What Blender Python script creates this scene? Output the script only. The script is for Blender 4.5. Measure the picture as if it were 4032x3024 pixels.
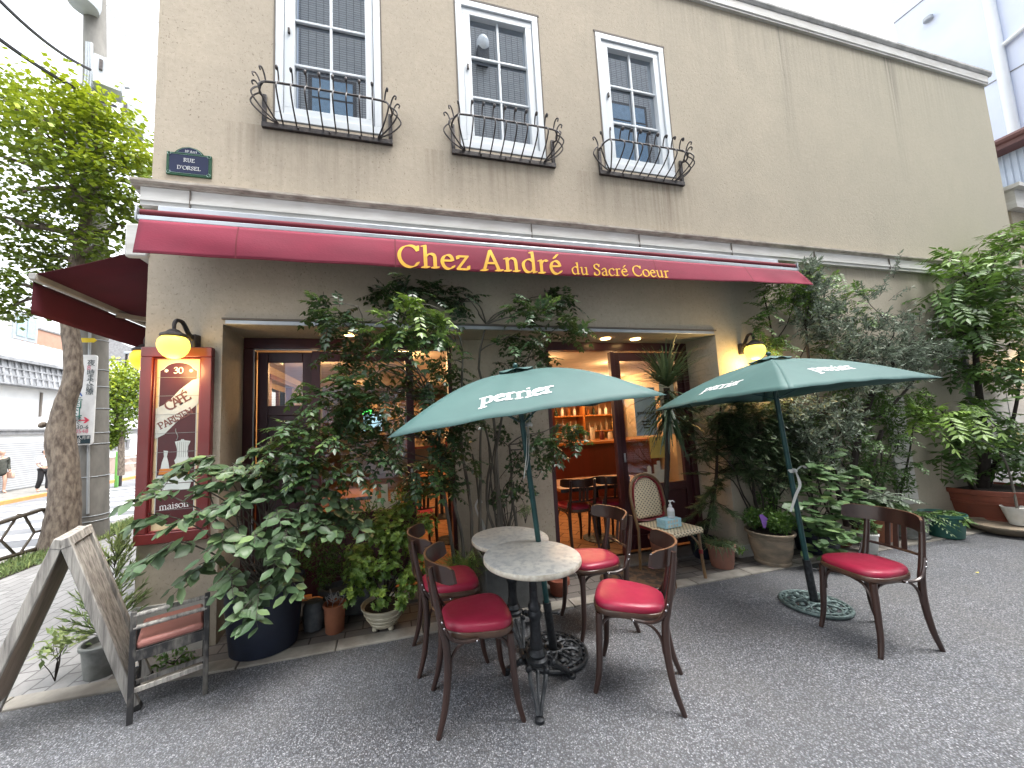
import bpy, math, random
import numpy as np
from mathutils import Vector, Matrix
from math import sin, cos, pi, radians as R

sc = bpy.context.scene
for o in list(bpy.data.objects): bpy.data.objects.remove(o)

# ------------------------------------------------------------------ camera
F_PX, YAW, PITCH, ROLL, CX, CY = 1408.5565, R(13.949849), R(5.26270143), R(-2.52384046), 1885.30961, 1537.37159
fwd = Vector((sin(YAW)*cos(PITCH), cos(YAW)*cos(PITCH), sin(PITCH)))
r0 = Vector((cos(YAW), -sin(YAW), 0)); u0 = r0.cross(fwd)
rgt = cos(ROLL)*r0 + sin(ROLL)*u0; up = -sin(ROLL)*r0 + cos(ROLL)*u0
CAMH = 1.5
cam = bpy.data.objects.new('camera', bpy.data.cameras.new('camera'))
sc.collection.objects.link(cam)
M = Matrix((rgt, up, -fwd)).transposed().to_4x4(); M.translation = Vector((0, 0, CAMH))
cam.matrix_world = M
cam.data.sensor_width = 36; cam.data.lens = F_PX/4032*36
cam.data.shift_x = (2016-CX)/4032; cam.data.shift_y = (CY-1512)/4032
cam.data.clip_start = .05; cam.data.clip_end = 500
sc.camera = cam

def _ray(px, py):           # survey helper: direction of a point measured in the photograph (2212 px wide copy)
    x, y = px*1.8228, py*1.8228
    return fwd + (x-CX)/F_PX*rgt - (y-CY)/F_PX*up
def at(px, py, Y):          # where that sight line meets the upright plane y = Y
    d = _ray(px, py); t = Y/d.y; return Vector((d.x*t, Y, CAMH+d.z*t))
def atx(px, py, X):
    d = _ray(px, py); t = X/d.x; return Vector((X, d.y*t, CAMH+d.z*t))
def gz(px, py, z=0.0):      # where it meets a level plane
    d = _ray(px, py); t = (z-CAMH)/d.z; return Vector((d.x*t, d.y*t, z))

# ------------------------------------------------------------------ light
w = bpy.data.worlds.new('World'); sc.world = w; w.use_nodes = True
nt = w.node_tree; bg = nt.nodes['Background']
SUN_EL, SUN_AZ = R(68), R(128)
sky = nt.nodes.new('ShaderNodeTexSky'); sky.sky_type = 'NISHITA'; sky.sun_disc = False
sky.sun_elevation = SUN_EL; sky.sun_rotation = SUN_AZ; sky.air_density = 1.6; sky.dust_density = 4
hs = nt.nodes.new('ShaderNodeHueSaturation'); hs.inputs['Saturation'].default_value = .22; hs.inputs['Value'].default_value = 1.0
nt.links.new(sky.outputs[0], hs.inputs['Color']); nt.links.new(hs.outputs[0], bg.inputs['Color'])
bg.inputs['Strength'].default_value = .15
sl = bpy.data.lights.new('sun', 'SUN'); sl.energy = 1.15; sl.angle = R(48); sl.color = (1, .97, .92)
so = bpy.data.objects.new('sun', sl); sc.collection.objects.link(so)
sd = Vector((sin(SUN_AZ)*cos(SUN_EL), cos(SUN_AZ)*cos(SUN_EL), sin(SUN_EL)))
so.rotation_euler = (-sd).to_track_quat('-Z', 'Y').to_euler(); so.location = sd*50
sc.view_settings.view_transform = 'Standard'; sc.view_settings.look = 'None'
sc.view_settings.exposure = 2.25; sc.view_settings.gamma = 1
sc.cycles.max_bounces = 7; sc.cycles.transparent_max_bounces = 12; sc.cycles.caustics_reflective = False; sc.cycles.caustics_refractive = False

# ------------------------------------------------------------------ materials
MATS = {}
def newmat(name):
    m = bpy.data.materials.new(name); m.use_nodes = True
    MATS[name] = m
    return m, m.node_tree, m.node_tree.nodes['Principled BSDF']
def N(t, kind, **kw):
    n = t.nodes.new(kind)
    for k, v in kw.items():
        if k.startswith('i_'):
            key = k[2:]
            n.inputs[int(key) if key.isdigit() else key].default_value = v
        else: setattr(n, k, v)
    return n
def rgba(c): return (c[0], c[1], c[2], 1)
def ramp(t, fac, stops):
    r = t.nodes.new('ShaderNodeValToRGB'); e = r.color_ramp.elements
    while len(e) < len(stops): e.new(.5)
    for i, (p, c) in enumerate(stops):
        e[i].position = p; e[i].color = rgba(c) if hasattr(c, '__len__') else (c, c, c, 1)
    t.links.new(fac, r.inputs[0]); return r.outputs[0]
def mix(t, f, a, b, mode='MIX'):
    m = t.nodes.new('ShaderNodeMix'); m.data_type = 'RGBA'; m.blend_type = mode
    for s, v in ((0, f), (6, a), (7, b)):
        if hasattr(v, 'links'): t.links.new(v, m.inputs[s])
        else: m.inputs[s].default_value = v if s == 0 else rgba(v)
    return m.outputs[2]
def coords(t, scale=(1, 1, 1)):
    tc = t.nodes.new('ShaderNodeTexCoord'); mp = t.nodes.new('ShaderNodeMapping')
    mp.inputs['Scale'].default_value = scale
    t.links.new(tc.outputs['Object'], mp.inputs[0]); return mp.outputs[0]
def noise(t, co, s, detail=4, rough=.6):
    n = N(t, 'ShaderNodeTexNoise'); n.inputs['Scale'].default_value = s; n.inputs['Detail'].default_value = detail
    n.inputs['Roughness'].default_value = rough; t.links.new(co, n.inputs['Vector']); return n.outputs[0]
def bump(t, b, h, strength, dist=.01):
    n = t.nodes.new('ShaderNodeBump'); n.inputs['Strength'].default_value = strength; n.inputs['Distance'].default_value = dist
    t.links.new(h, n.inputs['Height']); t.links.new(n.outputs[0], b.inputs['Normal'])
def mat(name, c, r=.6, m=0., c2=None, s=8., stretch=(1, 1, 1), bmp=0., lo=.35, hi=.65, spec=.5, bs=None, coat=0, rvar=0):
    mt, t, b = newmat(name)
    b.inputs['Roughness'].default_value = r; b.inputs['Metallic'].default_value = m
    b.inputs['Specular IOR Level'].default_value = spec; b.inputs['Coat Weight'].default_value = coat
    if c2 is None: c2 = tuple(x*.82 for x in c)
    co = coords(t, stretch); n = noise(t, co, s)
    col = ramp(t, n, [(lo, c), (hi, c2)])
    t.links.new(col, b.inputs['Base Color'])
    if bmp: bump(t, b, noise(t, co, bs or s*3), bmp)
    if rvar:
        rr = ramp(t, noise(t, co, s*1.7), [(.3, r-rvar), (.7, r+rvar)]); t.links.new(rr, b.inputs['Roughness'])
    return mt
def emit(name, c, s, base=None):
    mt, t, b = newmat(name); b.inputs['Base Color'].default_value = rgba(base or c)
    b.inputs['Emission Color'].default_value = rgba(c); b.inputs['Emission Strength'].default_value = s
    return mt

# wall render: warm beige, pitted, rain-streaked
def stucco():
    mt, t, b = newmat('stucco')
    b.inputs['Roughness'].default_value = .9; b.inputs['Specular IOR Level'].default_value = .25
    co = coords(t); n1 = noise(t, co, .9, 5); n2 = noise(t, co, 22, 5, .7)
    col = ramp(t, n1, [(.3, (.53, .462, .368)), (.7, (.455, .40, .325))])
    col = mix(t, ramp(t, n2, [(.35, 0.), (.75, .4)]), col, (.33, .285, .215)); col = mix(t, ramp(t, noise(t, co, 3.2, 6, .7), [(.45, 0.), (.7, .45)]), col, (.38, .335, .27))
    pit = noise(t, coords(t, (1, 1, .8)), 55, 4, .65)
    pitf = ramp(t, pit, [(.585, 0.), (.68, .85)])
    big = ramp(t, noise(t, co, 2.2, 3), [(.4, .25), (.65, 1.)])
    pf = N(t, 'ShaderNodeMath', operation='MULTIPLY'); t.links.new(pitf, pf.inputs[0]); t.links.new(big, pf.inputs[1])
    col = mix(t, pf.outputs[0], col, (.15, .125, .09))
    st = noise(t, coords(t, (5, 5, .35)), 1.6, 6, .65)
    col = mix(t, ramp(t, st, [(.60, 0.), (.80, .25)]), col, (.19, .18, .14))
    # green grey algae towards the far end of the wall
    sx = N(t, 'ShaderNodeSeparateXYZ'); t.links.new(co, sx.inputs[0])
    ma = N(t, 'ShaderNodeMapRange'); ma.inputs[1].default_value = -2; ma.inputs[2].default_value = 5; ma.inputs[4].default_value = .6
    t.links.new(sx.outputs[0], ma.inputs[0])
    col = mix(t, ma.outputs[0], col, (.39, .385, .31))
    # rust and rain runs under the iron boxes and the coping joints (local x of the wall = world x - 3.7)
    def maprange(src, a, b_, c, d):
        m_ = N(t, 'ShaderNodeMapRange'); m_.inputs[1].default_value = a; m_.inputs[2].default_value = b_; m_.inputs[3].default_value = c; m_.inputs[4].default_value = d; t.links.new(src, m_.inputs[0]); return m_.outputs[0]
    def mul(a, b_):
        m_ = N(t, 'ShaderNodeMath', operation='MULTIPLY'); t.links.new(a, m_.inputs[0]); t.links.new(b_, m_.inputs[1]); return m_.outputs[0]
    run = noise(t, coords(t, (9, 9, .25)), 2.4, 5, .6); runf = ramp(t, run, [(.40, 0.), (.72, 1.)])
    for x0, x1, zt, ln, amt, cc in ((-5.15, -3.6, 4.05, .75, .5, (.20, .155, .11)), (-3.55, -2.0, 4.05, .7, .5, (.20, .155, .11)), (-1.95, -.2, 4.05, .75, .5, (.20, .155, .11)), (-1.5, 5.6, 6.48, 1.2, .35, (.17, .165, .135)), (-5.6, 5.6, 3.24, .25, .4, (.22, .19, .15)), (-.9, -.55, 4.05, 1.0, .8, (.2, .15, .11)), (1.15, 1.4, 6.48, 2.2, .9, (.15, .15, .125)), (3.2, 3.45, 6.48, 2.0, .9, (.15, .15, .125)), (.02, .12, 3.2, 1.5, .5, (.2, .19, .16))):
        xc, hw_ = (x0+x1)/2, (x1-x0)/2
        dx = N(t, 'ShaderNodeMath', operation='SUBTRACT'); t.links.new(sx.outputs[0], dx.inputs[0]); dx.inputs[1].default_value = xc
        ab_ = N(t, 'ShaderNodeMath', operation='ABSOLUTE'); t.links.new(dx.outputs[0], ab_.inputs[0])
        fx_ = maprange(ab_.outputs[0], hw_*.6, hw_, 1, 0); fz = maprange(sx.outputs[2], zt-ln, zt, 0, amt)
        lt = N(t, 'ShaderNodeMath', operation='LESS_THAN'); t.links.new(sx.outputs[2], lt.inputs[0]); lt.inputs[1].default_value = zt+.01
        col = mix(t, mul(mul(mul(fx_, fz), lt.outputs[0]), runf), col, cc)
    t.links.new(col, b.inputs['Base Color'])
    h = N(t, 'ShaderNodeMath', operation='SUBTRACT'); t.links.new(n2, h.inputs[0]); t.links.new(pitf, h.inputs[1])
    bump(t, b, h.outputs[0], .5, .006)
stucco()
mat('white_trim', (.62, .62, .60), .55, c2=(.50, .49, .46), s=3, stretch=(1, 1, 4), bmp=.05)
mat('cornice_dirty', (.50, .46, .40), .75, c2=(.27, .235, .2), s=2.5, stretch=(3, 3, 12), bmp=.2)
mat('coping_grey', (.52, .52, .51), .8, c2=(.34, .34, .33), s=6, bmp=.3)
mat('seal_grey', (.16, .14, .12), .8)
mat('pvc_white', (.68, .72, .76), .35, c2=(.62, .67, .71), s=2)
mat('iron', (.026, .026, .030), .5, .5, c2=(.06, .05, .047), s=25, bmp=.3)
mat('iron_black', (.022, .024, .028), .42, .6, c2=(.05, .055, .06), s=30, bmp=.35)
mat('iron_verdigris', (.07, .10, .10), .5, .4, c2=(.17, .24, .23), s=35, bmp=.35)
mat('awning_cloth', (.255, .017, .048), .8, c2=(.150, .014, .034), s=1.2, lo=.3, hi=.75, stretch=(1, 1, 2), bmp=.15, bs=60)
mat('awning_shaded', (.085, .006, .018), .85, c2=(.065, .005, .014), s=3)  # same cloth on the side awning, with its shade put into the colour
mat('awning_dark', (.16, .010, .024), .8, c2=(.13, .01, .02), s=3)
mat('alu', (.48, .51, .54), .4, .6, c2=(.38, .41, .44), s=5)
mat('frame_wine', (.070, .018, .022), .35, c2=(.045, .012, .018), s=6, stretch=(1, 1, .2), coat=.2)
mat('sign_wood', (.17, .022, .022), .32, c2=(.12, .015, .016), s=8, stretch=(1, 1, .2), coat=.3)
mat('sign_cream', (.74, .62, .38), .4); mat('sign_maroon', (.07, .012, .016), .35)
mat('sign_white', (.62, .66, .64), .4, c2=(.5, .56, .55), s=12); mat('sign_line', (.30, .32, .32), .4)
mat('sign_letter', (.18, .07, .06), .5); mat('sign_amber', (.60, .22, .03), .4, c2=(.45, .12, .03))
mat('letter_yellow', (.85, .47, .035), .7, c2=(.75, .40, .05)); mat('letter_white', (.82, .84, .84), .65)
mat('plaque_blue', (.014, .022, .065), .55, spec=.25); mat('plaque_green', (.012, .075, .035), .5, spec=.3); mat('plaque_line', (.35, .55, .5), .3)
mat('vinyl_red', (.38, .022, .062), .38, c2=(.31, .017, .048), s=7, spec=.5, bmp=.10, bs=22, rvar=.08)
mat('chair_wood', (.055, .026, .019), .30, c2=(.030, .015, .012), s=9, stretch=(1, 1, .25), bmp=.08, coat=.25)
mat('arm_grey', (.34, .33, .31), .5, .2); mat('chair_ring', (.11, .058, .036), .32, c2=(.06, .032, .022), s=9, coat=.25)
mat('chair_edge', (.20, .10, .05), .4, c2=(.10, .05, .03), s=14)
mat('screw', (.6, .6, .62), .25, 1.)
mat('table_edge', (.74, .70, .60), .45, c2=(.5, .43, .33), s=20)
mat('umbrella_pole', (.012, .055, .055), .35, .2, c2=(.02, .08, .08), s=20)
mat('umbrella_cloth', (.062, .138, .130), .62, c2=(.050, .115, .110), s=3, bmp=.12, bs=9)
mat('ribbon', (.70, .74, .72), .6); mat('plastic_white', (.8, .82, .84), .3); mat('label_blue', (.32, .6, .72), .5, c2=(.45, .72, .8), s=30)
mat('black_pot', (.008, .013, .028), .45, c2=(.013, .019, .038), s=5, bmp=.1)
mat('terracotta', (.33, .125, .062), .75, c2=(.27, .10, .055), s=10, bmp=.15)
mat('terracotta_pink', (.30, .14, .10), .8, c2=(.24, .12, .09), s=10, bmp=.15)
mat('terracotta_red', (.24, .065, .035), .7, c2=(.17, .05, .03), s=5, bmp=.1)
mat('weathered_pot', (.31, .24, .17), .85, c2=(.17, .145, .11), s=7, stretch=(1, 1, 2), bmp=.3)
mat('cream_glaze', (.56, .53, .41), .35, c2=(.42, .38, .28), s=9, stretch=(1, 1, 6), coat=.3)
mat('grey_pot', (.28, .29, .28), .8, c2=(.17, .18, .17), s=10, bmp=.2)
mat('white_pot', (.66, .67, .64), .6, c2=(.5, .5, .46), s=6)
mat('green_pot', (.03, .12, .095), .45, c2=(.02, .085, .07), s=5)
mat('stone_grey', (.12, .13, .14), .75, c2=(.07, .08, .09), s=15, bmp=.3)
mat('soil', (.035, .025, .018), .95, c2=(.015, .011, .009), s=60, bmp=1.)
mat('bark', (.20, .165, .13), .92, c2=(.065, .048, .038), s=20, stretch=(1.2, 1.2, .4), bmp=1.6, bs=17, lo=.36, hi=.66)
mat('bark_smooth', (.13, .12, .10), .8, c2=(.06, .055, .045), s=20, stretch=(1, 1, .2), bmp=.3)
mat('bark_dark', (.035, .027, .022), .85, c2=(.02, .015, .012), s=20, bmp=.4)
mat('grey_wood', (.44, .42, .385), .8, c2=(.17, .16, .15), s=7, stretch=(7, 7, .5), bmp=.5, lo=.38, hi=.66)
mat('brown_wood', (.27, .20, .155), .65, c2=(.19, .135, .10), s=5, stretch=(5, 5, .5), bmp=.2)
mat('worn_black', (.028, .028, .030), .5, c2=(.20, .19, .17), s=16, stretch=(1, 1, .35), lo=.48, hi=.70, bmp=.2)
mat('pink_vinyl', (.36, .155, .13), .35, c2=(.30, .12, .10), s=4)
mat('rubber', (.012, .012, .012), .7)
mat('concrete', (.22, .215, .20), .85, c2=(.14, .138, .13), s=5, stretch=(1, 1, .4), bmp=.25)
mat('concrete_dark', (.19, .18, .165), .85, c2=(.13, .12, .11), s=5, bmp=.2)
mat('conc_box', (.13, .135, .135), .9, c2=(.09, .095, .095), s=12, bmp=.3)
mat('metal_box', (.38, .41, .44), .5, .2, c2=(.30, .33, .36), s=3)
mat('cable', (.02, .02, .03), .6); mat('rail_brown', (.10, .085, .065), .5, .3, c2=(.06, .05, .04), s=30)
mat('green_rail', (.13, .36, .08), .5); mat('paint_white', (.62, .63, .65), .8, c2=(.50, .51, .53), s=8)
mat('paint_orange', (.65, .30, .10), .8); mat('plaster_white', (.66, .67, .67), .85, c2=(.56, .57, .58), s=1.3)
mat('grey_stone_trim', (.25, .255, .26), .8, c2=(.17, .17, .18), s=5); mat('orange_wall', (.42, .24, .175), .85, c2=(.36, .21, .15), s=3)
mat('pale_blue_wall', (.62, .68, .82), .8, c2=(.56, .62, .76), s=.8); mat('corrugated', (.50, .57, .68), .6, c2=(.42, .49, .60), s=2)
mat('roof_brown', (.12, .05, .045), .6); mat('shutter', (.50, .51, .53), .5, c2=(.42, .43, .45), s=1, stretch=(1, 1, 3))
mat('skin', (.52, .32, .24), .55); mat('hair_black', (.012, .010, .010), .5); mat('cloth_white', (.75, .76, .82), .85)
mat('cloth_black', (.015, .015, .018), .85); mat('cloth_dark', (.03, .035, .03), .9, c2=(.06, .06, .05), s=20); mat('bag_dark', (.03, .035, .045), .6)
mat('bag_tan', (.55, .36, .28), .7); mat('orange_box', (.55, .26, .05), .6)
mat('int_ceiling', (.50, .41, .32), .9); mat('int_wall', (.55, .42, .27), .85, c2=(.48, .36, .22), s=2)
mat('int_wood', (.14, .022, .014), .35, c2=(.09, .016, .010), s=4, stretch=(1, 1, .15), coat=.2)
mat('table_wood', (.48, .17, .035), .3, c2=(.38, .12, .025), s=3, stretch=(.3, 4, 1), coat=.3)
mat('int_floor', (.42, .20, .08), .45, c2=(.32, .14, .055), s=1.5)
mat('paper', (.72, .68, .55), .8); mat('paper_yellow', (.75, .55, .14), .8); mat('paper_blue', (.34, .48, .58), .7)
mat('bottle_amber', (.25, .08, .015), .15); mat('bottle_dark', (.015, .03, .015), .1); mat('bottle_clear', (.65, .6, .5), .15); mat('brass', (.55, .35, .12), .25, 1.)
mat('photo_dark', (.10, .07, .05), .5, c2=(.45, .33, .2), s=9, lo=.45, hi=.55)
mat('leaf_litter', (.65, .55, .1), .7); mat('mat_coir', (.11, .065, .035), .95, c2=(.035, .025, .02), s=14, bmp=.6, lo=.45, hi=.55)
mat('purple', (.22, .10, .42), .5); mat('cane', (.22, .13, .06), .3, c2=(.13, .075, .035), s=12, stretch=(1, 1, .4), coat=.3)
mat('burgundy_wrap', (.20, .012, .018), .35); mat('oldplaster', (.5, .49, .46), .9)
mat('petal', (.55, .60, .38), .8)
emit('lamp_glow', (1., .70, .10), .55, (.5, .32, .05)); emit('lamp_dim', (1., .50, .03), .30, (.5, .26, .03))
emit('bulb_warm', (1., .72, .40), 9); emit('bulb_soft', (1., .62, .25), 2.2); emit('exit_green', (.25, 1., .4), 1.2); emit('screen', (.40, .70, .85), .30); emit('neon_green', (.1, 1., .15), .8)

def special():
    # exposed-aggregate asphalt
    mt, t, b = newmat('asphalt'); co = coords(t)
    v = N(t, 'ShaderNodeTexVoronoi'); v.inputs['Scale'].default_value = 140; t.links.new(co, v.inputs['Vector'])
    sx = N(t, 'ShaderNodeSeparateColor'); t.links.new(v.outputs['Color'], sx.inputs[0])
    col = ramp(t, sx.outputs[0], [(.0, (.085, .09, .105)), (.35, (.165, .175, .20)), (.65, (.255, .267, .295)), (.88, (.35, .362, .39)), (.99, (.55, .56, .59))])
    edge = ramp(t, v.outputs['Distance'], [(.25, 0.), (.62, .8)])
    col = mix(t, edge, col, (.042, .043, .046))
    pn = noise(t, co, .55, 4); col = mix(t, ramp(t, pn, [(.42, .0), (.60, .32)]), col, (.085, .087, .092), 'MIX')
    dn = noise(t, co, 3, 5); col = mix(t, ramp(t, dn, [(.45, .0), (.7, .35)]), col, (.12, .118, .115), 'MIX')
    sy = N(t, 'ShaderNodeSeparateXYZ'); t.links.new(co, sy.inputs[0]); gm = N(t, 'ShaderNodeMapRange'); gm.inputs[1].default_value = 1.9; gm.inputs[2].default_value = 2.76; gm.inputs[4].default_value = 1.; t.links.new(sy.outputs[1], gm.inputs[0])
    gn = N(t, 'ShaderNodeMath', operation='MULTIPLY'); t.links.new(gm.outputs[0], gn.inputs[0]); t.links.new(ramp(t, noise(t, co, 1.8, 6), [(.3, .05), (.6, .45)]), gn.inputs[1])
    col = mix(t, gn.outputs[0], col, (.055, .055, .055))      # dirt gathered along the gutter
    t.links.new(col, b.inputs['Base Color']); b.inputs['Roughness'].default_value = .62; b.inputs['Specular IOR Level'].default_value = .45
    h = N(t, 'ShaderNodeMath', operation='SUBTRACT'); h.inputs[0].default_value = 1; t.links.new(v.outputs['Distance'], h.inputs[1])
    bump(t, b, h.outputs[0], .55, .006)
    mat('asphalt_road', (.17, .175, .185), .8, c2=(.125, .13, .14), s=2.5, bmp=.3, bs=150)
    # pavers
    def pavers(name, sc_, c1, c2, mort, rot=0):
        mt, t, b = newmat(name); co = coords(t)
        mp = N(t, 'ShaderNodeMapping'); mp.inputs['Rotation'].default_value = (0, 0, rot); t.links.new(co, mp.inputs[0])
        br = N(t, 'ShaderNodeTexBrick'); br.inputs['Scale'].default_value = sc_
        br.inputs['Mortar Size'].default_value = .025; br.inputs['Brick Width'].default_value = 1.; br.inputs['Row Height'].default_value = .5
        br.inputs['Color1'].default_value = rgba(c1); br.inputs['Color2'].default_value = rgba(c2); br.inputs['Mortar'].default_value = rgba(mort)
        t.links.new(mp.outputs[0], br.inputs['Vector'])
        col = mix(t, ramp(t, noise(t, co, 4, 5), [(.3, .0), (.75, .55)]), br.outputs['Color'], tuple(x*.55 for x in c1))
        col = mix(t, ramp(t, noise(t, co, 60, 3), [(.4, .0), (.75, .3)]), col, tuple(x*.5 for x in c1))
        t.links.new(col, b.inputs['Base Color']); b.inputs['Roughness'].default_value = .8
        h = N(t, 'ShaderNodeMath', operation='SUBTRACT'); h.inputs[0].default_value = 1; t.links.new(br.outputs['Fac'], h.inputs[1])
        bump(t, b, h.outputs[0], .8, .006)
    pavers('pavers_front', 4.2, (.20, .18, .165), (.145, .135, .125), (.035, .032, .03))
    pavers('pavers_walk', 4.6, (.31, .305, .30), (.25, .245, .24), (.11, .105, .105), R(90))
    pavers('floor_tiles', 3.2, (.50, .24, .10), (.42, .19, .07), (.12, .05, .02), R(45))
    mat('kerb_stone', (.33, .31, .27), .85, c2=(.22, .20, .175), s=7, bmp=.25)
    # marble table top
    mt, t, b = newmat('marble'); co = coords(t)
    n1 = noise(t, co, 28, 3, .6); n2 = noise(t, co, 5, 4)
    col = ramp(t, n1, [(.38, (.50, .50, .48)), (.50, (.70, .68, .62)), (.75, (.80, .78, .72))])
    col = mix(t, ramp(t, n2, [(.4, .0), (.65, .6)]), col, (.44, .45, .45))
    t.links.new(col, b.inputs['Base Color']); b.inputs['Roughness'].default_value = .38
    # glass
    for nm, refl, tint in (('glass_upper', .42, (.035, .045, .055)), ('glass_shop', .16, None), ('glass_dark', .3, (.05, .06, .07))):
        mt = bpy.data.materials.new(nm); mt.use_nodes = True; MATS[nm] = mt; t = mt.node_tree; t.nodes.clear()
        out = t.nodes.new('ShaderNodeOutputMaterial'); g = t.nodes.new('ShaderNodeBsdfGlossy'); g.inputs['Roughness'].default_value = .01
        g.inputs['Color'].default_value = (.85, .92, 1, 1)
        if tint: a = t.nodes.new('ShaderNodeBsdfDiffuse'); a.inputs[0].default_value = rgba(tint)
        else: a = t.nodes.new('ShaderNodeBsdfTransparent'); a.inputs[0].default_value = (.96, .96, .95, 1)
        fr = t.nodes.new('ShaderNodeFresnel'); fr.inputs[0].default_value = 1.5
        ad = N(t, 'ShaderNodeMath', operation='ADD', use_clamp=True); ad.inputs[1].default_value = refl; t.links.new(fr.outputs[0], ad.inputs[0])
        ms = t.nodes.new('ShaderNodeMixShader'); t.links.new(ad.outputs[0], ms.inputs[0]); t.links.new(a.outputs[0], ms.inputs[1]); t.links.new(g.outputs[0], ms.inputs[2])
        t.links.new(ms.outputs[0], out.inputs[0])
    # small wall tiles of the house opposite
    mt, t, b = newmat('wall_tiles'); tc = t.nodes.new('ShaderNodeTexCoord'); s_ = N(t, 'ShaderNodeSeparateXYZ'); t.links.new(tc.outputs['Object'], s_.inputs[0])
    cb = N(t, 'ShaderNodeCombineXYZ'); t.links.new(s_.outputs[0], cb.inputs[0]); t.links.new(s_.outputs[2], cb.inputs[1])
    br = N(t, 'ShaderNodeTexBrick'); br.offset = 0; br.inputs['Scale'].default_value = 4; br.inputs['Brick Width'].default_value = .8; br.inputs['Row Height'].default_value = .28
    br.inputs['Mortar Size'].default_value = .03; br.inputs['Color1'].default_value = (.24, .24, .245, 1); br.inputs['Color2'].default_value = (.29, .29, .29, 1); br.inputs['Mortar'].default_value = (.04, .04, .042, 1)
    t.links.new(cb.outputs[0], br.inputs['Vector']); t.links.new(br.outputs['Color'], b.inputs['Base Color']); b.inputs['Roughness'].default_value = .4
    # roof tiles
    mt, t, b = newmat('roof_tiles'); co = coords(t); col = ramp(t, noise(t, co, 3, 5), [(.35, (.16, .165, .175)), (.65, (.30, .31, .33))])
    t.links.new(col, b.inputs['Base Color']); b.inputs['Roughness'].default_value = .5
    # stone plinth
    mt, t, b = newmat('rubble'); co = coords(t); v = N(t, 'ShaderNodeTexVoronoi'); v.inputs['Scale'].default_value = 3.5; t.links.new(co, v.inputs['Vector'])
    s2 = N(t, 'ShaderNodeSeparateColor'); t.links.new(v.outputs['Color'], s2.inputs[0])
    col = ramp(t, s2.outputs[0], [(0, (.22, .16, .13)), (1, (.38, .31, .27))]); t.links.new(col, b.inputs['Base Color']); b.inputs['Roughness'].default_value = .85
    # woven seat: cream with dark dots
    mt, t, b = newmat('weave'); tc = t.nodes.new('ShaderNodeTexCoord')
    mp = N(t, 'ShaderNodeMapping'); t.links.new(tc.outputs['UV'], mp.inputs[0]); mp.inputs['Rotation'].default_value = (0, 0, R(45))
    sp = N(t, 'ShaderNodeSeparateXYZ'); t.links.new(mp.outputs[0], sp.inputs[0]); fs = []
    for k in (0, 1):
        m1 = N(t, 'ShaderNodeMath', operation='FRACT'); t.links.new(sp.outputs[k], m1.inputs[0])
        m2 = N(t, 'ShaderNodeMath', operation='LESS_THAN'); t.links.new(m1.outputs[0], m2.inputs[0]); m2.inputs[1].default_value = .42; fs.append(m2)
    ml = N(t, 'ShaderNodeMath', operation='MULTIPLY'); t.links.new(fs[0].outputs[0], ml.inputs[0]); t.links.new(fs[1].outputs[0], ml.inputs[1])
    col = mix(t, ml.outputs[0], (.68, .58, .40), (.028, .012, .012)); t.links.new(col, b.inputs['Base Color']); b.inputs['Roughness'].default_value = .45
    # leaves
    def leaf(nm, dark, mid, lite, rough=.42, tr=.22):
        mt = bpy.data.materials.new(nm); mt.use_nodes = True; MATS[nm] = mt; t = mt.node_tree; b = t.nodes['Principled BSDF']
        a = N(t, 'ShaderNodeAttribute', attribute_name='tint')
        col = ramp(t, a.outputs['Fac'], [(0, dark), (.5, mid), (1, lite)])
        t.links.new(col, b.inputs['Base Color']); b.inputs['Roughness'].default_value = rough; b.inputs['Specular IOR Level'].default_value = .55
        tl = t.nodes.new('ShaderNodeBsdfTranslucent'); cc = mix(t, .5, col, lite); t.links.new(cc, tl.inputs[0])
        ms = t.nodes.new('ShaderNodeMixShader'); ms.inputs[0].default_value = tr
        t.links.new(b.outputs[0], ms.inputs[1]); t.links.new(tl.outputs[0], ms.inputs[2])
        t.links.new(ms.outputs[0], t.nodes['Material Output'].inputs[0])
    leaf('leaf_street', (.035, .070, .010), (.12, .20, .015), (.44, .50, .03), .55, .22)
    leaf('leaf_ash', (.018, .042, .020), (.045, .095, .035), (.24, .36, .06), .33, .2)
    leaf('leaf_big', (.045, .088, .040), (.088, .152, .070), (.22, .32, .13), .45, .2)
    leaf('leaf_azalea', (.04, .085, .018), (.10, .19, .035), (.30, .42, .07), .45, .25)
    leaf('leaf_dark', (.03, .06, .028), (.07, .12, .05), (.17, .24, .09), .5, .15)
    leaf('leaf_olive', (.065, .10, .06), (.14, .19, .125), (.34, .40, .32), .45, .15)
    leaf('leaf_garden', (.035, .085, .022), (.08, .17, .035), (.22, .36, .06), .45, .25)
    leaf('leaf_yucca', (.03, .06, .03), (.06, .10, .045), (.16, .20, .09), .4, .1)
    leaf('leaf_juniper', (.06, .12, .045), (.16, .24, .09), (.38, .44, .16), .6, .25)
    leaf('leaf_hydrangea', (.05, .11, .04), (.11, .20, .08), (.28, .40, .15), .5, .25)
special()

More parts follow.
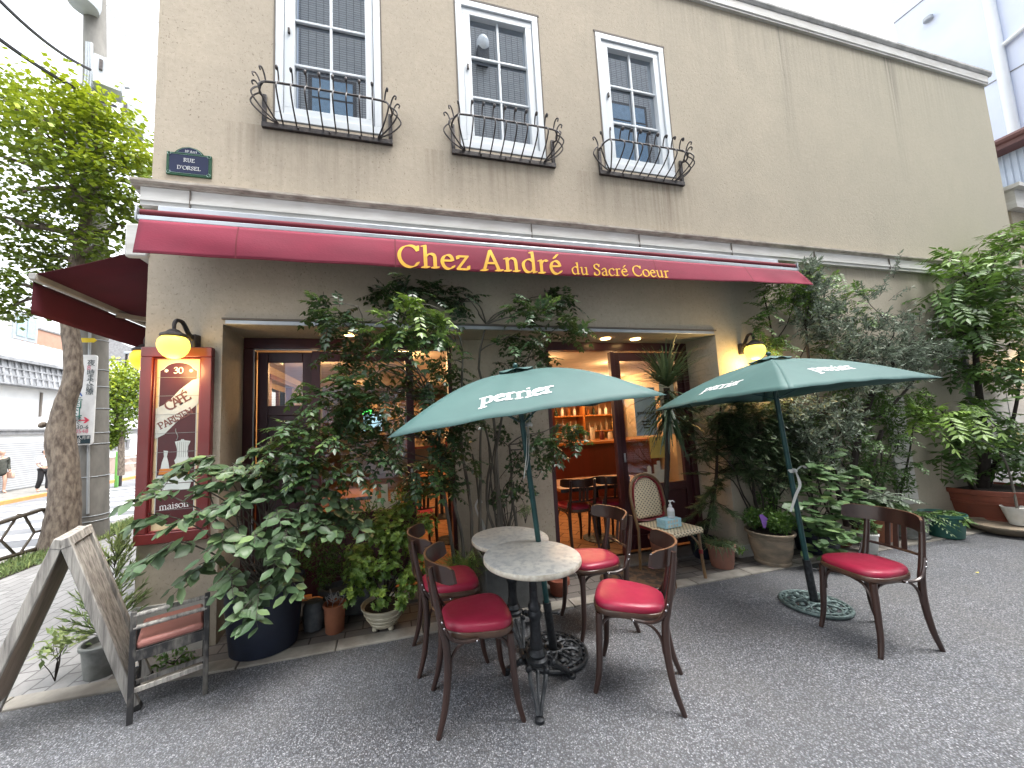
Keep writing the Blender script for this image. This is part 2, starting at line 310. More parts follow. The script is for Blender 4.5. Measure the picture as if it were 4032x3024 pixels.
# ------------------------------------------------------------------ mesh building
W = {}
col0 = sc.collection
def tag(o, label=None, cat=None, group=None, kind=None):
    if label: o['label'] = label
    if cat: o['category'] = cat
    if group: o['group'] = group
    if kind: o['kind'] = kind
    return o
def thing(name, label, cat, loc=(0, 0, 0), rz=0., group=None):
    o = bpy.data.objects.new(name, None); o.empty_display_size = .1; col0.objects.link(o)
    o.location = loc; o.rotation_euler = (0, 0, rz)
    W[o.name] = Matrix.Translation(Vector(loc)) @ Matrix.Rotation(rz, 4, 'Z')
    return tag(o, label, cat, group)
def copy_tree(o, parent=None):
    c = o.copy(); col0.objects.link(c)
    if parent: c.parent = parent
    for ch in o.children: copy_tree(ch, c)
    return c
def smoothline(pts, k=6, closed=False):
    P = [Vector(p) for p in pts]; n = len(P); out = []
    rng = n if closed else n-1
    for i in range(rng):
        if closed: a, b, c, d = P[(i-1) % n], P[i], P[(i+1) % n], P[(i+2) % n]
        else: a, b, c, d = P[max(i-1, 0)], P[i], P[i+1], P[min(i+2, n-1)]
        for j in range(k):
            t = j/k; t2 = t*t; t3 = t2*t
            out.append(.5*((2*b)+(-a+c)*t+(2*a-5*b+4*c-d)*t2+(-a+3*b-3*c+d)*t3))
    if not closed: out.append(P[-1])
    return out
class MB:
    def __init__(s): s.v = []; s.f = []; s.uv = None
    def add(s, vs, fs):
        b = len(s.v); s.v += [tuple(x) for x in vs]; s.f += [tuple(b+i for i in f) for f in fs]; return s
    def box(s, x0, x1, y0, y1, z0, z1):
        if x0 > x1: x0, x1 = x1, x0
        if y0 > y1: y0, y1 = y1, y0
        if z0 > z1: z0, z1 = z1, z0
        return s.add([(x0, y0, z0), (x1, y0, z0), (x1, y1, z0), (x0, y1, z0), (x0, y0, z1), (x1, y0, z1), (x1, y1, z1), (x0, y1, z1)],
                     [(0, 3, 2, 1), (4, 5, 6, 7), (0, 1, 5, 4), (1, 2, 6, 5), (2, 3, 7, 6), (3, 0, 4, 7)])
    def obox(s, c, size, ang=0., tilt=0., tiltax='X'):     # oriented box
        m = Matrix.Translation(Vector(c)) @ Matrix.Rotation(ang, 4, 'Z') @ Matrix.Rotation(tilt, 4, tiltax)
        x, y, z = (q/2 for q in size)
        vs = [m @ Vector(p) for p in ((-x, -y, -z), (x, -y, -z), (x, y, -z), (-x, y, -z), (-x, -y, z), (x, -y, z), (x, y, z), (-x, y, z))]
        return s.add(vs, [(0, 3, 2, 1), (4, 5, 6, 7), (0, 1, 5, 4), (1, 2, 6, 5), (2, 3, 7, 6), (3, 0, 4, 7)])
    def bar(s, a, b, w, t, upv=(0, 0, 1)):     # straight rectangular bar
        a, b = Vector(a), Vector(b); d = (b-a).normalized(); u = Vector(upv); sd = d.cross(u)
        if sd.length < 1e-3: sd = d.cross(Vector((1, 0, 0)))
        sd.normalize(); uu = sd.cross(d)
        vs = [p+sd*(i*w/2)+uu*(j*t/2) for p in (a, b) for i, j in ((-1, -1), (1, -1), (1, 1), (-1, 1))]
        return s.add(vs, [(0, 1, 2, 3), (7, 6, 5, 4), (0, 4, 5, 1), (1, 5, 6, 2), (2, 6, 7, 3), (3, 7, 4, 0)])
    def tube(s, pts, r, n=8, closed=False, flat=1., refup=None):
        P = [Vector(p) for p in pts]; m = len(P)
        rs = list(r) if hasattr(r, '__len__') else [r]*m
        if len(rs) != m: rs = [rs[0]+(rs[-1]-rs[0])*i/(m-1) for i in range(m)] if len(rs) == 2 else [float(np.interp(i/(m-1), np.linspace(0, 1, len(rs)), rs)) for i in range(m)]
        vs = []; prev = None
        for i in range(m):
            if closed: d = P[(i+1) % m]-P[i-1]
            else: d = P[min(i+1, m-1)]-P[max(i-1, 0)]
            if d.length < 1e-9: d = Vector((0, 0, 1))
            d.normalize()
            if prev is None:
                u = Vector(refup) if refup else (Vector((0, 0, 1)) if abs(d.z) < .9 else Vector((1, 0, 0)))
            else: u = prev
            u = (u-d*u.dot(d))
            if u.length < 1e-6: u = d.orthogonal()
            u.normalize(); prev = u; sd = d.cross(u)
            for k in range(n):
                a = 2*pi*k/n; vs.append(P[i]+(u*cos(a)*flat+sd*sin(a))*rs[i])
        fs = []
        for i in range(m if closed else m-1):
            j = (i+1) % m
            for k in range(n): fs.append((i*n+k, i*n+(k+1) % n, j*n+(k+1) % n, j*n+k))
        if not closed: fs.append(tuple(range(n))[::-1]); fs.append(tuple((m-1)*n+k for k in range(n)))
        return s.add(vs, fs)
    def lathe(s, prof, c=(0, 0, 0), n=24, sx=1., sy=1., ribs=0, ribd=0.):
        c = Vector(c); vs = []
        for r, z in prof:
            for k in range(n):
                a = 2*pi*k/n; rr = r*(1+ribd*cos(ribs*a)) if ribs else r
                vs.append(c+Vector((rr*cos(a)*sx, rr*sin(a)*sy, z)))
        fs = [(i*n+k, i*n+(k+1) % n, (i+1)*n+(k+1) % n, (i+1)*n+k) for i in range(len(prof)-1) for k in range(n)]
        if prof[0][0] > 1e-6: fs.append(tuple(range(n))[::-1])
        if prof[-1][0] > 1e-6: fs.append(tuple((len(prof)-1)*n+k for k in range(n)))
        return s.add(vs, fs)
    def prism(s, poly, fmap, th):      # poly in (u,v); fmap(u,v,w) -> 3D
        n = len(poly); vs = [fmap(u, v, 0) for u, v in poly]+[fmap(u, v, th) for u, v in poly]
        return s.add(vs, [tuple(range(n))[::-1], tuple(range(n, 2*n))]+[(i, (i+1) % n, n+(i+1) % n, n+i) for i in range(n)])
    def grid(s, fn, nu, nv):
        vs = [fn(i/nu, j/nv) for i in range(nu+1) for j in range(nv+1)]
        return s.add(vs, [(i*(nv+1)+j, (i+1)*(nv+1)+j, (i+1)*(nv+1)+j+1, i*(nv+1)+j+1) for i in range(nu) for j in range(nv)])
    def sphere(s, c, r, nu=16, nv=10, sz=1.):
        return s.lathe([(max(r*sin(pi*j/nv), 1e-4), -r*cos(pi*j/nv)*sz) for j in range(nv+1)], c, nu)
    def build(s, name, m, parent=None, smooth=True, bev=0., solid=0., ang=40, origin=None, sub=0):
        me = bpy.data.meshes.new(name); V = s.v
        if parent is not None: Wm = W[parent.name]
        else:
            a = np.array(V)
            if origin is None: origin = ((a[:, 0].min()+a[:, 0].max())/2, (a[:, 1].min()+a[:, 1].max())/2, a[:, 2].min())
            Wm = Matrix.Translation(Vector(origin))
        a = np.array(V, dtype=float); inv = np.array(Wm.inverted()); a = a @ inv[:3, :3].T + inv[:3, 3]
        me.from_pydata(a.tolist(), [], s.f); me.update()
        if smooth:
            me.shade_smooth(); me.set_sharp_from_angle(angle=R(ang))
        o = bpy.data.objects.new(name, me); col0.objects.link(o)
        if parent is not None: o.parent = parent
        else: o.location = origin
        W[o.name] = Wm
        me.materials.append(MATS[m])
        if solid:
            md = o.modifiers.new('solid', 'SOLIDIFY'); md.thickness = solid; md.offset = 0
        if bev:
            md = o.modifiers.new('bevel', 'BEVEL'); md.width = bev; md.segments = 2; md.limit_method = 'ANGLE'
        if sub:
            md = o.modifiers.new('sub', 'SUBSURF'); md.levels = sub; md.render_levels = sub
        return o
def sheet_with_holes(fmap, u0, u1, v0, v1, holes, depth):
    """front sheet with rectangular openings and their reveals; fmap(u,v,w), w = depth inwards"""
    us = sorted({u0, u1, *[h[0] for h in holes], *[h[1] for h in holes]}); vs_ = sorted({v0, v1, *[h[2] for h in holes], *[h[3] for h in holes]})
    mb = MB()
    for i in range(len(us)-1):
        for j in range(len(vs_)-1):
            cu, cv = (us[i]+us[i+1])/2, (vs_[j]+vs_[j+1])/2
            if any(h[0] < cu < h[1] and h[2] < cv < h[3] for h in holes): continue
            mb.add([fmap(us[i], vs_[j], 0), fmap(us[i+1], vs_[j], 0), fmap(us[i+1], vs_[j+1], 0), fmap(us[i], vs_[j+1], 0)], [(0, 1, 2, 3)])
    for a, b, c, d in holes:
        P = [(a, c), (b, c), (b, d), (a, d)]
        for k in range(4):
            p, q_ = P[k], P[(k+1) % 4]
            mb.add([fmap(*p, 0), fmap(*q_, 0), fmap(*q_, depth), fmap(*p, depth)], [(3, 2, 1, 0)])
    return mb

# ------------------------------------------------------------------ lettering (pen strokes)
G = {
 'C': (68, [('c', (60, 56), (50, 68), (36, 71), (18, 64), (7, 46), (7, 25), (18, 7), (36, -1), (52, 3), (61, 14)), ('l', (60, 54), (61, 70))]),
 'h': (57, [('l', (13, 74), (13, 0)), ('l', (4, 1), (22, 1)), ('l', (5, 72), (13, 74)), ('c', (13, 34), (21, 43), (31, 46), (40, 41), (42, 30)), ('l', (42, 32), (42, 0)), ('l', (34, 1), (51, 1))]),
 'e': (46, [('l', (8, 26), (37, 27)), ('c', (38, 27), (35, 39), (25, 46), (13, 41), (6, 29), (6, 17), (13, 4), (24, -1), (34, 2), (41, 9))]),
 'z': (46, [('l', (7, 44), (38, 44)), ('l', (38, 44), (7, 2)), ('l', (7, 1), (40, 1)), ('l', (7, 44), (7, 35)), ('l', (40, 1), (41, 11))]),
 'A': (74, [('l', (35, 71), (12, 0)), ('l', (35, 71), (61, 0)), ('l', (20, 25), (51, 25)), ('l', (3, 1), (21, 1)), ('l', (51, 1), (71, 1))]),
 'n': (58, [('l', (13, 45), (13, 0)), ('l', (4, 1), (22, 1)), ('l', (5, 43), (13, 45)), ('c', (13, 34), (21, 43), (31, 46), (40, 41), (42, 30)), ('l', (42, 32), (42, 0)), ('l', (34, 1), (51, 1))]),
 'd': (57, [('l', (44, 74), (44, 0)), ('l', (36, 72), (44, 74)), ('l', (44, 0), (52, 2)), ('c', (44, 38), (33, 46), (20, 43), (9, 32), (8, 17), (14, 4), (26, -1), (37, 4), (44, 12))]),
 'r': (41, [('l', (13, 45), (13, 0)), ('l', (4, 1), (23, 1)), ('l', (5, 43), (13, 45)), ('c', (13, 32), (20, 42), (28, 46), (35, 43))]),
 'u': (59, [('l', (13, 45), (13, 14)), ('c', (13, 16), (16, 4), (26, -1), (36, 4), (43, 14)), ('l', (43, 45), (43, 0)), ('l', (5, 44), (13, 45)), ('l', (36, 44), (43, 45)), ('l', (43, 0), (51, 2))]),
 'S': (51, [('c', (41, 58), (34, 69), (22, 71), (10, 63), (10, 49), (20, 40), (33, 33), (41, 22), (38, 8), (25, -1), (12, 2), (6, 13)), ('l', (41, 56), (42, 69)), ('l', (6, 15), (6, 2))]),
 'a': (48, [('c', (9, 37), (18, 46), (29, 44), (34, 34)), ('l', (34, 34), (34, 6)), ('c', (34, 8), (37, 0), (45, 3)), ('c', (34, 27), (20, 24), (8, 16), (8, 5), (17, -1), (27, 2), (34, 9))]),
 'c': (44, [('c', (38, 36), (34, 44), (24, 46), (12, 40), (6, 28), (7, 13), (15, 2), (26, -1), (39, 6))]),
 'o': (54, [('c', (27, 46), (13, 41), (6, 29), (6, 16), (13, 4), (27, -1), (41, 4), (48, 16), (48, 29), (41, 41), (27, 46))]),
 'p': (57, [('l', (13, 45), (13, -26)), ('l', (3, -25), (23, -25)), ('l', (4, 43), (13, 45)), ('c', (13, 33), (22, 44), (34, 46), (45, 37), (48, 23), (44, 8), (32, -1), (20, 1), (13, 8))]),
 'i': (27, [('l', (13, 45), (13, 0)), ('l', (4, 1), (22, 1)), ('l', (5, 43), (13, 45)), ('l', (13, 62), (13, 65))]),
 't': (34, [('l', (14, 58), (14, 8)), ('c', (14, 10), (17, 0), (29, 3)), ('l', (5, 44), (27, 44))]),
 'm': (84, [('l', (13, 45), (13, 0)), ('c', (13, 34), (20, 44), (30, 46), (38, 41), (40, 30)), ('l', (40, 32), (40, 0)), ('c', (40, 34), (48, 44), (58, 46), (66, 41), (68, 30)), ('l', (68, 32), (68, 0)), ('l', (5, 1), (21, 1)), ('l', (33, 1), (48, 1)), ('l', (61, 1), (77, 1))]),
 's': (40, [('c', (32, 36), (24, 46), (12, 43), (9, 33), (18, 25), (30, 20), (33, 9), (24, -1), (12, 0), (6, 9))]),
 'R': (64, [('l', (14, 70), (14, 0)), ('l', (5, 1), (24, 1)), ('l', (5, 70), (14, 70)), ('c', (14, 70), (34, 70), (48, 62), (48, 48), (36, 37), (14, 36)), ('l', (30, 36), (56, 1)), ('l', (52, 1), (62, 1))]),
 'U': (68, [('l', (14, 70), (14, 22)), ('c', (14, 24), (18, 6), (33, -1), (48, 6), (53, 24)), ('l', (53, 70), (53, 22)), ('l', (5, 70), (23, 70)), ('l', (45, 70), (62, 70))]),
 'E': (58, [('l', (14, 70), (14, 0)), ('l', (5, 70), (50, 70)), ('l', (5, 1), (52, 1)), ('l', (14, 36), (40, 36)), ('l', (50, 70), (50, 58)), ('l', (52, 1), (53, 13))]),
 'D': (70, [('l', (14, 70), (14, 0)), ('l', (5, 1), (16, 1)), ('c', (5, 70), (32, 71), (52, 62), (62, 36), (52, 10), (32, 0), (14, 1))]),
 'O': (74, [('c', (37, 71), (18, 66), (7, 48), (7, 23), (18, 5), (37, -1), (56, 5), (67, 23), (67, 48), (56, 66), (37, 71))]),
 'L': (54, [('l', (14, 70), (14, 0)), ('l', (5, 70), (24, 70)), ('l', (5, 1), (49, 1)), ('l', (49, 1), (51, 15))]),
 'P': (58, [('l', (14, 70), (14, 0)), ('l', (5, 1), (24, 1)), ('l', (5, 70), (14, 70)), ('c', (14, 70), (36, 70), (50, 61), (50, 47), (36, 34), (14, 34))]),
 'I': (30, [('l', (14, 70), (14, 0)), ('l', (5, 70), (24, 70)), ('l', (5, 1), (24, 1))]),
 'N': (72, [('l', (13, 70), (13, 0)), ('l', (12, 70), (57, 0)), ('l', (57, 70), (57, 0)), ('l', (4, 70), (14, 70)), ('l', (49, 70), (65, 70)), ('l', (5, 1), (21, 1))]),
 'F': (54, [('l', (14, 70), (14, 0)), ('l', (5, 70), (49, 70)), ('l', (14, 37), (38, 37)), ('l', (49, 70), (49, 58)), ('l', (5, 1), (24, 1))]),
 'M': (86, [('l', (13, 70), (10, 0)), ('l', (13, 70), (42, 4)), ('l', (42, 4), (70, 70)), ('l', (70, 70), (74, 0))]),
 '1': (40, [('l', (20, 70), (20, 0)), ('l', (9, 1), (31, 1)), ('l', (9, 62), (20, 70))]),
 '8': (52, [('c', (26, 37), (11, 45), (11, 62), (26, 71), (41, 62), (41, 45), (26, 37), (8, 27), (8, 9), (26, -1), (44, 9), (44, 27), (26, 37))]),
 '3': (50, [('c', (9, 60), (22, 71), (38, 64), (38, 48), (22, 39)), ('c', (22, 39), (42, 32), (42, 10), (26, -1), (8, 7))]),
 '0': (54, [('c', (27, 71), (11, 60), (6, 35), (11, 9), (27, -1), (43, 9), (48, 35), (43, 60), (27, 71))]),
 "'": (22, [('l', (11, 72), (11, 58))]), '.': (22, [('l', (10, 2), (11, 3))]), ' ': (30, []),
}
G['é'] = (46, G['e'][1]+[('l', (20, 56), (33, 70))]); G['É'] = (58, G['E'][1]+[('l', (26, 80), (40, 92))])
def hull(P):
    P = sorted(set(P)); 
    def half(pts):
        h = []
        for p in pts:
            while len(h) > 1 and (h[-1][0]-h[-2][0])*(p[1]-h[-2][1])-(h[-1][1]-h[-2][1])*(p[0]-h[-2][0]) <= 0: h.pop()
            h.append(p)
        return h
    a, b = half(P), half(P[::-1]); return a[:-1]+b[:-1]
def textwidth(s, em): return sum(G[c][0] for c in s)*em/100
def letters(mb, s, em, fmap, nib=8., thin=2.2, ang=28., adv=1., x0=0.):
    """fmap(u, v, w): w is a tiny offset off the surface"""
    x = x0; n = (cos(R(ang))*nib/2, sin(R(ang))*nib/2); m = (-sin(R(ang))*thin/2, cos(R(ang))*thin/2)
    for ch in s:
        a, strokes = G[ch]
        for si, st in enumerate(strokes):
            pts = [Vector((p[0], p[1], 0)) for p in st[1:]]
            if st[0] == 'c': pts = smoothline(pts, 4)
            else:
                k = max(1, int((pts[1]-pts[0]).length/7)); pts = [pts[0].lerp(pts[1], q/k) for q in range(k+1)]
            for i in range(len(pts)-1):
                hs_ = []
                for p in (pts[i], pts[i+1]):
                    for a1 in (-1, 1):
                        for b1 in (-1, 1): hs_.append((p.x+a1*n[0]+b1*m[0], p.y+a1*n[1]+b1*m[1]))
                H = hull(hs_); w = .0001*(si*4+i % 4)
                mb.add([fmap((x+u*em/100), v*em/100, w) for u, v in H], [tuple(range(len(H)))])
        x += a*em/100*adv
    return x
def wallmap(x, z, Y, rot=0.):       # text on a wall facing -y
    c, s_ = cos(rot), sin(rot)
    return lambda u, v, w: (x+u*c-v*s_, Y-w, z+u*s_+v*c)
def fonttext(body, size, m, name, parent, mtx, th=.0005):
    cu = bpy.data.curves.new('txt', 'FONT'); cu.body = body; cu.size = size; cu.extrude = th; cu.resolution_u = 2
    o = bpy.data.objects.new('txt', cu); col0.objects.link(o)
    dg = bpy.context.evaluated_depsgraph_get(); me = bpy.data.meshes.new_from_object(o.evaluated_get(dg))
    bpy.data.objects.remove(o)
    mb = MB(); mb.add([mtx @ v.co for v in me.vertices], [tuple(p.vertices) for p in me.polygons])
    return mb.build(name, m, parent, smooth=False)

# ------------------------------------------------------------------ leaves
rs = np.random.RandomState(7); random.seed(5)
def nrm(a): return a/np.maximum(np.linalg.norm(a, axis=-1, keepdims=True), 1e-9)
class Leaves:
    def __init__(s): s.P = []; s.D = []; s.Nn = []; s.L = []; s.Wd = []; s.T = []
    def add(s, P, D, Nn, L, Wd, T):
        P = np.atleast_2d(P); n = len(P)
        s.P.append(P); s.D.append(np.broadcast_to(D, (n, 3)).copy()); s.Nn.append(np.broadcast_to(Nn, (n, 3)).copy())
        s.L.append(np.broadcast_to(L, (n,)).copy()); s.Wd.append(np.broadcast_to(Wd, (n,)).copy()); s.T.append(np.broadcast_to(T, (n,)).copy())
    def build(s, name, m, parent, detail=1, fold=.18, curl=.12):
        P = np.concatenate(s.P); D = nrm(np.concatenate(s.D)); Nn = np.concatenate(s.Nn); L = np.concatenate(s.L)[:, None]; Wd = np.concatenate(s.Wd)[:, None]; T = np.concatenate(s.T)
        S = nrm(np.cross(D, Nn)); U = nrm(np.cross(S, D)); n = len(P)
        if detail == 1: prof = [(0, 0, 0), (.42, -1, 0), (.42, 1, 0), (1, 0, 0), (.45, 0, 1)]; faces = [(0, 2, 3, 4), (0, 4, 3, 1)]
        elif detail == 0: prof = [(0, -1, 0), (0, 1, 0), (1, .8, 0), (1, -.8, 0)]; faces = [(0, 1, 2, 3)]
        else: prof = [(0, 0, 0), (.22, -.72, 0), (.55, -1, 0), (.82, -.5, 0), (1, 0, 0), (.82, .5, 0), (.55, 1, 0), (.22, .72, 0), (.3, 0, 1), (.65, 0, 1)]; faces = [(0, 8, 1), (8, 9, 2, 1), (9, 4, 3, 2), (0, 7, 8), (8, 7, 6, 9), (9, 6, 5, 4)]
        k = len(prof); V = np.zeros((n, k, 3))
        for i, (l, w_, m_) in enumerate(prof):
            V[:, i] = P+D*L*l+S*Wd*.5*w_+U*(-curl*L*l*l-fold*Wd*m_)
        V = V.reshape(-1, 3); inv = np.array(W[parent.name].inverted()); V = V @ inv[:3, :3].T+inv[:3, 3]
        me = bpy.data.meshes.new(name); lv = np.array([len(f) for f in faces]); nf = len(faces)
        loops = (np.arange(n)[:, None]*k+np.array([i for f in faces for i in f])[None]).ravel()
        me.vertices.add(n*k); me.vertices.foreach_set('co', V.ravel())
        me.loops.add(len(loops)); me.loops.foreach_set('vertex_index', loops)
        me.polygons.add(n*nf); tot = np.tile(lv, n); st = np.concatenate([[0], np.cumsum(tot)[:-1]])
        me.polygons.foreach_set('loop_start', st); me.polygons.foreach_set('loop_total', tot)
        me.update(calc_edges=True); me.validate()
        at_ = me.attributes.new('tint', 'FLOAT', 'POINT'); at_.data.foreach_set('value', np.repeat(T, k).astype(np.float32))
        me.materials.append(MATS[m]); me.shade_smooth()
        o = bpy.data.objects.new(name, me); col0.objects.link(o); o.parent = parent; W[o.name] = W[parent.name]
        return o
def rnd_dir(n): return nrm(rs.normal(size=(n, 3)))
def in_ball(n, shell=.35):
    return rnd_dir(n)*(shell+(1-shell)*rs.rand(n, 1)**.6)
def compound(lv, p, d, ln, pairs, ll, lw, tint, droop=.5, stems=None):
    """one pinnate leaf: leaflets in pairs along a drooping rachis"""
    d = nrm(np.asarray(d, float)); upv = np.array([0, 0, 1.]); side = nrm(np.cross(d, upv)+1e-6); 
    t = np.linspace(.15, 1, pairs); P = p+d*ln*t[:, None]-upv*(droop*ln*t[:, None]**2)
    td = nrm(d-upv*2*droop*t[:, None]*.8); Nn = nrm(np.cross(side, td))
    for sg in (-1, 1):
        D = nrm(td*.55+side*sg*1.+rs.normal(size=(pairs, 3))*.12-upv*.25)
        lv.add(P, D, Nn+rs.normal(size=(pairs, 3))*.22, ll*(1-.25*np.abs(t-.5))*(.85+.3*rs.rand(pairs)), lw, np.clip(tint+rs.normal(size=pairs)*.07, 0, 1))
    lv.add(P[-1:], td[-1:], Nn[-1:], ll*1.1, lw, tint)
    if stems is not None: stems.tube([p]+[tuple(x) for x in P[::2]], [.0022, .0012], 3)
def cluster_compound(lv, stems, c, rad, n, ln=.17, pairs=6, ll=.042, lw=.02, tint=.35, tv=.15, droop=.45, flat=.75, origin=None):
    c = np.array(c); rad = np.array(rad)*np.ones(3)
    off = in_ball(n); P = c+off*rad
    src = c if origin is None else np.array(origin)
    for i in range(n):
        d = off[i]*.8+rs.normal(size=3)*.45; d[2] = d[2]*flat+.12
        compound(lv, P[i]-nrm(d)*ln*.5, d, ln*(.75+.5*rs.rand()), pairs, ll, lw, np.clip(tint+rs.normal()*tv, 0, 1), droop, stems)
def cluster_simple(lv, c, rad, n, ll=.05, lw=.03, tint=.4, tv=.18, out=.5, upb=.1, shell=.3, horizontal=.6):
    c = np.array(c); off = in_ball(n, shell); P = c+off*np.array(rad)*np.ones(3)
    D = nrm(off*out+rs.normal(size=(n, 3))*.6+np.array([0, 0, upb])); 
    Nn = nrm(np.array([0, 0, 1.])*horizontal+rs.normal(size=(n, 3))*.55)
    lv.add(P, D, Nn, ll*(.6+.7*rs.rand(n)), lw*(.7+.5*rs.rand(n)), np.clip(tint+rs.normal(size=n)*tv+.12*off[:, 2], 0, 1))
def branch(mb, a, b, r0_, r1_, wob=.06, k=3, n=6):
    a, b = Vector(a), Vector(b); L = (b-a).length; pts = [a]
    for i in range(1, k+1):
        t = i/(k+1); pts.append(a.lerp(b, t)+Vector(rs.normal(size=3))*wob*L*.5+Vector((0, 0, .10*L*sin(pi*t))))
    pts.append(b); sm = smoothline(pts, 3)
    mb.tube(sm, [r0_+(r1_-r0_)*i/(len(sm)-1) for i in range(len(sm))], n); return sm

# ================================================================== SETTING
YW, YR, XL, XR = 3.1, 3.5, -1.75, 9.22     # facade plane, recessed shopfront plane, corners
def sheet(name, pts, m, z=None):
    mb = MB(); mb.add([(p[0], p[1], p[2] if len(p) > 2 else z) for p in pts], [tuple(range(len(pts)))])
    return tag(mb.build(name, m, smooth=False, origin=(0, 0, 0)), kind='structure')
def rz(x): return max(-.42, -.05+.056*(x+4.9)) if x < -4.9 else -.05
def bands(name, xs, y0, y1, m, dz=0.):
    mb = MB()
    for a, b in zip(xs, xs[1:]): mb.add([(a, y0, rz(a)+dz), (a, y1, rz(a)+dz), (b, y1, rz(b)+dz), (b, y0, rz(b)+dz)], [(3, 2, 1, 0)])
    return tag(mb.build(name, m, smooth=False, origin=(0, 0, 0)), kind='structure')
sheet('ground', [(-150, -120), (150, -120), (150, 150), (-150, 150)], 'concrete_dark', -.46)
# lane of exposed aggregate in front of the cafe
sheet('lane', [(-4.6, -3.2), (16, -3.2), (16, 2.76), (-4.6, 2.76)], 'asphalt', 0)
mb = MB()
for i in range(30):                                  # kerb stones with open joints
    x = -4.6+i*.6
    if x+.6 < 9.6: mb.box(x+.004, x+.596, 2.762, 2.885, -.1, .010+.003*random.random())
tag(mb.build('kerb', 'kerb_stone', smooth=False, bev=.006, origin=(0, 0, 0)), kind='structure')
sheet('pavement', [(-1.75, 2.89), (9.6, 2.89), (9.6, 4.0), (-1.75, 4.0)], 'pavers_front', .006)
sheet('street_pavement', [(-4.25, 2.89), (-1.755, 2.89), (-1.755, 40), (-4.25, 40)], 'pavers_walk', .006)
mb = MB(); mb.box(-4.75, -4.25, 5.2, 40, -.3, -.002); tag(mb.build('planting_soil', 'soil', smooth=False, origin=(0, 0, 0)), kind='structure')
mb = MB(); mb.box(-4.25, -4.75, -3.2, 5.18, -.3, .003); mb.box(-4.9, -4.755, -3.2, 40, -.3, .06-.04)
tag(mb.build('street_kerb', 'kerb_stone', smooth=False, bev=.008, origin=(0, 0, 0)), kind='structure')
bands('street_road', [-12.2, -11.5, -9, -7, -4.9], -40, 60, 'asphalt_road')
for i, (a, b, c, d) in enumerate([(9.2, 9.75, 0, 0), (8.05, 8.6, 0, 0), (6.95, 7.45, 0, 0)]): pass
mb = MB()                                            # zebra crossing painted across the street
for k in range(9):
    y0 = 6.6+k*1.02
    for a, b in zip([-11.3, -9, -7.2], [-9, -7.2, -5.2]):
        mb.add([(a, y0+(-a-5.2)*.28, rz(a)+.006), (b, y0+(-b-5.2)*.28, rz(b)+.006), (b, y0+.48+(-b-5.2)*.28, rz(b)+.006), (a, y0+.48+(-a-5.2)*.28, rz(a)+.006)], [(0, 1, 2, 3)])
tag(mb.build('crosswalk_marking', 'paint_white', smooth=False, origin=(0, 0, 0)), kind='structure')
mb = MB(); mb.box(-15.6, -12.2, -40, 60, -.6, -.33); tag(mb.build('far_pavement', 'concrete', smooth=False, origin=(0, 0, 0)), kind='structure')
mb = MB(); mb.box(-12.2, -12.05, 14.6, 60, -.6, -.30); tag(mb.build('far_kerb', 'paint_orange', smooth=False, origin=(0, 0, 0)), kind='structure')

# ------------------------------------------------------------------ the cafe building
cafe = thing('cafe_building', 'beige rendered two-storey cafe with a wide recessed shopfront and white casement windows above', 'building', (3.7, 3.1, 0))
def fm(u, v, w): return (u, YW+w, v)
WINX = [-.90, .70, 2.26]; WW, WZ0, WZ1 = .875, 4.13, 5.72
holes = [(-1.25, 3.45, 0., 2.35)]+[(x-.012, x+WW+.012, WZ0-.012, WZ1+.03) for x in WINX]
doors = [(5.86, 6.26, .12, 1.60), (7.55, 8.95, .12, 2.2)]
mb = sheet_with_holes(fm, XL, XR, 0, 6.52, holes+[], .16)
# street side wall and far end, roof deck
side_holes = [(5.25, 6.25, .9, 2.12), (7.6, 8.5, .9, 2.12), (9.6, 10.4, .9, 2.12)]
m2 = sheet_with_holes(lambda u, v, w: (XL+w, u, v), YW, 13, 0, 6.52, side_holes, .12)
b0 = len(mb.v); mb.add(m2.v, [f[::-1] for f in m2.f])
mb.add([(XR, YW, 0), (XR, 13, 0), (XR, 13, 6.52), (XR, YW, 6.52), (XL, 13, 0), (XL, 13, 6.52)], [(0, 1, 2, 3), (1, 4, 5, 2)])
mb.add([(XL, YW, 6.3), (XR, YW, 6.3), (XR, 13, 6.3), (XL, 13, 6.3)], [(0, 1, 2, 3)])
mb.build('wall', 'stucco', cafe, smooth=False)
mb = MB()                                            # reveal of the recess down to the shopfront, pier
mb.add([(-1.25, YW+.16, 0), (-1.25, YR+.3, 0), (-1.25, YR+.3, 2.35), (-1.25, YW+.16, 2.35)], [(0, 1, 2, 3)])
mb.add([(3.45, YW+.16, 0), (3.45, YR+.3, 0), (3.45, YR+.3, 2.35), (3.45, YW+.16, 2.35)], [(3, 2, 1, 0)])
mb.add([(-1.25, YW+.16, 2.35), (3.45, YW+.16, 2.35), (3.45, YR+.3, 2.35), (-1.25, YR+.3, 2.35)], [(3, 2, 1, 0)])
mb.box(.60, 1.60, YR-.03, YR+.22, 0, 2.347)
mb.build('recess_wall', 'stucco', cafe, smooth=False)
mb = MB(); mb.box(-1.23, 3.43, YW-.012, YW+.03, 2.352, 2.385); mb.build('shutter_rail', 'alu', cafe, bev=.003)
mb = MB(); mb.box(-1.252, 3.452, YW-.02, YW+.0, 2.386, 2.40); mb.build('drip_strip', 'seal_grey', cafe)
mb = MB(); mb.box(XL-.008, -1.3, YW-.012, YW+.02, 0, .34); mb.build('plinth', 'oldplaster', cafe, bev=.004); mb = MB(); mb.box(3.46, XR, YW-.012, YW+.02, 0, .12); mb.build('plinth', 'oldplaster', cafe, bev=.004)
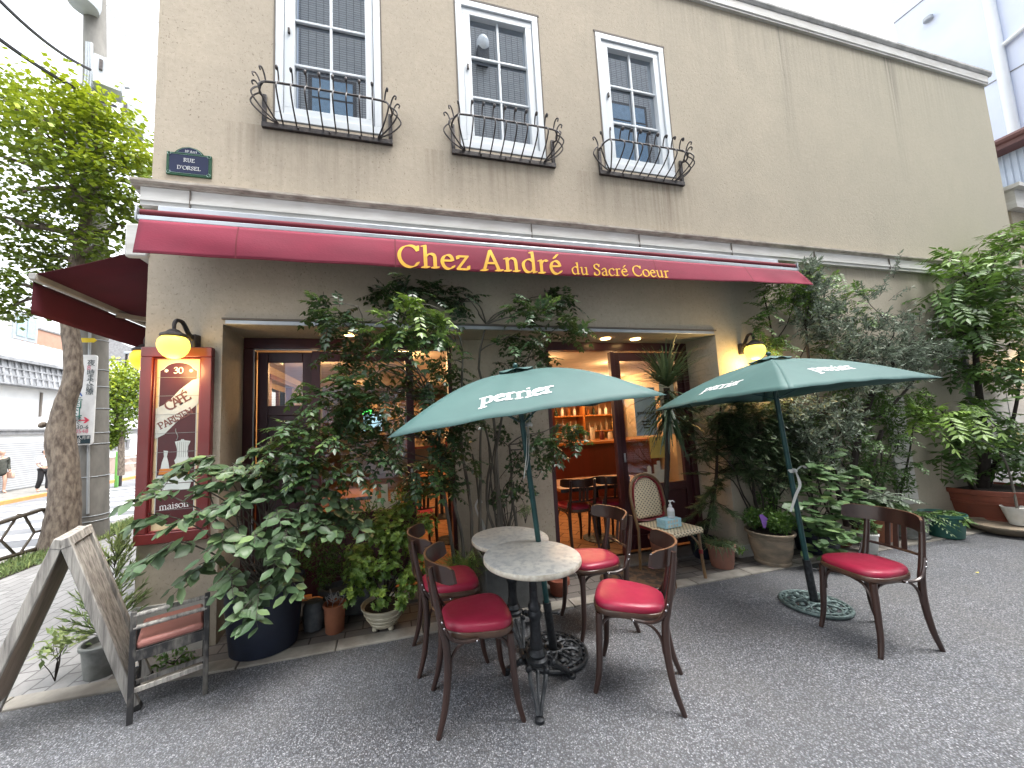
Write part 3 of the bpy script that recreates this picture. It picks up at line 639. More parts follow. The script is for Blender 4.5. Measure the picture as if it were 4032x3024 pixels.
# string cornice: moulded strip over a white band, returned round the street corner
def run_profile(poly, x0, x1, m, name, joints=()):
    mb = MB(); mb.prism([(p[0], p[1]) for p in poly], lambda u, v, w: (x0-(-u if False else 0)+w*0+0, YW-u, v) if w == 0 else (x1, YW-u, v), 1)
    return mb.build(name, m, cafe, smooth=False)
run_profile([(-.01, 3.245), (.045, 3.245), (.045, 3.275), (.055, 3.28), (.055, 3.305), (.045, 3.31), (.045, 3.39), (-.01, 3.39)], XL-.045, XR+.01, 'white_trim', 'band')
run_profile([(-.01, 3.392), (.05, 3.392), (.052, 3.405), (.065, 3.41), (.075, 3.422), (.075, 3.44), (-.01, 3.45)], XL-.10, XR+.03, 'cornice_dirty', 'cornice')
for x in (-1.47, 1.35, 2.55, 3.75, 5.0, 6.3): mb = MB(); mb.box(x-.003, x+.003, YW-.057, YW-.02, 3.25, 3.388); mb.build('joint', 'seal_grey', cafe)
mb = MB(); mb.box(XL-.045, XL-.0, YW+.001, 13, 3.245, 3.375); mb.box(XL-.10, XL, YW+.001, 13, 3.377, 3.43); mb.build('side_band', 'white_trim', cafe)
run_profile([(-.25, 6.46), (.03, 6.46), (.03, 6.48), (.04, 6.49), (.04, 6.60), (-.25, 6.60)], XL-.03, XR+.03, 'white_trim', 'roof_band')
run_profile([(-.25, 6.602), (.045, 6.602), (.05, 6.61), (.065, 6.64), (.065, 6.67), (-.25, 6.68)], XL-.1, XR+.1, 'coping_grey', 'coping')
# rust and rain streaks below the window boxes are dirt on the wall with a shape of their own
# upper windows
for wi, x in enumerate(WINX):
    y = YW+.03
    fr = MB(); o, i_ = .062, .125
    for a, b, c, d in ((x, x+WW, WZ0, WZ0+.07), (x, x+WW, WZ1-.065, WZ1), (x, x+o, WZ0+.07, WZ1-.065), (x+WW-o, x+WW, WZ0+.07, WZ1-.065)): fr.box(a, b, y-.035, y+.07, c, d)
    f = fr.build('window', 'pvc_white', cafe, bev=.004)
    sa = MB(); sx0, sx1, sz0, sz1 = x+o+.004, x+WW-o-.004, WZ0+.074, WZ1-.072; t = .068
    for a, b, c, d in ((sx0, sx1, sz0, sz0+t), (sx0, sx1, sz1-t, sz1), (sx0, sx0+t+.012, sz0+t, sz1-t), (sx1-t, sx1, sz0+t, sz1-t)): sa.box(a, b, y-.02, y+.05, c, d)
    gx0, gx1, gz0, gz1 = sx0+t+.012, sx1-t, sz0+t, sz1-t
    sa.box((gx0+gx1)/2-.011, (gx0+gx1)/2+.011, y+.006, y+.03, gz0, gz1)
    for k in (1, 2):
        zz = gz0+(gz1-gz0)*k/3; sa.box(gx0, gx1, y+.004, y+.028, zz-.011, zz+.011)
    sa.build('sash', 'pvc_white', f, bev=.003)
    g = MB(); g.add([(gx0, y+.032, gz0), (gx1, y+.032, gz0), (gx1, y+.032, gz1), (gx0, y+.032, gz1)], [(0, 1, 2, 3)]); g.build('pane', 'glass_upper', f, smooth=False)
    h = MB(); h.box(sx0+.03, sx0+.048, y-.04, y-.02, 4.96, 5.01); h.build('handle', 'iron', f, bev=.003)
    s = MB(); s.box(x-.02, x+WW+.02, YW-.006, YW+.02, WZ1+.002, WZ1+.022); s.box(x+WW+.001, x+WW+.014, YW-.004, YW+.02, WZ0, WZ1); s.box(x-.014, x-.001, YW-.004, YW+.02, WZ0, WZ1)
    s.build('seal', 'seal_grey', f)
# ---- shopfront joinery
def panel_bars(mb, rects, y0, y1):
    for a, b, c, d in rects: mb.box(a, b, y0, y1, c, d)
mb = MB()
panel_bars(mb, [(-1.248, .598, 2.25, 2.344), (1.602, 3.448, 2.25, 2.344), (-1.248, -1.17, .02, 2.248), (3.38, 3.448, .02, 2.248), (1.602, 1.66, .02, 2.248), (.56, .598, .02, 2.248)], YR, YR+.09)
mb.build('shopfront_frame', 'frame_wine', cafe, bev=.004)
mb = MB(); mb.box(-1.17, .56, YR+.02, YR+.03, 2.238, 2.2485); mb.box(-1.172, -1.162, YR+.005, YR+.02, .05, 2.24); mb.build('metal_edging', 'alu', cafe)
def leafdoor(name, x0, x1, y, z0=.06, lower=.74, st=.075, label=None, handle=None, ang=0., piv=None):
    m = MB(); th = .045
    rects = [(x0, x0+st, z0, 2.235), (x1-st, x1, z0, 2.235), (x0+st, x1-st, 2.14, 2.235), (x0+st, x1-st, lower-.09, lower), (x0+st, x1-st, z0, z0+.14)]
    for a, b, c, d in rects: m.box(a, b, y, y+th, c, d)
    m.box(x0+st+.001, x1-st-.001, y+.012, y+th-.008, z0+.141, lower-.091)
    fz = MB(); fz.add([(x0+st, y+.02, lower), (x1-st, y+.02, lower), (x1-st, y+.02, 2.14), (x0+st, y+.02, 2.14)], [(0, 1, 2, 3)])
    if ang:
        mt_ = Matrix.Translation(Vector((piv[0], piv[1], 0))) @ Matrix.Rotation(ang, 4, 'Z') @ Matrix.Translation(Vector((-piv[0], -piv[1], 0)))
        for q in (m, fz): q.v = [tuple(mt_ @ Vector(v)) for v in q.v]
    d = m.build(name, 'frame_wine', cafe, bev=.004); fz.build('pane', 'glass_shop', d, smooth=False)
    if handle:
        hh = MB(); hh.box(handle-.011, handle+.011, y-.012, y-.001, 1.0, 1.10); hh.build('handle', 'alu', d, bev=.003)
    return d
leafdoor('folding_door', -.70, .22, YR+.03, handle=.185)
leafdoor('folding_door', 2.47, 3.375, YR+.03, handle=2.51)
leafdoor('folding_door', -1.165, -.705, YR+.095, lower=1.74, st=.085)
mb = MB(); mb.box(2.405, 2.455, YR-.005, YR+.05, .02, 2.235); mb.build('door_post', 'frame_wine', cafe, bev=.004)
# paper skyline cut-outs stuck on the panes
def skyline(x0, y, z0, scale, spec):
    m = MB()
    for (a, b, h, roof) in spec:
        P = [(a, 0), (b, 0), (b, h)]+([((a+b)/2, h+roof)] if roof else [])+[(a, h)]
        m.prism([(p*scale, q_*scale) for p, q_ in P], lambda u, v, w: (x0+u, y-w, z0+v), .002)
        for k in range(int(h/16)):
            for j in (.3, .62):
                cx_ = a+(b-a)*j; cz = 8+k*16
                m.prism([((cx_+i*1.1)*scale, (cz+jj*1.6)*scale) for i, jj in ((-1, -1), (1, -1), (1, 1), (-1, 1))], lambda u, v, w: (x0+u, y-.0022-w, z0+v), .0004)
    return m
mA = skyline(-.24, YR+.045, .745, .0030, [(0, 13, 26, 0), (13.2, 18, 34, 0), (18.2, 34, 48, 18), (34.2, 46, 30, 0), (46.2, 66, 75, 0), (66.3, 74, 22, 0), (74.2, 92, 50, 0), (92.2, 105, 24, 0)])
mA.build('skyline_sticker', 'paper', cafe, smooth=False)
mB = skyline(2.58, YR+.045, .745, .0030, [(0, 10, 14, 0), (10.2, 30, 26, 0), (30.2, 40, 16, 10), (40.2, 56, 22, 0), (56.2, 74, 42, 0), (74.2, 90, 60, 6), (90.2, 104, 34, 0), (104.2, 118, 66, 0), (118.3, 132, 80, 0), (132.2, 150, 46, 0)])
mB.build('skyline_sticker', 'paper', cafe, smooth=False)
# notices taped to the sliding pane
mb = MB(); mb.box(2.70, 2.98, YR+.040, YR+.043, 1.28, 1.83); n1 = mb.build('notice', 'paper_blue', cafe)
mb = MB()
for k in range(9): mb.box(2.73+k*.026, 2.745+k*.026, YR+.0385, YR+.0395, 1.52, 1.55)
for k in range(3): mb.box(2.78+.01*k, 2.90-.01*k, YR+.0385, YR+.0395, 1.43-k*.035, 1.445-k*.035)
mb.build('print', 'cloth_black', n1, smooth=False)
mb = MB(); mb.box(2.86, 3.06, YR+.040, YR+.043, 1.02, 1.26); mb.build('notice', 'paper_yellow', cafe)
mb = MB(); mb.box(3.05, 3.25, YR+.040, YR+.043, 1.28, 2.1); mb.build('notice', 'paper', cafe)
# interior shell
mb = MB(); X0, X1, Y0, Y1, ZC = XL+.13, 5.2, YR+.1, 12.2, 2.42
mb.add([(X0, YR+.05, .03), (X1, YR+.05, .03), (X1, Y1, .03), (X0, Y1, .03)], [(0, 1, 2, 3)]); mb.build('floor', 'floor_tiles', cafe, smooth=False)
mb = MB(); mb.add([(X0, YR+.22, ZC), (X1, YR+.22, ZC), (X1, Y1, ZC), (X0, Y1, ZC)], [(3, 2, 1, 0)]); mb.build('ceiling', 'int_ceiling', cafe, smooth=False)
m2 = sheet_with_holes(lambda u, v, w: (X0-w, u, v), YR+.1, Y1, .03, ZC, [(5.25, 6.25, .9, 2.12), (7.6, 8.5, .9, 2.12), (9.6, 10.4, .9, 2.12)], .1)
m2.add([(X0, Y1, .03), (X1, Y1, .03), (X1, Y1, ZC), (X0, Y1, ZC)], [(0, 1, 2, 3)])
m2.add([(X1, Y0, .03), (X1, Y1, .03), (X1, Y1, ZC), (X1, Y0, ZC)], [(3, 2, 1, 0)])
m2.add([(X0, YR+.221, ZC), (X1, YR+.221, ZC), (X1, YR+.221, 2.36), (X0, YR+.221, 2.36)], [(0, 1, 2, 3)])
m2.build('inner_wall', 'int_wall', cafe, smooth=False)
mb = MB()
for a, b in ((5.13, 5.25), (6.25, 6.4), (7.48, 7.6), (8.5, 8.62), (9.48, 9.6), (10.4, 10.52)): mb.box(X0+.002, X0+.09, a, b, .85, 2.2)
mb.box(X0+.001, X0+.05, YR+.4, Y1, .04, .86); mb.box(X0+.002, X0+.12, 5.1, 10.5, 2.201, 2.26); mb.box(X0+.004, X0+.045, 5.72, 5.76, .9, 2.1)
mb.build('wainscot', 'int_wood', cafe, smooth=False)
mb = MB(); mb.add([(X0-.06, a, b) for a, b in ((5.25, .9), (6.25, .9), (6.25, 2.12), (5.25, 2.12))], [(0, 1, 2, 3)]); mb.add([(X0-.06, a, b) for a, b in ((7.6, .9), (8.5, .9), (8.5, 2.12), (7.6, 2.12))], [(0, 1, 2, 3)]); mb.build('side_pane', 'glass_shop', cafe, smooth=False)
mb = MB(); mb.box(1.45, 5.19, 8.2, 8.25, .03, ZC-.002); mb.box(1.9, 3.0, 6.25, 6.30, .03, ZC-.002); mb.build('partition', 'int_wood', cafe, smooth=False)
mb = MB(); mb.box(-1.25, 3.45, 3.26, 3.5, .007, .03); mb.build('door_sill', 'concrete_dark', cafe)
mb = MB(); mb.box(5.9, 6.22, YW-.03, YW-.002, .3, 1.6); d = mb.build('service_hatch', 'white_trim', cafe, bev=.005)
mb = MB(); mb.box(7.6, 8.95, YW-.03, YW-.002, .14, 2.22); d = mb.build('service_door', 'white_trim', cafe, bev=.005)
mb = MB(); mb.box(8.29, 8.3, YW-.034, YW-.031, .14, 2.2); mb.box(7.54, 7.59, YW-.04, YW, .12, 2.28); mb.box(7.591, 8.95, YW-.04, YW, 2.225, 2.28); mb.build('door_frame', 'grey_stone_trim', d)

# house opposite, behind the camera (seen mirrored in the panes)
hs_ = thing('tiled_house', 'grey tiled house across the lane, only seen mirrored in the window panes', 'building', (2, -4.5, 0))
mb = MB(); mb.box(-3.8, 13, -12, -3.4, 0, 16.5); mb.build('wall', 'wall_tiles', hs_, smooth=False)
mat('sky_tint_pane', (.15, .24, .34), .2)  # flat blue colour standing in for sky mirrored in these panes
for x, z, w_, h_ in ((-2.0, 9.1, 1.25, 2.1), (7.1, 9.3, 1.75, 2.9), (3.3, 4.6, 1.3, 1.3), (7.0, 4.5, 1.3, 1.3), (0, 5, 1.3, 1.3)):
    mb = MB(); mb.box(x, x+w_, -3.42, -3.36, z, z+h_); f = mb.build('window', 'iron', hs_)
    mb = MB(); mb.box(x+.1, x+w_-.1, -3.355, -3.35, z+.1, z+h_-.7); mb.box(x+.1, x+w_-.1, -3.355, -3.35, z+h_-.64, z+h_-.1); mb.build('pane', 'sky_tint_pane', f, smooth=False)
mb = MB(); mb.box(-2.75, -2.25, -3.6, -3.3, 0, 16.4); mb.build('corner_pier', 'pale_blue_wall', hs_)
mb = MB(); mb.box(2.8, 3.15, -3.39, -3.15, 12.5, 12.95); mb.build('lamp_box', 'iron', hs_); mb = MB(); mb.sphere((2.98, -3.22, 13.1), .2, 12, 8, 1.3); mb.build('lamp_globe', 'plastic_white', hs_)
mb = MB()
for k in range(26): mb.box(-2.0, 1.2, -3.39+.01*(k % 2), -3.35, .1+k*.1, .197+k*.1)
mb.build('roller_shutter', 'shutter', hs_, smooth=False)
mb = MB(); mb.box(3.4, 6.6, -3.38, -3.33, .1, 2.6); mb.build('garage_door', 'shutter', hs_)

# ================================================================== THINGS ON THE FACADE
def grille(cx, label):
    t = thing('window_grille', label, 'window grille', (cx, YW, 4.03), 0, 'wrought iron grilles below the upper windows')
    B = MB(); B.box(cx-.53, cx+.53, YW-.03, YW-.002, 4.03, 4.075)
    B.box(cx-.53, cx-.495, YW-.022, YW-.003, 4.075, 4.33); B.box(cx+.495, cx+.53, YW-.022, YW-.003, 4.075, 4.33); B.build('base_bar', 'iron', t, bev=.003)
    top = smoothline([(cx-.515, YW-.01, 4.31), (cx-.53, YW-.07, 4.29), (cx-.50, YW-.13, 4.315), (cx-.42, YW-.155, 4.32), (cx, YW-.16, 4.32), (cx+.42, YW-.155, 4.32), (cx+.50, YW-.13, 4.315), (cx+.53, YW-.07, 4.29), (cx+.515, YW-.01, 4.31)], 5)
    T = MB(); T.tube(top, .0085, 6); T.build('top_rail', 'iron', t)
    def barpts(bx, bdir, spread):
        # base point on the bar, bulging out along bdir, curled tip
        dx, dy = bdir; L = math.hypot(dx, dy); dx /= L; dy /= L
        b = Vector((bx, YW-.02, 4.07)); o = Vector((dx, dy, 0))
        P = [b, b+o*.12+Vector((0, 0, .06)), b+o*.205+Vector((0, 0, .145)), b+o*.185+Vector((0, 0, .21)), b+o*.142+Vector((0, 0, .255)), b+o*.155+Vector((0, 0, .315))]
        P += [b+o*.18+Vector((0, 0, .345)), b+o*.20+Vector((0, 0, .332)), b+o*.192+Vector((0, 0, .308))]
        return smoothline(P, 4)
    for k in range(8):
        x = cx-.365+k*.73/7; m = MB(); p = barpts(x, (0, -1), 0); m.tube(p, [.0065]*(len(p)-7)+[.008, .011, .013, .013, .012, .010, .007], 6); m.build('bar', 'iron', t)
    for s in (-1, 1):
        for a in (28, 56, 82):
            m = MB(); p = barpts(cx+s*.40, (s*sin(R(a)), -cos(R(a))), 0); m.tube(p, .0068, 6); m.build('bar', 'iron', t)
    for s in (-.25, 0, .25):
        m = MB(); m.sphere((cx+s, YW-.033, 4.052), .009, 8, 6); m.build('bolt', 'iron', t)
for x, l in zip(WINX, ('wrought iron window grille with curled tips under the left window, nearest the street corner', 'wrought iron window grille under the middle upper window', 'wrought iron window grille under the right upper window, farthest from the street')): grille(x+WW/2, l)

# street name plate
t = thing('street_name_plate', 'blue and green enamel street name plate reading RUE D\'ORSEL on the upper wall corner', 'street sign', (-1.5, YW, 3.53))
cx, z0, z1, hw = -1.502, 3.535, 3.72, .152
arch = [(cx-.10, z1), (cx-.085, z1+.02), (cx-.05, z1+.045), (cx, z1+.056), (cx+.05, z1+.045), (cx+.085, z1+.02), (cx+.10, z1)]
pl = [(cx-hw, z0), (cx+hw, z0), (cx+hw, z1)]+arch[::-1]+[(cx-hw, z1)]
mb = MB(); mb.prism(pl, lambda u, v, w: (u, YW-.001-w, v), .012); mb.build('plate', 'plaque_green', t, smooth=False)
mb = MB(); mb.prism([(cx-hw+.02, z0+.02), (cx+hw-.02, z0+.02), (cx+hw-.02, z1-.015), (cx-hw+.02, z1-.015)], lambda u, v, w: (u, YW-.013-w, v), .001)
mb.prism([(cx-.083, z1+.002), (cx+.083, z1+.002)]+[(cx+(p[0]-cx)*.78, z1+.004+(p[1]-z1)*.8) for p in arch[::-1]], lambda u, v, w: (u, YW-.013-w, v), .001); mb.build('field', 'plaque_blue', t, smooth=False)
mb = MB()
def ringline(mb, pts, w_, y): mb.tube([(p[0], y, p[1]) for p in pts], w_, 4, closed=True)
ringline(mb, [(cx-hw+.017, z0+.017), (cx+hw-.017, z0+.017), (cx+hw-.017, z1-.012), (cx-hw+.017, z1-.012)], .0013, YW-.0142)
for sx_, sz in ((-1, z0+.017), (1, z0+.017), (-1, z1-.012), (1, z1-.012)):
    ringline(mb, [(cx+sx_*(hw-.017)+.012*cos(a), sz+.012*sin(a)) for a in np.linspace(0, 2*pi, 11)[:-1]], .0016, YW-.0155)
ringline(mb, [(cx+(p[0]-cx)*.86, z1+.001+(p[1]-z1)*.88) for p in arch], .0013, YW-.0142)
mb.build('line', 'plaque_line', t)
mb = MB()
for s, em, zz in (('RUE', .041, 3.647), ("D'ORSEL", .041, 3.583), ('18', .026, 3.728)):
    w_ = textwidth(s, em) if s != '18' else .062
    x = letters(mb, s, em, wallmap(cx-w_/2, zz, YW-.0148), nib=9, thin=3)
    if s == '18': x = letters(mb, 'e', .014, wallmap(cx-w_/2+x, zz+.01, YW-.0148), nib=9, thin=3)+x; letters(mb, 'Arrt', .026, wallmap(cx-w_/2+x+.004, zz, YW-.0148), nib=9, thin=3)
mb.build('lettering', 'letter_white', t, smooth=False)

# ------------------------------------------------------------------ wall lamps
def wall_lamp(base, out, label, m='lamp_glow', power=1.6, dark='iron'):
    base = Vector(base); out = Vector(out).normalized(); t = thing('wall_lamp', label, 'wall lamp', base, 0, 'globe lamps on the cafe walls')
    mb = MB(); mb.obox(base+out*.018, (.055, .055, .12), math.atan2(out.y, out.x)); mb.build('back_plate', dark, t, bev=.008)
    g = base+out*.185
    arm = smoothline([base+out*.03+Vector((0, 0, .01)), base+out*.075+Vector((0, 0, .06)), base+out*.12+Vector((0, 0, .125)), base+out*.165+Vector((0, 0, .13)), g+Vector((0, 0, .10)), g+Vector((0, 0, .055))], 5)
    mb = MB(); mb.tube(arm, [.017, .016, .014, .013, .011], 8); mb.build('arm', dark, t)
    mb = MB(); mb.lathe([(.012, .062), (.03, .055), (.05, .035), (.078, .022), (.082, .008), (.075, .0)], g, 20); mb.build('cap', dark, t)
    mb = MB(); mb.lathe([(.072, .0), (.088, -.02), (.094, -.05), (.092, -.075), (.080, -.105), (.060, -.13), (.035, -.147), (.001, -.153)], g, 24); mb.build('globe', m, t)
    l = bpy.data.lights.new('bulb', 'POINT'); l.energy = power; l.color = (1, .62, .22); l.shadow_soft_size = .09
    lo = bpy.data.objects.new('bulb', l); col0.objects.link(lo); lo.parent = t; lo.location = out*.185+Vector((0, 0, -.20))
    return t
wall_lamp((-1.42, YW, 2.20), (-.35, -1, 0), 'lit globe wall lamp on a dark arm above the burgundy menu board')
wall_lamp((3.77, YW, 2.19), (-.15, -1, 0), 'lit globe wall lamp on the wall between the shopfront and the olive tree', 'lamp_glow', 5)
wall_lamp((XL, 3.45, 2.20), (-1, -.1, 0), 'glowing amber globe wall lamp on the street side of the corner, below the side awning', 'lamp_dim', 1.5)
wall_lamp((9.0, YW, 2.2), (0, -1, 0), 'lit globe wall lamp mostly hidden in foliage at the far right', 'lamp_glow', 4)

# ------------------------------------------------------------------ cafe sign board beside the shopfront
t = thing('menu_board', 'tall burgundy framed tile sign reading CAFE PARISIEN with painted coffee pots', 'sign board', (-1.52, YW, .75))
bx0, bx1, bz0, bz1, y = -1.745, -1.295, .76, 2.16, YW-.003
mb = MB(); fw = .075
for a, b, c, d, th in ((bx0, bx1, bz0, bz0+fw, .05), (bx0, bx1, bz1-fw, bz1, .05), (bx0, bx0+fw, bz0+fw, bz1-fw, .05), (bx1-fw, bx1, bz0+fw, bz1-fw, .05),
    (bx0+fw, bx1-fw, bz0+fw, bz0+fw+.012, .035), (bx0+fw, bx1-fw, bz1-fw-.012, bz1-fw, .035), (bx0+fw, bx0+fw+.012, bz0+fw+.012, bz1-fw-.012, .035), (bx1-fw-.012, bx1-fw, bz0+fw+.012, bz1-fw-.012, .035)): mb.box(a, b, y-th, y, c, d)
mb.build('frame', 'sign_wood', t, bev=.006)
ix0, ix1, iz0, iz1 = bx0+fw+.012, bx1-fw-.012, bz0+fw+.012, bz1-fw-.012; yf = y-.016; W_ = ix1-ix0; cx = (ix0+ix1)/2
mb = MB(); mb.box(ix0, ix1, yf, y-.001, iz0, iz1); mb.build('tile_panel', 'sign_cream', t)
def flat(poly, off, m, name): mm = MB(); mm.prism(poly, lambda u, v, w: (u, yf-off-w, v), .0006); return mm.build(name, m, t, smooth=False)
fx0, fx1 = ix0+.022, ix1-.022
arc = [(cx+(fx1-cx-.022)*cos(a), iz1-.088+.062*sin(a)) for a in np.linspace(0, pi, 13)]
arcb = [(cx+(fx1-cx-.022)*cos(a), iz0+.08-.06*sin(a)) for a in np.linspace(pi, 2*pi-.0, 13)]
arcb = [(cx-(fx1-cx-.022)*cos(a), iz0+.09-.06*sin(a)) for a in np.linspace(0, pi, 13)]
field = [(fx0, iz0+.105)]+[(fx0, iz0+.09)]+arcb+[(fx1, iz0+.09), (fx1, iz1-.10)]+[(fx1, iz1-.088)]+arc+[(fx0, iz1-.088)]
field = [(fx0, iz0+.09)]+arcb[1:-1]+[(fx1, iz0+.09), (fx1, iz1-.088)]+arc[1:-1]+[(fx0, iz1-.088)]
fo = [(cx+(u-cx)*1.05, (iz0+iz1)/2+(v-(iz0+iz1)/2)*1.006) for u, v in field]
flat(fo, .0005, 'sign_white', 'border'); flat(field, .0014, 'sign_maroon', 'field')
ban = [(ix0+.004, 1.49), (ix0+.06, 1.52), (cx-.01, 1.60), (ix1-.05, 1.70), (ix1-.008, 1.74), (ix1-.004, 1.93), (ix1-.05, 1.915), (cx+.01, 1.845), (cx-.05, 1.77), (ix0+.05, 1.735), (ix0+.002, 1.71)]
flat(ban, .0024, 'sign_white', 'banner')
mb = MB(); letters(mb, '30', .062, wallmap(cx-.035, 1.968, yf-.0026), nib=11, thin=4)
for s in (-1, 1):
    for a in range(8): mb.prism([(0, -.0015), (.013, -.003), (.013, .003), (0, .0015)], lambda u, v, w, a=a, s=s: (cx+s*.078+u*cos(a*pi/4)-v*sin(a*pi/4), yf-.0024-w-.00005*a, 1.987+u*sin(a*pi/4)+v*cos(a*pi/4)), .0002)
letters(mb, 'maison', .062, wallmap(ix0+.045, .985, yf-.0026, R(4)), nib=8, thin=3, adv=.95); letters(mb, 'Cafe', .07, wallmap(ix0+.04, 1.09, yf-.0026, R(4)), nib=8, thin=3) if False else None
letters(mb, 'De', .07, wallmap(ix0+.04, 1.085, yf-.0026, R(4)), nib=8, thin=3); letters(mb, 'la', .07, wallmap(ix0+.15, 1.085, yf-.0026, R(4)), nib=8, thin=3) if 'l' in G else None
mb.build('white_lettering', 'letter_white', t, smooth=False)
mb = MB(); letters(mb, 'CAFÉ', .092, wallmap(ix0+.078, 1.69, yf-.0036, R(31)), nib=13, thin=4, adv=.66); letters(mb, 'PARISIEN', .066, wallmap(ix0+.035, 1.557, yf-.0036, R(29)), nib=12, thin=4, adv=.80)
mb.build('banner_lettering', 'sign_letter', t, smooth=False)
# painted pots: white coffee pot with steam, glass cruet, cake stands
pot = [(.0, 0), (.085, 0), (.09, .03), (.078, .045), (.068, .09), (.075, .13), (.088, .165), (.05, .172), (.045, .18), (.03, .18), (.025, .172), (-.01, .165), (.0, .13), (.008, .09), (.0, .045), (-.01, .03)]
px, pz = cx+.0, 1.30
flat([(px+u, pz+v) for u, v in pot], .0024, 'sign_white', 'coffee_pot_motif')
mb = MB()
for k in range(6): mb.box(px+.004+k*.0135, px+.007+k*.0135, yf-.0036, yf-.0031, pz+.05, pz+.16)
mb.tube([(px+.0+.008*sin(k*.9), yf-.0035, pz+.175+k*.014) for k in range(7)], .0025, 4)
mb.build('pot_lines', 'sign_line', t, smooth=False)
flat([(ix0+.045, 1.27), (ix0+.10, 1.27), (ix0+.092, 1.32), (ix0+.082, 1.36), (ix0+.088, 1.40), (ix0+.06, 1.405), (ix0+.064, 1.36), (ix0+.052, 1.32)], .0024, 'sign_white', 'cruet_motif')
flat([(ix0+.035, 1.235), (ix0+.125, 1.235), (ix0+.12, 1.275), (ix0+.04, 1.275)], .0034, 'sign_amber', 'cake_motif')
flat([(cx+.005, 1.23), (cx+.085, 1.23), (cx+.09, 1.27), (cx, 1.27)], .0034, 'sign_amber', 'cake_motif')
flat([(ix0+.02, 1.17), (ix1-.025, 1.17), (ix1-.02, 1.185), (ix1-.05, 1.22), (cx+.0, 1.225), (ix0+.03, 1.228), (ix0+.015, 1.19)], .0024, 'sign_white', 'tray_motif')
flat([(ix0+.06, 1.12), (ix1-.05, 1.12), (ix1-.04, 1.165), (ix0+.05, 1.165)], .0026, 'sign_white', 'cup_motif')
mb = MB()
for k in range(1, 9): mb.box(ix0, ix1, yf-.0042, yf-.0037, iz0+k*(iz1-iz0)/9.0-.0012, iz0+k*(iz1-iz0)/9.0+.0012)
mb.build('tile_joint', 'sign_line', t, smooth=False)

# ------------------------------------------------------------------ awnings
aw = thing('awning', 'long crimson shop awning with yellow lettering along its valance, rolled in over the shopfront', 'awning', (1.3, YW, 3.1))
xa, xb, yb = -1.66, 4.32, 2.80
mb = MB(); mb.box(xa+.03, xb-.03, YW-.14, YW-.002, 3.075, 3.20); mb.build('housing', 'alu', aw, bev=.01)
mb = MB(); mb.tube([(xa+.01, yb+.035, 3.055), (xb-.01, yb+.035, 3.055)], .028, 14); mb.grid(lambda u, v: (xa+.02+(xb-xa-.04)*u, yb+.05+v*(YW-.15-yb-.05), 3.078+.04*v), 4, 4); mb.build('rolled_cloth', 'awning_dark', aw)
mb = MB(); mb.box(xa, xb, yb, yb+.055, 2.992, 3.028); mb.build('front_bar', 'alu', aw, bev=.006)
for q0 in (xa-.012, xb+.001): mb = MB(); mb.box(q0, q0+.011, yb-.002, yb+.06, 2.99, 3.09); mb.build('end_cap', 'alu', aw, bev=.004)
def val(u, v):      # valance cloth: u along, v downwards; lifted towards the right end
    x = xa+.02+(xb-xa-.03)*u; h = .262-.085*u**1.4
    y = yb-.004-(.028+.03*u)*v-.016*v*sin(7*u+1)-.006*v*sin(31*u)-.004*sin(60*u)*v
    y += -.010*sin(34*u-4.2*v)*math.exp(-7*u)*v**.6-.006*sin(90*u-3*v)*math.exp(-14*(1-u))*v
    return Vector((x+.10*u**14*v, y-.012*sin(pi*v)*(1-u), 2.990-h*v))
mb = MB(); mb.grid(lambda u, v: val(u, v), 160, 10); vo = mb.build('valance', 'awning_cloth', aw, ang=80, solid=.002)
for u0 in (.10, .285, .475, .69, .875): mb = MB(); mb.grid(lambda u, v: val(u0+.0016*u, v)+Vector((0, -.0022, 0)), 1, 10); mb.build('seam', 'awning_dark', vo)
mb = MB(); mb.grid(lambda u, v: val(u, .965+.012*v)+Vector((0, -.0018, 0)), 160, 1); mb.build('hem_seam', 'awning_dark', vo)
def valtext(x0, b0, slope):
    def f(u, v, w):
        x = x0+u; uu = (x-xa-.02)/(xb-xa-.03); z = b0+slope*u+v; h = .262-.085*uu**1.4
        vv = (2.990-z)/h; p = val(uu, vv); return (x, p.y-.0035-w, z)
    return f
mb = MB(); letters(mb, 'Chez André', .262, valtext(.075, 2.752, .018), nib=10.5, thin=3.2, ang=24, adv=1.04)
letters(mb, 'du Sacré Coeur', .150, valtext(1.58, 2.782, .020), nib=9.5, thin=3.2, ang=24, adv=1.02)
mb.build('lettering', 'letter_yellow', aw, smooth=False)
sa = thing('side_awning', 'crimson awning, colour darkened for shade, spread over the street side pavement at the corner', 'awning', (XL, 5, 2.93), 0)
def sw(u, v): return (XL-.08-.64*u, 3.16+3.6*v, 2.945-.24*u-.012*sin(pi*u))
mb = MB(); mb.grid(sw, 8, 12); mb.build('cloth', 'awning_shaded', sa, solid=.003)
mb = MB(); mb.grid(lambda u, v: (XL-.728-.01*sin(9*v)*u, 3.17+3.58*v, 2.655-.235*u), 6, 40); mb.build('valance', 'awning_shaded', sa, solid=.003)
mb = MB(); mb.box(XL-.745, XL-.70, 3.15, 6.78, 2.665, 2.715); mb.build('front_bar', 'arm_grey', sa, bev=.006)
mb = MB(); mb.obox((XL-.07, 3.105, 2.98), (.15, .05, .26)); mb.box(XL-.14, XL-.002, 3.13, 6.8, 2.90, 3.09); mb.build('housing', 'white_trim', sa, bev=.015)
for y in (3.95, 5.9):
    mb = MB(); mb.bar((XL-.715, y, 2.655), (XL-.42, y+.30, 2.66), .035, .045); mb.bar((XL-.42, y+.30, 2.66), (XL-.03, y+.02, 2.80), .035, .045); mb.sphere((XL-.42, y+.3, 2.66), .03, 10, 6); mb.build('folding_arm', 'arm_grey', sa, bev=.004)

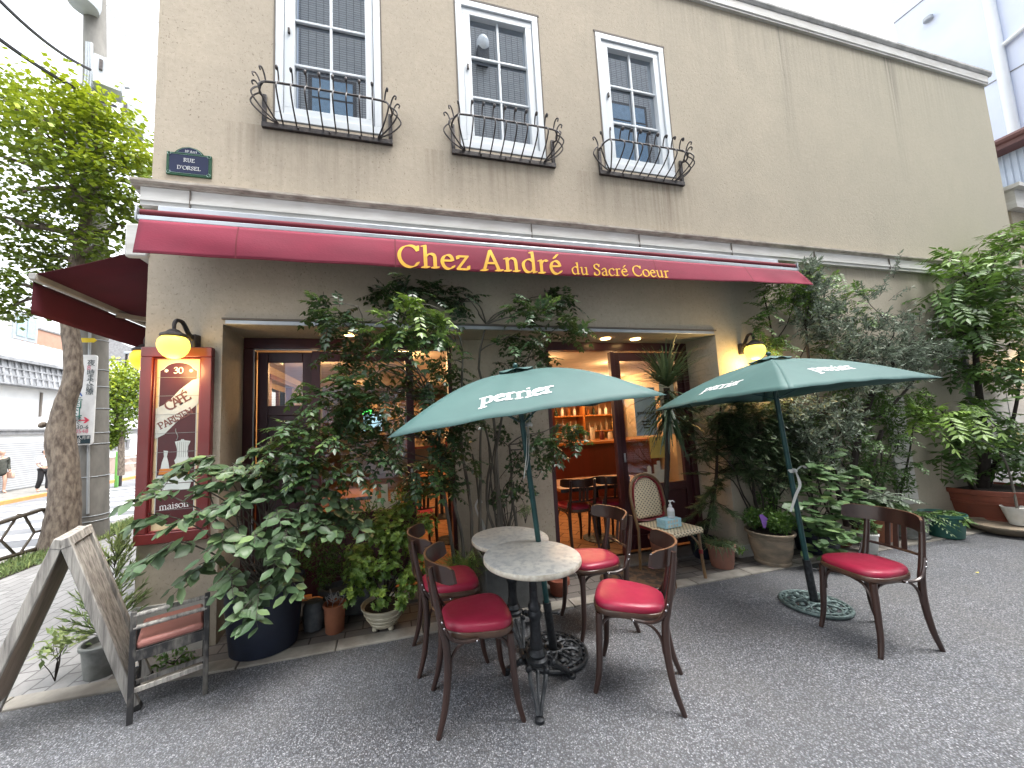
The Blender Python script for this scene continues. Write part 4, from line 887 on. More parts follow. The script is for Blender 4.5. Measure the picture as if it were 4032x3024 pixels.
# ================================================================== FURNITURE
def bentwood(label, loc, rz_, group='bentwood cafe chairs with red seats'):
    t = thing('cafe_chair', label, 'chair', (0, 0, 0), 0, group)
    def seatpt(a, k=1., z=.0):      # rounded trapezoid outline, front at +x
        c, s_ = cos(a), sin(a); e = .62
        x = (abs(c)**e)*(1 if c > 0 else -1)*.185; hw = .185 if True else 0; hw = .168+.028*(x/.185)
        return (x*k, (abs(s_)**e)*(1 if s_ > 0 else -1)*hw*k, z)
    A = np.linspace(0, 2*pi, 41)[:-1]
    mb = MB(); rows = [(.98, .430), (1., .440), (1.0, .452)]; prof = [(.985, .452), (.995, .462), (.985, .475), (.93, .485), (.8, .491), (.55, .494), (.25, .495)]
    def ringset(mb, prof, cap=True, capb=True):
        base = len(mb.v); n = len(A)
        for k, z in prof: mb.v += [seatpt(a, k, z) for a in A]
        for i in range(len(prof)-1): mb.f += [(base+i*n+j, base+i*n+(j+1) % n, base+(i+1)*n+(j+1) % n, base+(i+1)*n+j) for j in range(n)]
        if cap: mb.f.append(tuple(base+(len(prof)-1)*n+j for j in range(n)))
        if capb: mb.f.append(tuple(base+j for j in range(n))[::-1])
    ringset(mb, prof); mb.build('seat', 'vinyl_red', t, ang=70)
    mb = MB(); ringset(mb, [(.95, .415), (1.015, .42), (1.03, .432), (1.03, .447), (1.015, .4515)]); mb.build('seat_frame', 'chair_ring', t, ang=60)
    for s in (-1, 1):
        mb = MB(); mb.tube(smoothline([(.150, s*.150, .418), (.158, s*.158, .25), (.17, s*.166, .10), (.195, s*.172, 0)], 4), [.019, .018, .016, .0125], 10); mb.build('leg', 'chair_wood', t)
        mb = MB(); mb.tube(smoothline([(-.250, s*.148, .79), (-.232, s*.150, .66), (-.200, s*.152, .50), (-.182, s*.152, .42), (-.178, s*.152, .28), (-.198, s*.158, .12), (-.235, s*.165, 0)], 4), [.013, .016, .018, .019, .019, .017, .0125], 10); mb.build('leg', 'chair_wood', t)
        # bent brace from frame up the post with screws
        mb = MB(); mb.tube(smoothline([(-.02, s*.178, .425), (-.10, s*.178, .425), (-.155, s*.174, .445), (-.19, s*.170, .50), (-.205, s*.168, .55)], 4), .009, 6); mb.build('brace', 'chair_wood', t)
        mb = MB()
        for p in ((-.19, s*.178, .50), (-.20, s*.177, .53), (-.03, s*.188, .425)): mb.sphere(p, .006, 6, 5)
        mb.build('screw', 'screw', t)
    def arch(a, b):
        a, b = Vector(a), Vector(b); m_ = (a+b)/2; d = b-a
        return smoothline([a, a+Vector((0, 0, .07))+d*.03, a.lerp(b, .16)+Vector((0, 0, .125)), a.lerp(b, .38)+Vector((0, 0, .142)), a.lerp(b, .62)+Vector((0, 0, .142)), a.lerp(b, .84)+Vector((0, 0, .125)), b+Vector((0, 0, .07))-d*.03, b], 3)
    fl, fr_, bl, br_ = (.155, -.140, .27), (.155, .140, .27), (-.165, -.148, .27), (-.165, .148, .27)
    for a, b in ((fl, fr_), (fl, bl), (fr_, br_)):
        mb = MB(); mb.tube(arch(a, b), .0085, 6); mb.build('hoop', 'chair_wood', t)
    # curved top board
    def board(u, v, o):
        a = (u-.5)*2; y = .222*a; x = -.268+.125*abs(a)**2.2; rr = 1-max(0, (abs(a)-.86)/.14)**2*.30
        zc = .755+.0*a; return Vector((x-.013*(v-.5)+o, y, zc+(v-.5)*.092*rr))
    mb = MB(); nu, nv = 24, 4
    for o in (0, .013):
        mb.grid(lambda u, v: board(u, v, o), nu, nv)
    n1 = (nu+1)*(nv+1)
    per = [i*(nv+1) for i in range(nu+1)]+[nu*(nv+1)+j for j in range(1, nv+1)]+[i*(nv+1)+nv for i in range(nu-1, -1, -1)]+[j for j in range(nv-1, 0, -1)]
    for i in range(len(per)): a, b = per[i], per[(i+1) % len(per)]; mb.f.append((a, b, n1+b, n1+a))
    bb = mb.build('backrest', 'chair_wood', t, ang=50)
    mb = MB(); pts = [board(u, 1, .0065)+Vector((0, 0, .0012)) for u in np.linspace(0.01, .99, 22)]; mb.tube(pts, .0068, 6, flat=.25, refup=(0, 0, 1)); mb.build('ply_edge', 'chair_edge', bb)
    rail = [(-.214+.0, -.15, .555), (-.232, -.08, .553), (-.238, 0, .552), (-.232, .08, .553), (-.214, .15, .555)]
    mb = MB(); mb.tube(smoothline(rail, 4), .0095, 8); mb.build('lower_rail', 'chair_wood', t)
    for y in (-.045, 0, .045):
        mb = MB(); mb.bar((-.238, y, .556), (-.262, y, .712), .030, .007, (1, 0, 0)); mb.build('slat', 'chair_wood', t, bev=.002)
    t.location = loc; t.rotation_euler = (0, 0, rz_); W[t.name] = Matrix.Translation(Vector(loc)) @ Matrix.Rotation(rz_, 4, 'Z')
    return t
chair = bentwood('bentwood chair with red seat nearest the camera, left of the front table', (.43, 2.03, 0), R(-2))
def put_chair(label, x, y, deg, z=0., group=None):
    c = copy_tree(chair); c.location = (x, y, z); c.rotation_euler = (0, 0, R(deg)); c['label'] = label
    if group: c['group'] = group
    return c
put_chair('bentwood chair with red seat left of the back table, behind the nearest chair', .36, 2.50, 2)
put_chair('bentwood chair with bright red seat at the right of the front marble table', 1.32, 1.92, 140)
put_chair('bentwood chair with red seat between the two marble tables and the doormat', 1.43, 2.50, 176)
put_chair('bentwood chair with red seat standing alone on the asphalt beside the right parasol base', 3.02, 1.79, 171)

def round_table(label, x, y, rz_):
    t = thing('round_table', label, 'table', (0, 0, 0), 0, 'round marble cafe tables on cast iron pedestals')
    mb = MB(); mb.lathe([(.001, .672), (.262, .672), (.275, .675), (.280, .682), (.280, .698), (.276, .7035)], n=64); mb.build('table_edge', 'table_edge', t, ang=50)
    mb = MB(); mb.lathe([(.2775, .7036), (.272, .706), (.001, .7062)], n=64); mb.build('tabletop', 'marble', t)
    prof = [(.035, .215), (.038, .23), (.034, .25), (.031, .27), (.031, .36), (.034, .372), (.041, .385), (.041, .40), (.033, .412), (.038, .425), (.036, .44), (.026, .452), (.024, .47), (.022, .56), (.030, .572), (.033, .582), (.026, .594), (.022, .605), (.022, .66), (.05, .671)]
    mb = MB(); mb.lathe(prof, n=16); mb.build('column', 'iron_black', t)
    mb = MB(); mb.lathe([(.03, .13), (.055, .14), (.062, .15), (.060, .165), (.046, .175), (.052, .19), (.044, .205), (.034, .216)], n=20); mb.build('collar', 'iron_black', t)
    for k in range(3):
        a = k*2*pi/3; mb = MB(); d = Vector((cos(a), sin(a), 0)); s_ = Vector((-sin(a), cos(a), 0))
        for q in (-1, 1):
            mb.tube(smoothline([d*.05+s_*q*.045+Vector((0, 0, .145)), d*.105+s_*q*.040+Vector((0, 0, .115)), d*.15+s_*q*.024+Vector((0, 0, .07)), d*.195+s_*q*.012+Vector((0, 0, .04)), d*.215+s_*q*.008+Vector((0, 0, .02))], 4), [.014, .013, .011, .012], 6)
            mb.sphere(d*.075+s_*q*.05+Vector((0, 0, .145)), .017, 8, 6)
        mb.tube([d*.06+Vector((0, 0, .13)), d*.12+Vector((0, 0, .10)), d*.2+Vector((0, 0, .035))], [.012, .009, .006], 6)
        mb.lathe([(.024, .0), (.026, .006), (.024, .016), (.015, .022)], d*.222, 14); mb.build('foot', 'iron_black', t)
    t.location = (x, y, 0); t.rotation_euler = (0, 0, rz_); t.scale = (1, 1, 1.03); return t
t1 = round_table('round mottled marble cafe table in front, on a black cast iron pedestal', .775, 2.03, R(-112))
t2 = copy_tree(t1); t2.location = (.825, 2.58, 0); t2.rotation_euler = (0, 0, R(-95)); t2.scale = (1, 1, .94); t2['label'] = 'round mottled marble cafe table at the back, nearest the slender potted tree'

# ------------------------------------------------------------------ parasols
def parasol(label, base, A, C, texts, basemat, bow=.07):
    t = thing('parasol', label, 'parasol', base, 0, 'green square parasols')
    A = Vector(A); C = [Vector(c) for c in C]; b = Vector(base); nC = len(C); cen = sum(C, Vector())/nC
    def rib(k, v): p = A.lerp(C[k % nC], v); return p+Vector((0, 0, bow*sin(pi*v**.95)))
    def surf(k, u, v):
        p = rib(k, v).lerp(rib(k+1, v), u); s_ = sin(pi*u)
        inn = (cen-p); inn.z = 0
        edge = inn.normalized()*(.02*s_*v**2)
        return p+edge+Vector((0, 0, -.010*s_*sin(pi*min(v, 1)**.8)+.018*s_*v**2.2+.0035*s_*sin(26*u+5*v)*v))
    for k in range(nC):
        mb = MB(); mb.grid(lambda u, v: surf(k, u, .02+.98*v), 22, 14); mb.build('canopy_panel', 'umbrella_cloth', t, ang=85, solid=.002)
    mb = MB()
    for k in range(nC): mb.grid(lambda u, v: A+Vector((0, 0, .028))+(rib(k, .16*v).lerp(rib(k+1, .16*v), u)-A)*1.02+Vector((0, 0, -.012*v-.008*sin(3*pi*u)*v)), 8, 4)
    mb.build('vent_cap', 'umbrella_cloth', t, ang=85, solid=.002)
    mb = MB(); mb.sphere(A+Vector((0, 0, .045)), .018, 10, 8); mb.tube([A-Vector((0, 0, .02)), A+Vector((0, 0, .04))], .008, 8); mb.build('finial', 'umbrella_pole', t)
    ax = (A-b).normalized(); sl_ = A-ax*.33
    for k in range(nC):
        mb = MB(); mb.tube([rib(k, v)-Vector((0, 0, .012)) for v in np.linspace(.03, .97, 10)], .0055, 6); mb.build('rib', 'umbrella_pole', t)
        mb = MB(); mb.tube([sl_, rib(k, .5)-Vector((0, 0, .02))], .005, 6); mb.build('strut', 'umbrella_pole', t)
    mb = MB(); mb.tube([b+ax*.30, A-ax*.02], .0175, 14); mb.build('pole', 'umbrella_pole', t)
    mb = MB(); mb.tube([b+Vector((0, 0, .02)), b+ax*.34], .026, 14); mb.tube([b+ax*.27, b+ax*.27+Vector((.05, -.03, 0))], .006, 6); mb.sphere(b+ax*.27+Vector((.055, -.033, 0)), .011, 8, 6)
    mb.build('sleeve', 'iron_black', t)
    mb = MB(); r_ = .205
    for rr, tr, zz in ((r_, .013, .016), (r_*.84, .009, .022), (.055, .016, .03)): mb.tube([(b.x+rr*cos(a), b.y+rr*sin(a), zz) for a in np.linspace(0, 2*pi, 41)[:-1]], tr, 8, closed=True)
    for k in range(24):
        a = k*pi/12; mb.sphere((b.x+r_*.92*cos(a), b.y+r_*.92*sin(a), .018), .013, 6, 4)
    for k in range(8):
        a = k*pi/4
        for s_ in (-1, 1):
            mb.tube(smoothline([(b.x+rr*cos(a+s_*da), b.y+rr*sin(a+s_*da), zz) for rr, da, zz in ((.05, 0, .035), (.09, .22, .04), (.125, .36, .034), (.16, .25, .028), (.175, 0, .022))], 3), .009, 6)
        mb.sphere((b.x+.125*cos(a), b.y+.125*sin(a), .030), .020, 8, 5, .7); mb.sphere((b.x+.10*cos(a+pi/8), b.y+.10*sin(a+pi/8), .030), .015, 8, 5, .7)
    mb.build('base', basemat, t)
    for k, u0, v0, em, flip in texts:
        mb = MB(); p0 = surf(k, .5, .6); W0 = (C[(k+1) % nC]-C[k % nC]).length; H0 = (C[k % nC].lerp(C[(k+1) % nC], .5)-A).length
        nn = (surf(k, .52, .6)-surf(k, .48, .6)).cross(surf(k, .5, .62)-surf(k, .5, .58)).normalized(); nn = nn if nn.z > 0 else -nn
        def f(u, v, w):
            vv = v0-v/H0; uu = u0+(u/W0)/max(vv, .2)*flip
            return surf(k, min(max(uu, 0), 1), min(max(vv, .02), 1))+nn*(.0028+w)
        letters(mb, 'perrier', em, lambda u, v, w: f(u-textwidth('perrier', em)/2, v, w), nib=15, thin=6, ang=12, adv=1.0); mb.build('lettering', 'letter_white', t, smooth=False)
    return t
U1C = [(1.20, 1.35, 1.59), (1.59, 2.57, 1.56), (.37, 2.96, 1.42), (-.02, 1.74, 1.45)]
U1C = [(1.59+.0, 1.36, 1.59), (1.59, 2.57, 1.56), (.37, 2.96, 1.42), (-.02, 1.74, 1.45)]
parasol('green square parasol with white lettering planted between the two marble tables', (.99, 2.29, 0), (.783, 2.155, 1.815), [(1.20, 1.35, 1.59), (1.59, 2.57, 1.60), (.37, 2.96, 1.56), (-.02, 1.74, 1.45)], [(3, .48, .82, .128, 1)], 'iron_black')
parasol('green square parasol at the right with a pale verdigris iron base, beside the lone chair', (3.12, 2.20, 0), (3.026, 2.25, 1.92), [(2.35, 1.65, 1.625), (3.62, 1.58, 1.67), (3.70, 2.85, 1.59), (2.43, 2.92, 1.54)], [(0, .5, .74, .125, 1), (3, .48, .78, .12, 1)], 'iron_verdigris', .05)
# ribbons tied to the poles
def ribbon(c, label, seed, tails):
    t = thing('ribbon', label, 'ribbon', c, 0, 'pale ribbons tied round the parasol poles'); c = Vector(c); rr = np.random.RandomState(seed)
    mb = MB(); mb.tube([c+Vector((.024*cos(a), .024*sin(a), .006*sin(3*a))) for a in np.linspace(0, 2*pi, 13)[:-1]], .007, 6, closed=True, flat=1.6); mb.sphere(c+Vector((-.01, -.03, 0)), .013, 8, 6); mb.build('knot', 'ribbon', t)
    for tl in tails:
        pts = smoothline([c+Vector((-.01, -.03, 0))+Vector(p) for p in tl], 5); mb = MB(); mb.tube(pts, [.004]+[.011]*3+[.008], 4, flat=.12); mb.build('tail', 'ribbon', t)
ribbon((.87, 2.21, 1.48), 'limp pale ribbon hanging from the pole of the parasol between the tables', 1, [[(0, 0, 0), (-.02, -.01, -.09), (-.025, 0, -.2), (-.05, 0, -.34)], [(0, 0, 0), (-.005, -.01, -.1), (-.015, 0, -.22), (-.03, 0, -.29)], [(0, 0, 0), (.02, -.01, .06), (.0, -.01, .075), (-.02, 0, .03)]])
ribbon((3.08, 2.215, 1.02), 'white ribbon tied in a bow with one long tail on the right parasol pole', 2, [[(0, 0, 0), (.04, -.01, .03), (.08, 0, .035), (.11, 0, .015)], [(0, 0, 0), (0, -.02, -.1), (-.04, -.01, -.18), (-.10, 0, -.30)], [(0, 0, 0), (-.03, 0, .015), (-.05, 0, -.01)]])

# ------------------------------------------------------------------ rattan bistro chair with supplies
t = thing('rattan_chair', 'burgundy and cream woven rattan bistro chair holding a pump bottle and a blue box', 'chair', (2.53, 3.0, 0), R(-82))
Wt = W[t.name]
def L(p): return Wt @ Vector(p)
def rot_pts(ps): return [L(p) for p in ps]
for s in (-1, 1):
    mb = MB(); mb.tube(rot_pts(smoothline([(.185, s*.18, .44), (.19, s*.185, .2), (.205, s*.19, 0)], 3)), .0135, 10); mb.build('leg', 'cane', t)
    mb = MB(); mb.tube(rot_pts(smoothline([(.19, s*.183, .25), (.185, s*.15, .33), (.18, s*.06, .42), (.18, 0, .43)], 4)), .008, 8); mb.build('hoop', 'cane', t)
    mb = MB(); mb.tube(rot_pts([(.188, s*.184, .26), (.189, s*.184, .225)]), .0175, 10); mb.build('binding', 'burgundy_wrap', t)
    mb = MB(); mb.tube(rot_pts([(-.17, s*.18, .42), (-.19, s*.18, 0)]), .0135, 10); mb.build('leg', 'cane', t)
hoop = [(-.17, -.185, .40), (-.185, -.205, .55), (-.205, -.215, .70), (-.225, -.18, .82), (-.24, -.10, .885), (-.245, 0, .905), (-.24, .10, .885), (-.225, .18, .82), (-.205, .215, .70), (-.185, .205, .55), (-.17, .185, .40)]
mb = MB(); mb.tube(rot_pts(smoothline(hoop, 5)), .0145, 10); mb.build('back_frame', 'cane', t)
def oval(k, x_off=0): return [(p[0]+x_off, p[1]*k, .655+(p[2]-.655)*k) for p in smoothline(hoop[1:-1], 4)]
inner = [(-.185, -.172, .49), (-.20, -.188, .67), (-.218, -.158, .80), (-.232, -.085, .862), (-.238, 0, .88), (-.232, .085, .862), (-.218, .158, .80), (-.20, .188, .67), (-.185, .172, .49)]
mb = MB(); mb.tube(rot_pts(smoothline(inner, 4, True)), .016, 8, closed=True, flat=.6); mb.build('back_border', 'burgundy_wrap', t)
def uvquadmesh(name, fn, nu, nv, uvs, m, parent, solid=.006):
    mb = MB(); mb.grid(fn, nu, nv); o = mb.build(name, m, parent, solid=solid, ang=80)
    uvl = o.data.uv_layers.new(name='UV'); g = [(i/nu*uvs[0], j/nv*uvs[1]) for i in range(nu+1) for j in range(nv+1)]
    for lp in o.data.loops: uvl.data[lp.index].uv = g[lp.vertex_index]
    return o
def backw(u, v):
    z = .49+.385*v; k = float(np.interp(v, [0, .45, .78, .93, 1], [.168, .185, .158, .09, .04])); return L((-.19-.045*v, (u-.5)*2*k, z))
uvquadmesh('back_weave', backw, 12, 20, (11, 14), 'weave', t)
def seatw(u, v):
    x = -.17+.38*v; hwid = .18+.02*v; e = max(0, v-.93)/.07
    return L((x, (u-.5)*2*hwid, .455-.004*cos(pi*(u-.5))-.0*e))
uvquadmesh('seat_weave', seatw, 10, 10, (14, 14), 'weave', t, .012)
uvquadmesh('seat_edge', lambda u, v: L((.212+.001, (u-.5)*2*.2, .45-.035*v)), 10, 2, (14, 1.6), 'weave', t, .01)
mb = MB(); mb.tube(rot_pts([(.17, -.18, .43), (.17, .18, .43), (-.17, .17, .43), (-.17, -.17, .43)]), .012, 8, closed=True); mb.build('seat_rail', 'burgundy_wrap', t)
tb = thing('tissue_box', 'pale blue flat tissue box lying on the rattan chair', 'box', (2.50, 2.93, .465), R(8))
for k, (a, b) in enumerate(((0, .037), (.039, .076))):
    mb = MB(); mb.obox((2.50, 2.93, .466+(a+b)/2), (.20, .10, b-a), R(8)); bo = mb.build('carton', 'label_blue', tb, bev=.002)
    mb = MB()
    for q in range(4): mb.obox(Vector((2.50, 2.93, .466+(a+b)/2))+Matrix.Rotation(R(8), 3, 'Z') @ Vector((-.06+q*.035, -.0505, 0)), (.02, .001, .022), R(8))
    mb.build('print', 'paper', bo, smooth=False)
pb = thing('pump_bottle', 'clear hand sanitiser pump bottle standing on the blue box', 'bottle', (2.53, 2.93, .543))
mb = MB(); mb.lathe([(.029, 0), (.031, .005), (.031, .07), (.027, .085), (.012, .098), (.012, .105)], (2.53, 2.93, .543), 18); mb.build('bottle', 'plastic_white', pb)
mb = MB(); mb.lathe([(.0318, .02), (.0318, .062)], (2.53, 2.93, .543), 18); mb.build('label_band', 'sign_white', pb)
mb = MB(); c = Vector((2.53, 2.93, .543)); mb.lathe([(.015, .100), (.015, .118), (.006, .121), (.006, .145), (.014, .147), (.012, .158)], c, 14); mb.tube([c+Vector((0, 0, .152)), c+Vector((.025, -.008, .155)), c+Vector((.038, -.012, .142))], .005, 6); mb.build('pump', 'plastic_white', pb)

# ------------------------------------------------------------------ A-board and old chair
t = thing('a_board', 'weathered grey wooden A-frame board standing on the lane at the left edge', 'sandwich board', (-1.76, 2.66, 0))
dv = Vector((-.23, .66, 0)).normalized(); sv = Vector((dv.y, -dv.x, 0)); apn = Vector((-1.705, 2.43, 0)); RID = .335; ZR = .985
def ab(s, l, z, off=0):  # side s(-1 left,+1 right), along ridge l, height z
    k = (ZR-z)/ZR*.315+.012; return apn+dv*l+sv*(s*k+off)+Vector((0, 0, z))
for s, mm in ((-1, 'brown_wood'), (1, 'grey_wood')):
    mb = MB(); n_ = (sv*s*ZR+Vector((0, 0, .315))).normalized()*.016; lo_ = .20 if s == 1 else .16
    P = [ab(s, 0, lo_), ab(s, RID, lo_), ab(s, RID, ZR), ab(s, 0, ZR)]
    mb.add([p-n_*.0 for p in P]+[p-n_*1.6 for p in P], [(0, 1, 2, 3), (7, 6, 5, 4), (0, 4, 5, 1), (1, 5, 6, 2), (2, 6, 7, 3), (3, 7, 4, 0)]); mb.build('board', 'grey_wood' if s == 1 else 'brown_wood', t, bev=.003)
    mb = MB()
    for l in (.0, RID-.03): mb.bar(ab(s, l+.015, 0)-n_*.3, ab(s, l+.015, ZR+.004)-n_*.3, .036, .044, n_)
    mb.build('stile', 'grey_wood', t, bev=.004)
    for l in (.0, RID-.03):
        mb = MB(); mb.bar(ab(s, l+.015, .001)-n_*.3, ab(s, l+.015, .03)-n_*.3, .042, .05, n_); mb.build('foot_cap', 'rubber', t, bev=.004)
    mb = MB(); mb.bar(ab(s, -.005, ZR-.02)-n_*.4, ab(s, RID+.005, ZR-.02)-n_*.4, .05, .045, n_); mb.build('top_rail', 'grey_wood', t, bev=.004)
mb = MB(); mb.bar(ab(1, RID-.03, .28), ab(1, RID-.2, .17)+sv*.02, .02, .012); mb.build('stay', 'alu', t)
t = thing('folding_chair', 'old worn black slatted chair with a faded pink seat beside the A-frame board', 'chair', (-1.26, 2.66, 0))
pa, pb_ = Vector((-1.375, 2.44, 0)), Vector((-1.085, 2.57, 0)); ux = (pb_-pa).normalized(); fx = Vector((-ux.y, ux.x, 0))
H_ = .565
for q in (pa, pb_):
    mb = MB(); mb.bar(q, q+Vector((0, 0, H_)), .022, .026, ux); mb.build('leg', 'worn_black', t, bev=.003)
    mb = MB(); mb.bar(q+fx*.31, q+fx*.31+Vector((0, 0, .36)), .022, .026, ux); mb.build('leg', 'worn_black', t, bev=.003)
    mb = MB(); mb.bar(q+Vector((0, 0, .13)), q+fx*.31+Vector((0, 0, .13)), .014, .022); mb.build('stretcher', 'worn_black', t, bev=.002)
for z, r_ in ((H_-.02, .012), (H_-.085, .012)):
    mb = MB(); mb.tube([pa+Vector((0, 0, z)), pb_+Vector((0, 0, z))], r_, 10); mb.build('back_rail', 'grey_wood', t)
mb = MB(); mb.bar(pa+Vector((0, 0, .335)), pb_+Vector((0, 0, .335)), .02, .055); mb.bar(pa+fx*.31+Vector((0, 0, .335)), pb_+fx*.31+Vector((0, 0, .335)), .02, .055); mb.build('seat_rail', 'worn_black', t, bev=.002)
mb = MB(); cS = (pa+pb_)/2+fx*.155+Vector((0, 0, .385)); mb.obox(cS, (.29, .33, .04), math.atan2(ux.y, ux.x)); mb.build('seat', 'pink_vinyl', t, bev=.015)
mb = MB(); mb.bar(pa+fx*.15+Vector((0, 0, .13)), pb_+fx*.15+Vector((0, 0, .13)), .014, .022); mb.bar(pa+Vector((0, 0, .16)), pb_+Vector((0, 0, .16)), .014, .022); mb.build('stretcher', 'grey_wood', t)

# ================================================================== POTS AND PLANTS
def pot(name, label, c, prof, m, cat='plant pot', n=28, soil=None, ribs=0, ribd=0, group=None, sx=1., sy=1., bands_=None):
    """a pot is the thing; what grows in it is a thing of its own"""
    t = thing(name, label, cat, c, 0, group); mb = MB(); mb.lathe(prof, c, n, sx, sy, ribs, ribd); mb.build('body', m, t, ang=35)
    top = prof[soil if soil is not None else -1]
    mb = MB(); mb.lathe([(.001, top[1]-.02), (top[0]*.9, top[1]-.022)], c, 18, sx, sy); mb.build('soil', 'soil', t)
    return t
def potprof(rb, rt, h, rim=.012, rimh=.04):
    return [(rb, 0), (rb+.003, .004), (rt-.004, h-rimh-.003), (rt+rim, h-rimh), (rt+rim, h-.004), (rt+rim-.004, h), (rt-.006, h), (rt-.012, h-.04)]
def plant(name, label, c, group=None, cat='plant'): return thing(name, label, cat, c, 0, group)
GP = 'potted plants along the cafe wall'
# navy pot with the large-leaved shrub
P0 = Vector((-.90, 2.98, .006))
pot('tall_pot', 'large dark navy plastic tub under the big-leaved shrub at the left', P0, [(.20, 0), (.215, .01), (.245, .30), (.25, .40), (.262, .42), (.262, .45), (.25, .452), (.235, .41)], 'black_pot', soil=6, sx=1, sy=.85)
pl = plant('leafy_shrub', 'spreading shrub with large pale veined leaves growing in the dark navy tub', P0+Vector((0, 0, .43)), cat='shrub')
st = MB(); lv = Leaves(); base = P0+Vector((0, 0, .42))
tips = [(330, 1055, 2.55), (380, 1010, 2.7), (420, 1100, 2.5), (350, 1180, 2.5), (430, 1220, 2.6), (450, 1040, 2.7), (480, 1150, 2.5), (520, 1060, 2.6), (560, 960, 2.85), (560, 1040, 2.7), (600, 1100, 2.55), (640, 1060, 2.7), (690, 1050, 2.8), (740, 1080, 2.75), (760, 1120, 2.7), (700, 1130, 2.6), (640, 1160, 2.55), (550, 1150, 2.5), (500, 1240, 2.5), (560, 1270, 2.48), (620, 1230, 2.6), (540, 1290, 2.5), (670, 1000, 2.9), (590, 1010, 2.8), (430, 980, 2.8), (320, 1110, 2.55), (500, 1000, 2.75), (480, 1090, 2.6), (590, 1180, 2.52), (660, 1100, 2.62), (700, 1055, 2.7), (640, 1025, 2.75), (600, 1050, 2.7), (560, 1000, 2.75), (740, 1100, 2.72), (680, 1110, 2.62), (620, 1130, 2.58), (520, 1020, 2.7), (450, 1000, 2.75)]
for px, py, Y in tips:
    e = at(px, py, Y); L_ = branch(st, base+Vector(rs.normal(size=3)*np.array([.05, .04, .0])), e, .008, .003, .10, 3, 5)
    e = np.array(e); pb0 = np.array(L_[len(L_)//2]); dd = nrm((e-pb0)[None])[0]
    for _ in range(3):
        dr = nrm((dd+rs.normal(size=3)*.5)[None])[0]; dr[2] = dr[2]*.4-.05; ln = .22+.1*rs.rand()
        n = 8; tt = np.linspace(0, 1, n); Pp = e-dr*ln*.5+dr*ln*tt[:, None]-np.array([0, 0, .10])*tt[:, None]**2
        sd_ = nrm(np.cross(dr, [0, 0, 1.])[None])[0]; sgn = np.where(np.arange(n) % 2, 1, -1)[:, None]
        D = nrm(dr*.55+sd_*sgn*.8+rs.normal(size=(n, 3))*.22-np.array([0, 0, .35]))
        Nn = np.array([0, 0, 1.])+rs.normal(size=(n, 3))*.30+np.array([0, -.35, 0])
        lv.add(Pp, D, Nn, .092*(.7+.5*rs.rand(n)), .054*(.8+.4*rs.rand(n)), np.clip(.42+.2*rs.normal(size=n), 0, 1)); st.tube([tuple(x) for x in Pp], [.003, .0015], 3)
st.tube([base-Vector((0, 0, .05)), base+Vector((.02, 0, .25)), base+Vector((.0, .02, .5))], [.02, .014, .008], 8)
lv.build('foliage', 'leaf_big', pl, 2, fold=.16, curl=.18); st.build('stem', 'bark_smooth', pl)

# bonsai azalea in the footed cream bowl
Pb = Vector((-.08, 2.96, .006))
t = pot('bonsai_bowl', 'cream ribbed bonsai bowl on little feet, holding a bright azalea', Pb, [(.085, .03), (.10, .032), (.115, .055), (.112, .06), (.135, .085), (.131, .09), (.152, .12), (.148, .125), (.162, .155), (.168, .162), (.168, .172), (.158, .172), (.150, .150)], 'cream_glaze', soil=11)
for a in (.6, 2.2, 3.8, 5.3): mb = MB(); mb.sphere(Pb+Vector((.085*cos(a), .085*sin(a), .018)), .022, 10, 6, .9); mb.build('foot', 'cream_glaze', t)
pl = plant('azalea', 'rounded small-leaved azalea bush with bright green tips in the cream bowl', Pb+Vector((0, 0, .15)), cat='shrub')
st = MB(); lv = Leaves()
for px, py, Y, r_, n in [(850, 1180, 2.95, .13, 130), (800, 1240, 2.85, .12, 120), (760, 1280, 2.8, .08, 70), (880, 1250, 2.85, .13, 130), (830, 1130, 3.0, .13, 110), (900, 1190, 2.95, .11, 100), (780, 1190, 2.95, .11, 90), (860, 1110, 3.05, .10, 80), (820, 1290, 2.78, .07, 60), (870, 1300, 2.76, .05, 30), (880, 1090, 2.95, .1, 90), (920, 1130, 2.95, .09, 70), (820, 1150, 2.9, .12, 110), (860, 1150, 2.85, .12, 110), (780, 1220, 2.8, .12, 100), (910, 1240, 2.9, .09, 60), (840, 1220, 2.8, .1, 90), (770, 1240, 2.85, .09, 60)]:
    e = at(px, py, Y); branch(st, Pb+Vector((0, 0, .15)), e, .007, .002, .14, 3, 4)
    for q in in_ball(int(n/1.6), .15):                     # whorls at twig ends
        c = np.array(e)+q*r_; k = 7; a = rs.rand()*6+np.arange(k)*2*pi/k; ax = nrm((q+np.array([0, -.2, .8]))[None])[0]; u = nrm(np.cross(ax, [1, .3, .2])[None])[0]; v = np.cross(ax, u)
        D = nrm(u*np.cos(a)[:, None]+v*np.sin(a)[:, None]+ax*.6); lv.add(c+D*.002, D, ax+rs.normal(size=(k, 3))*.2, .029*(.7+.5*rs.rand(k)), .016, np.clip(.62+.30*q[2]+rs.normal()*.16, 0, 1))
lv.build('foliage', 'leaf_azalea', pl, 1); st.build('stem', 'bark_dark', pl)

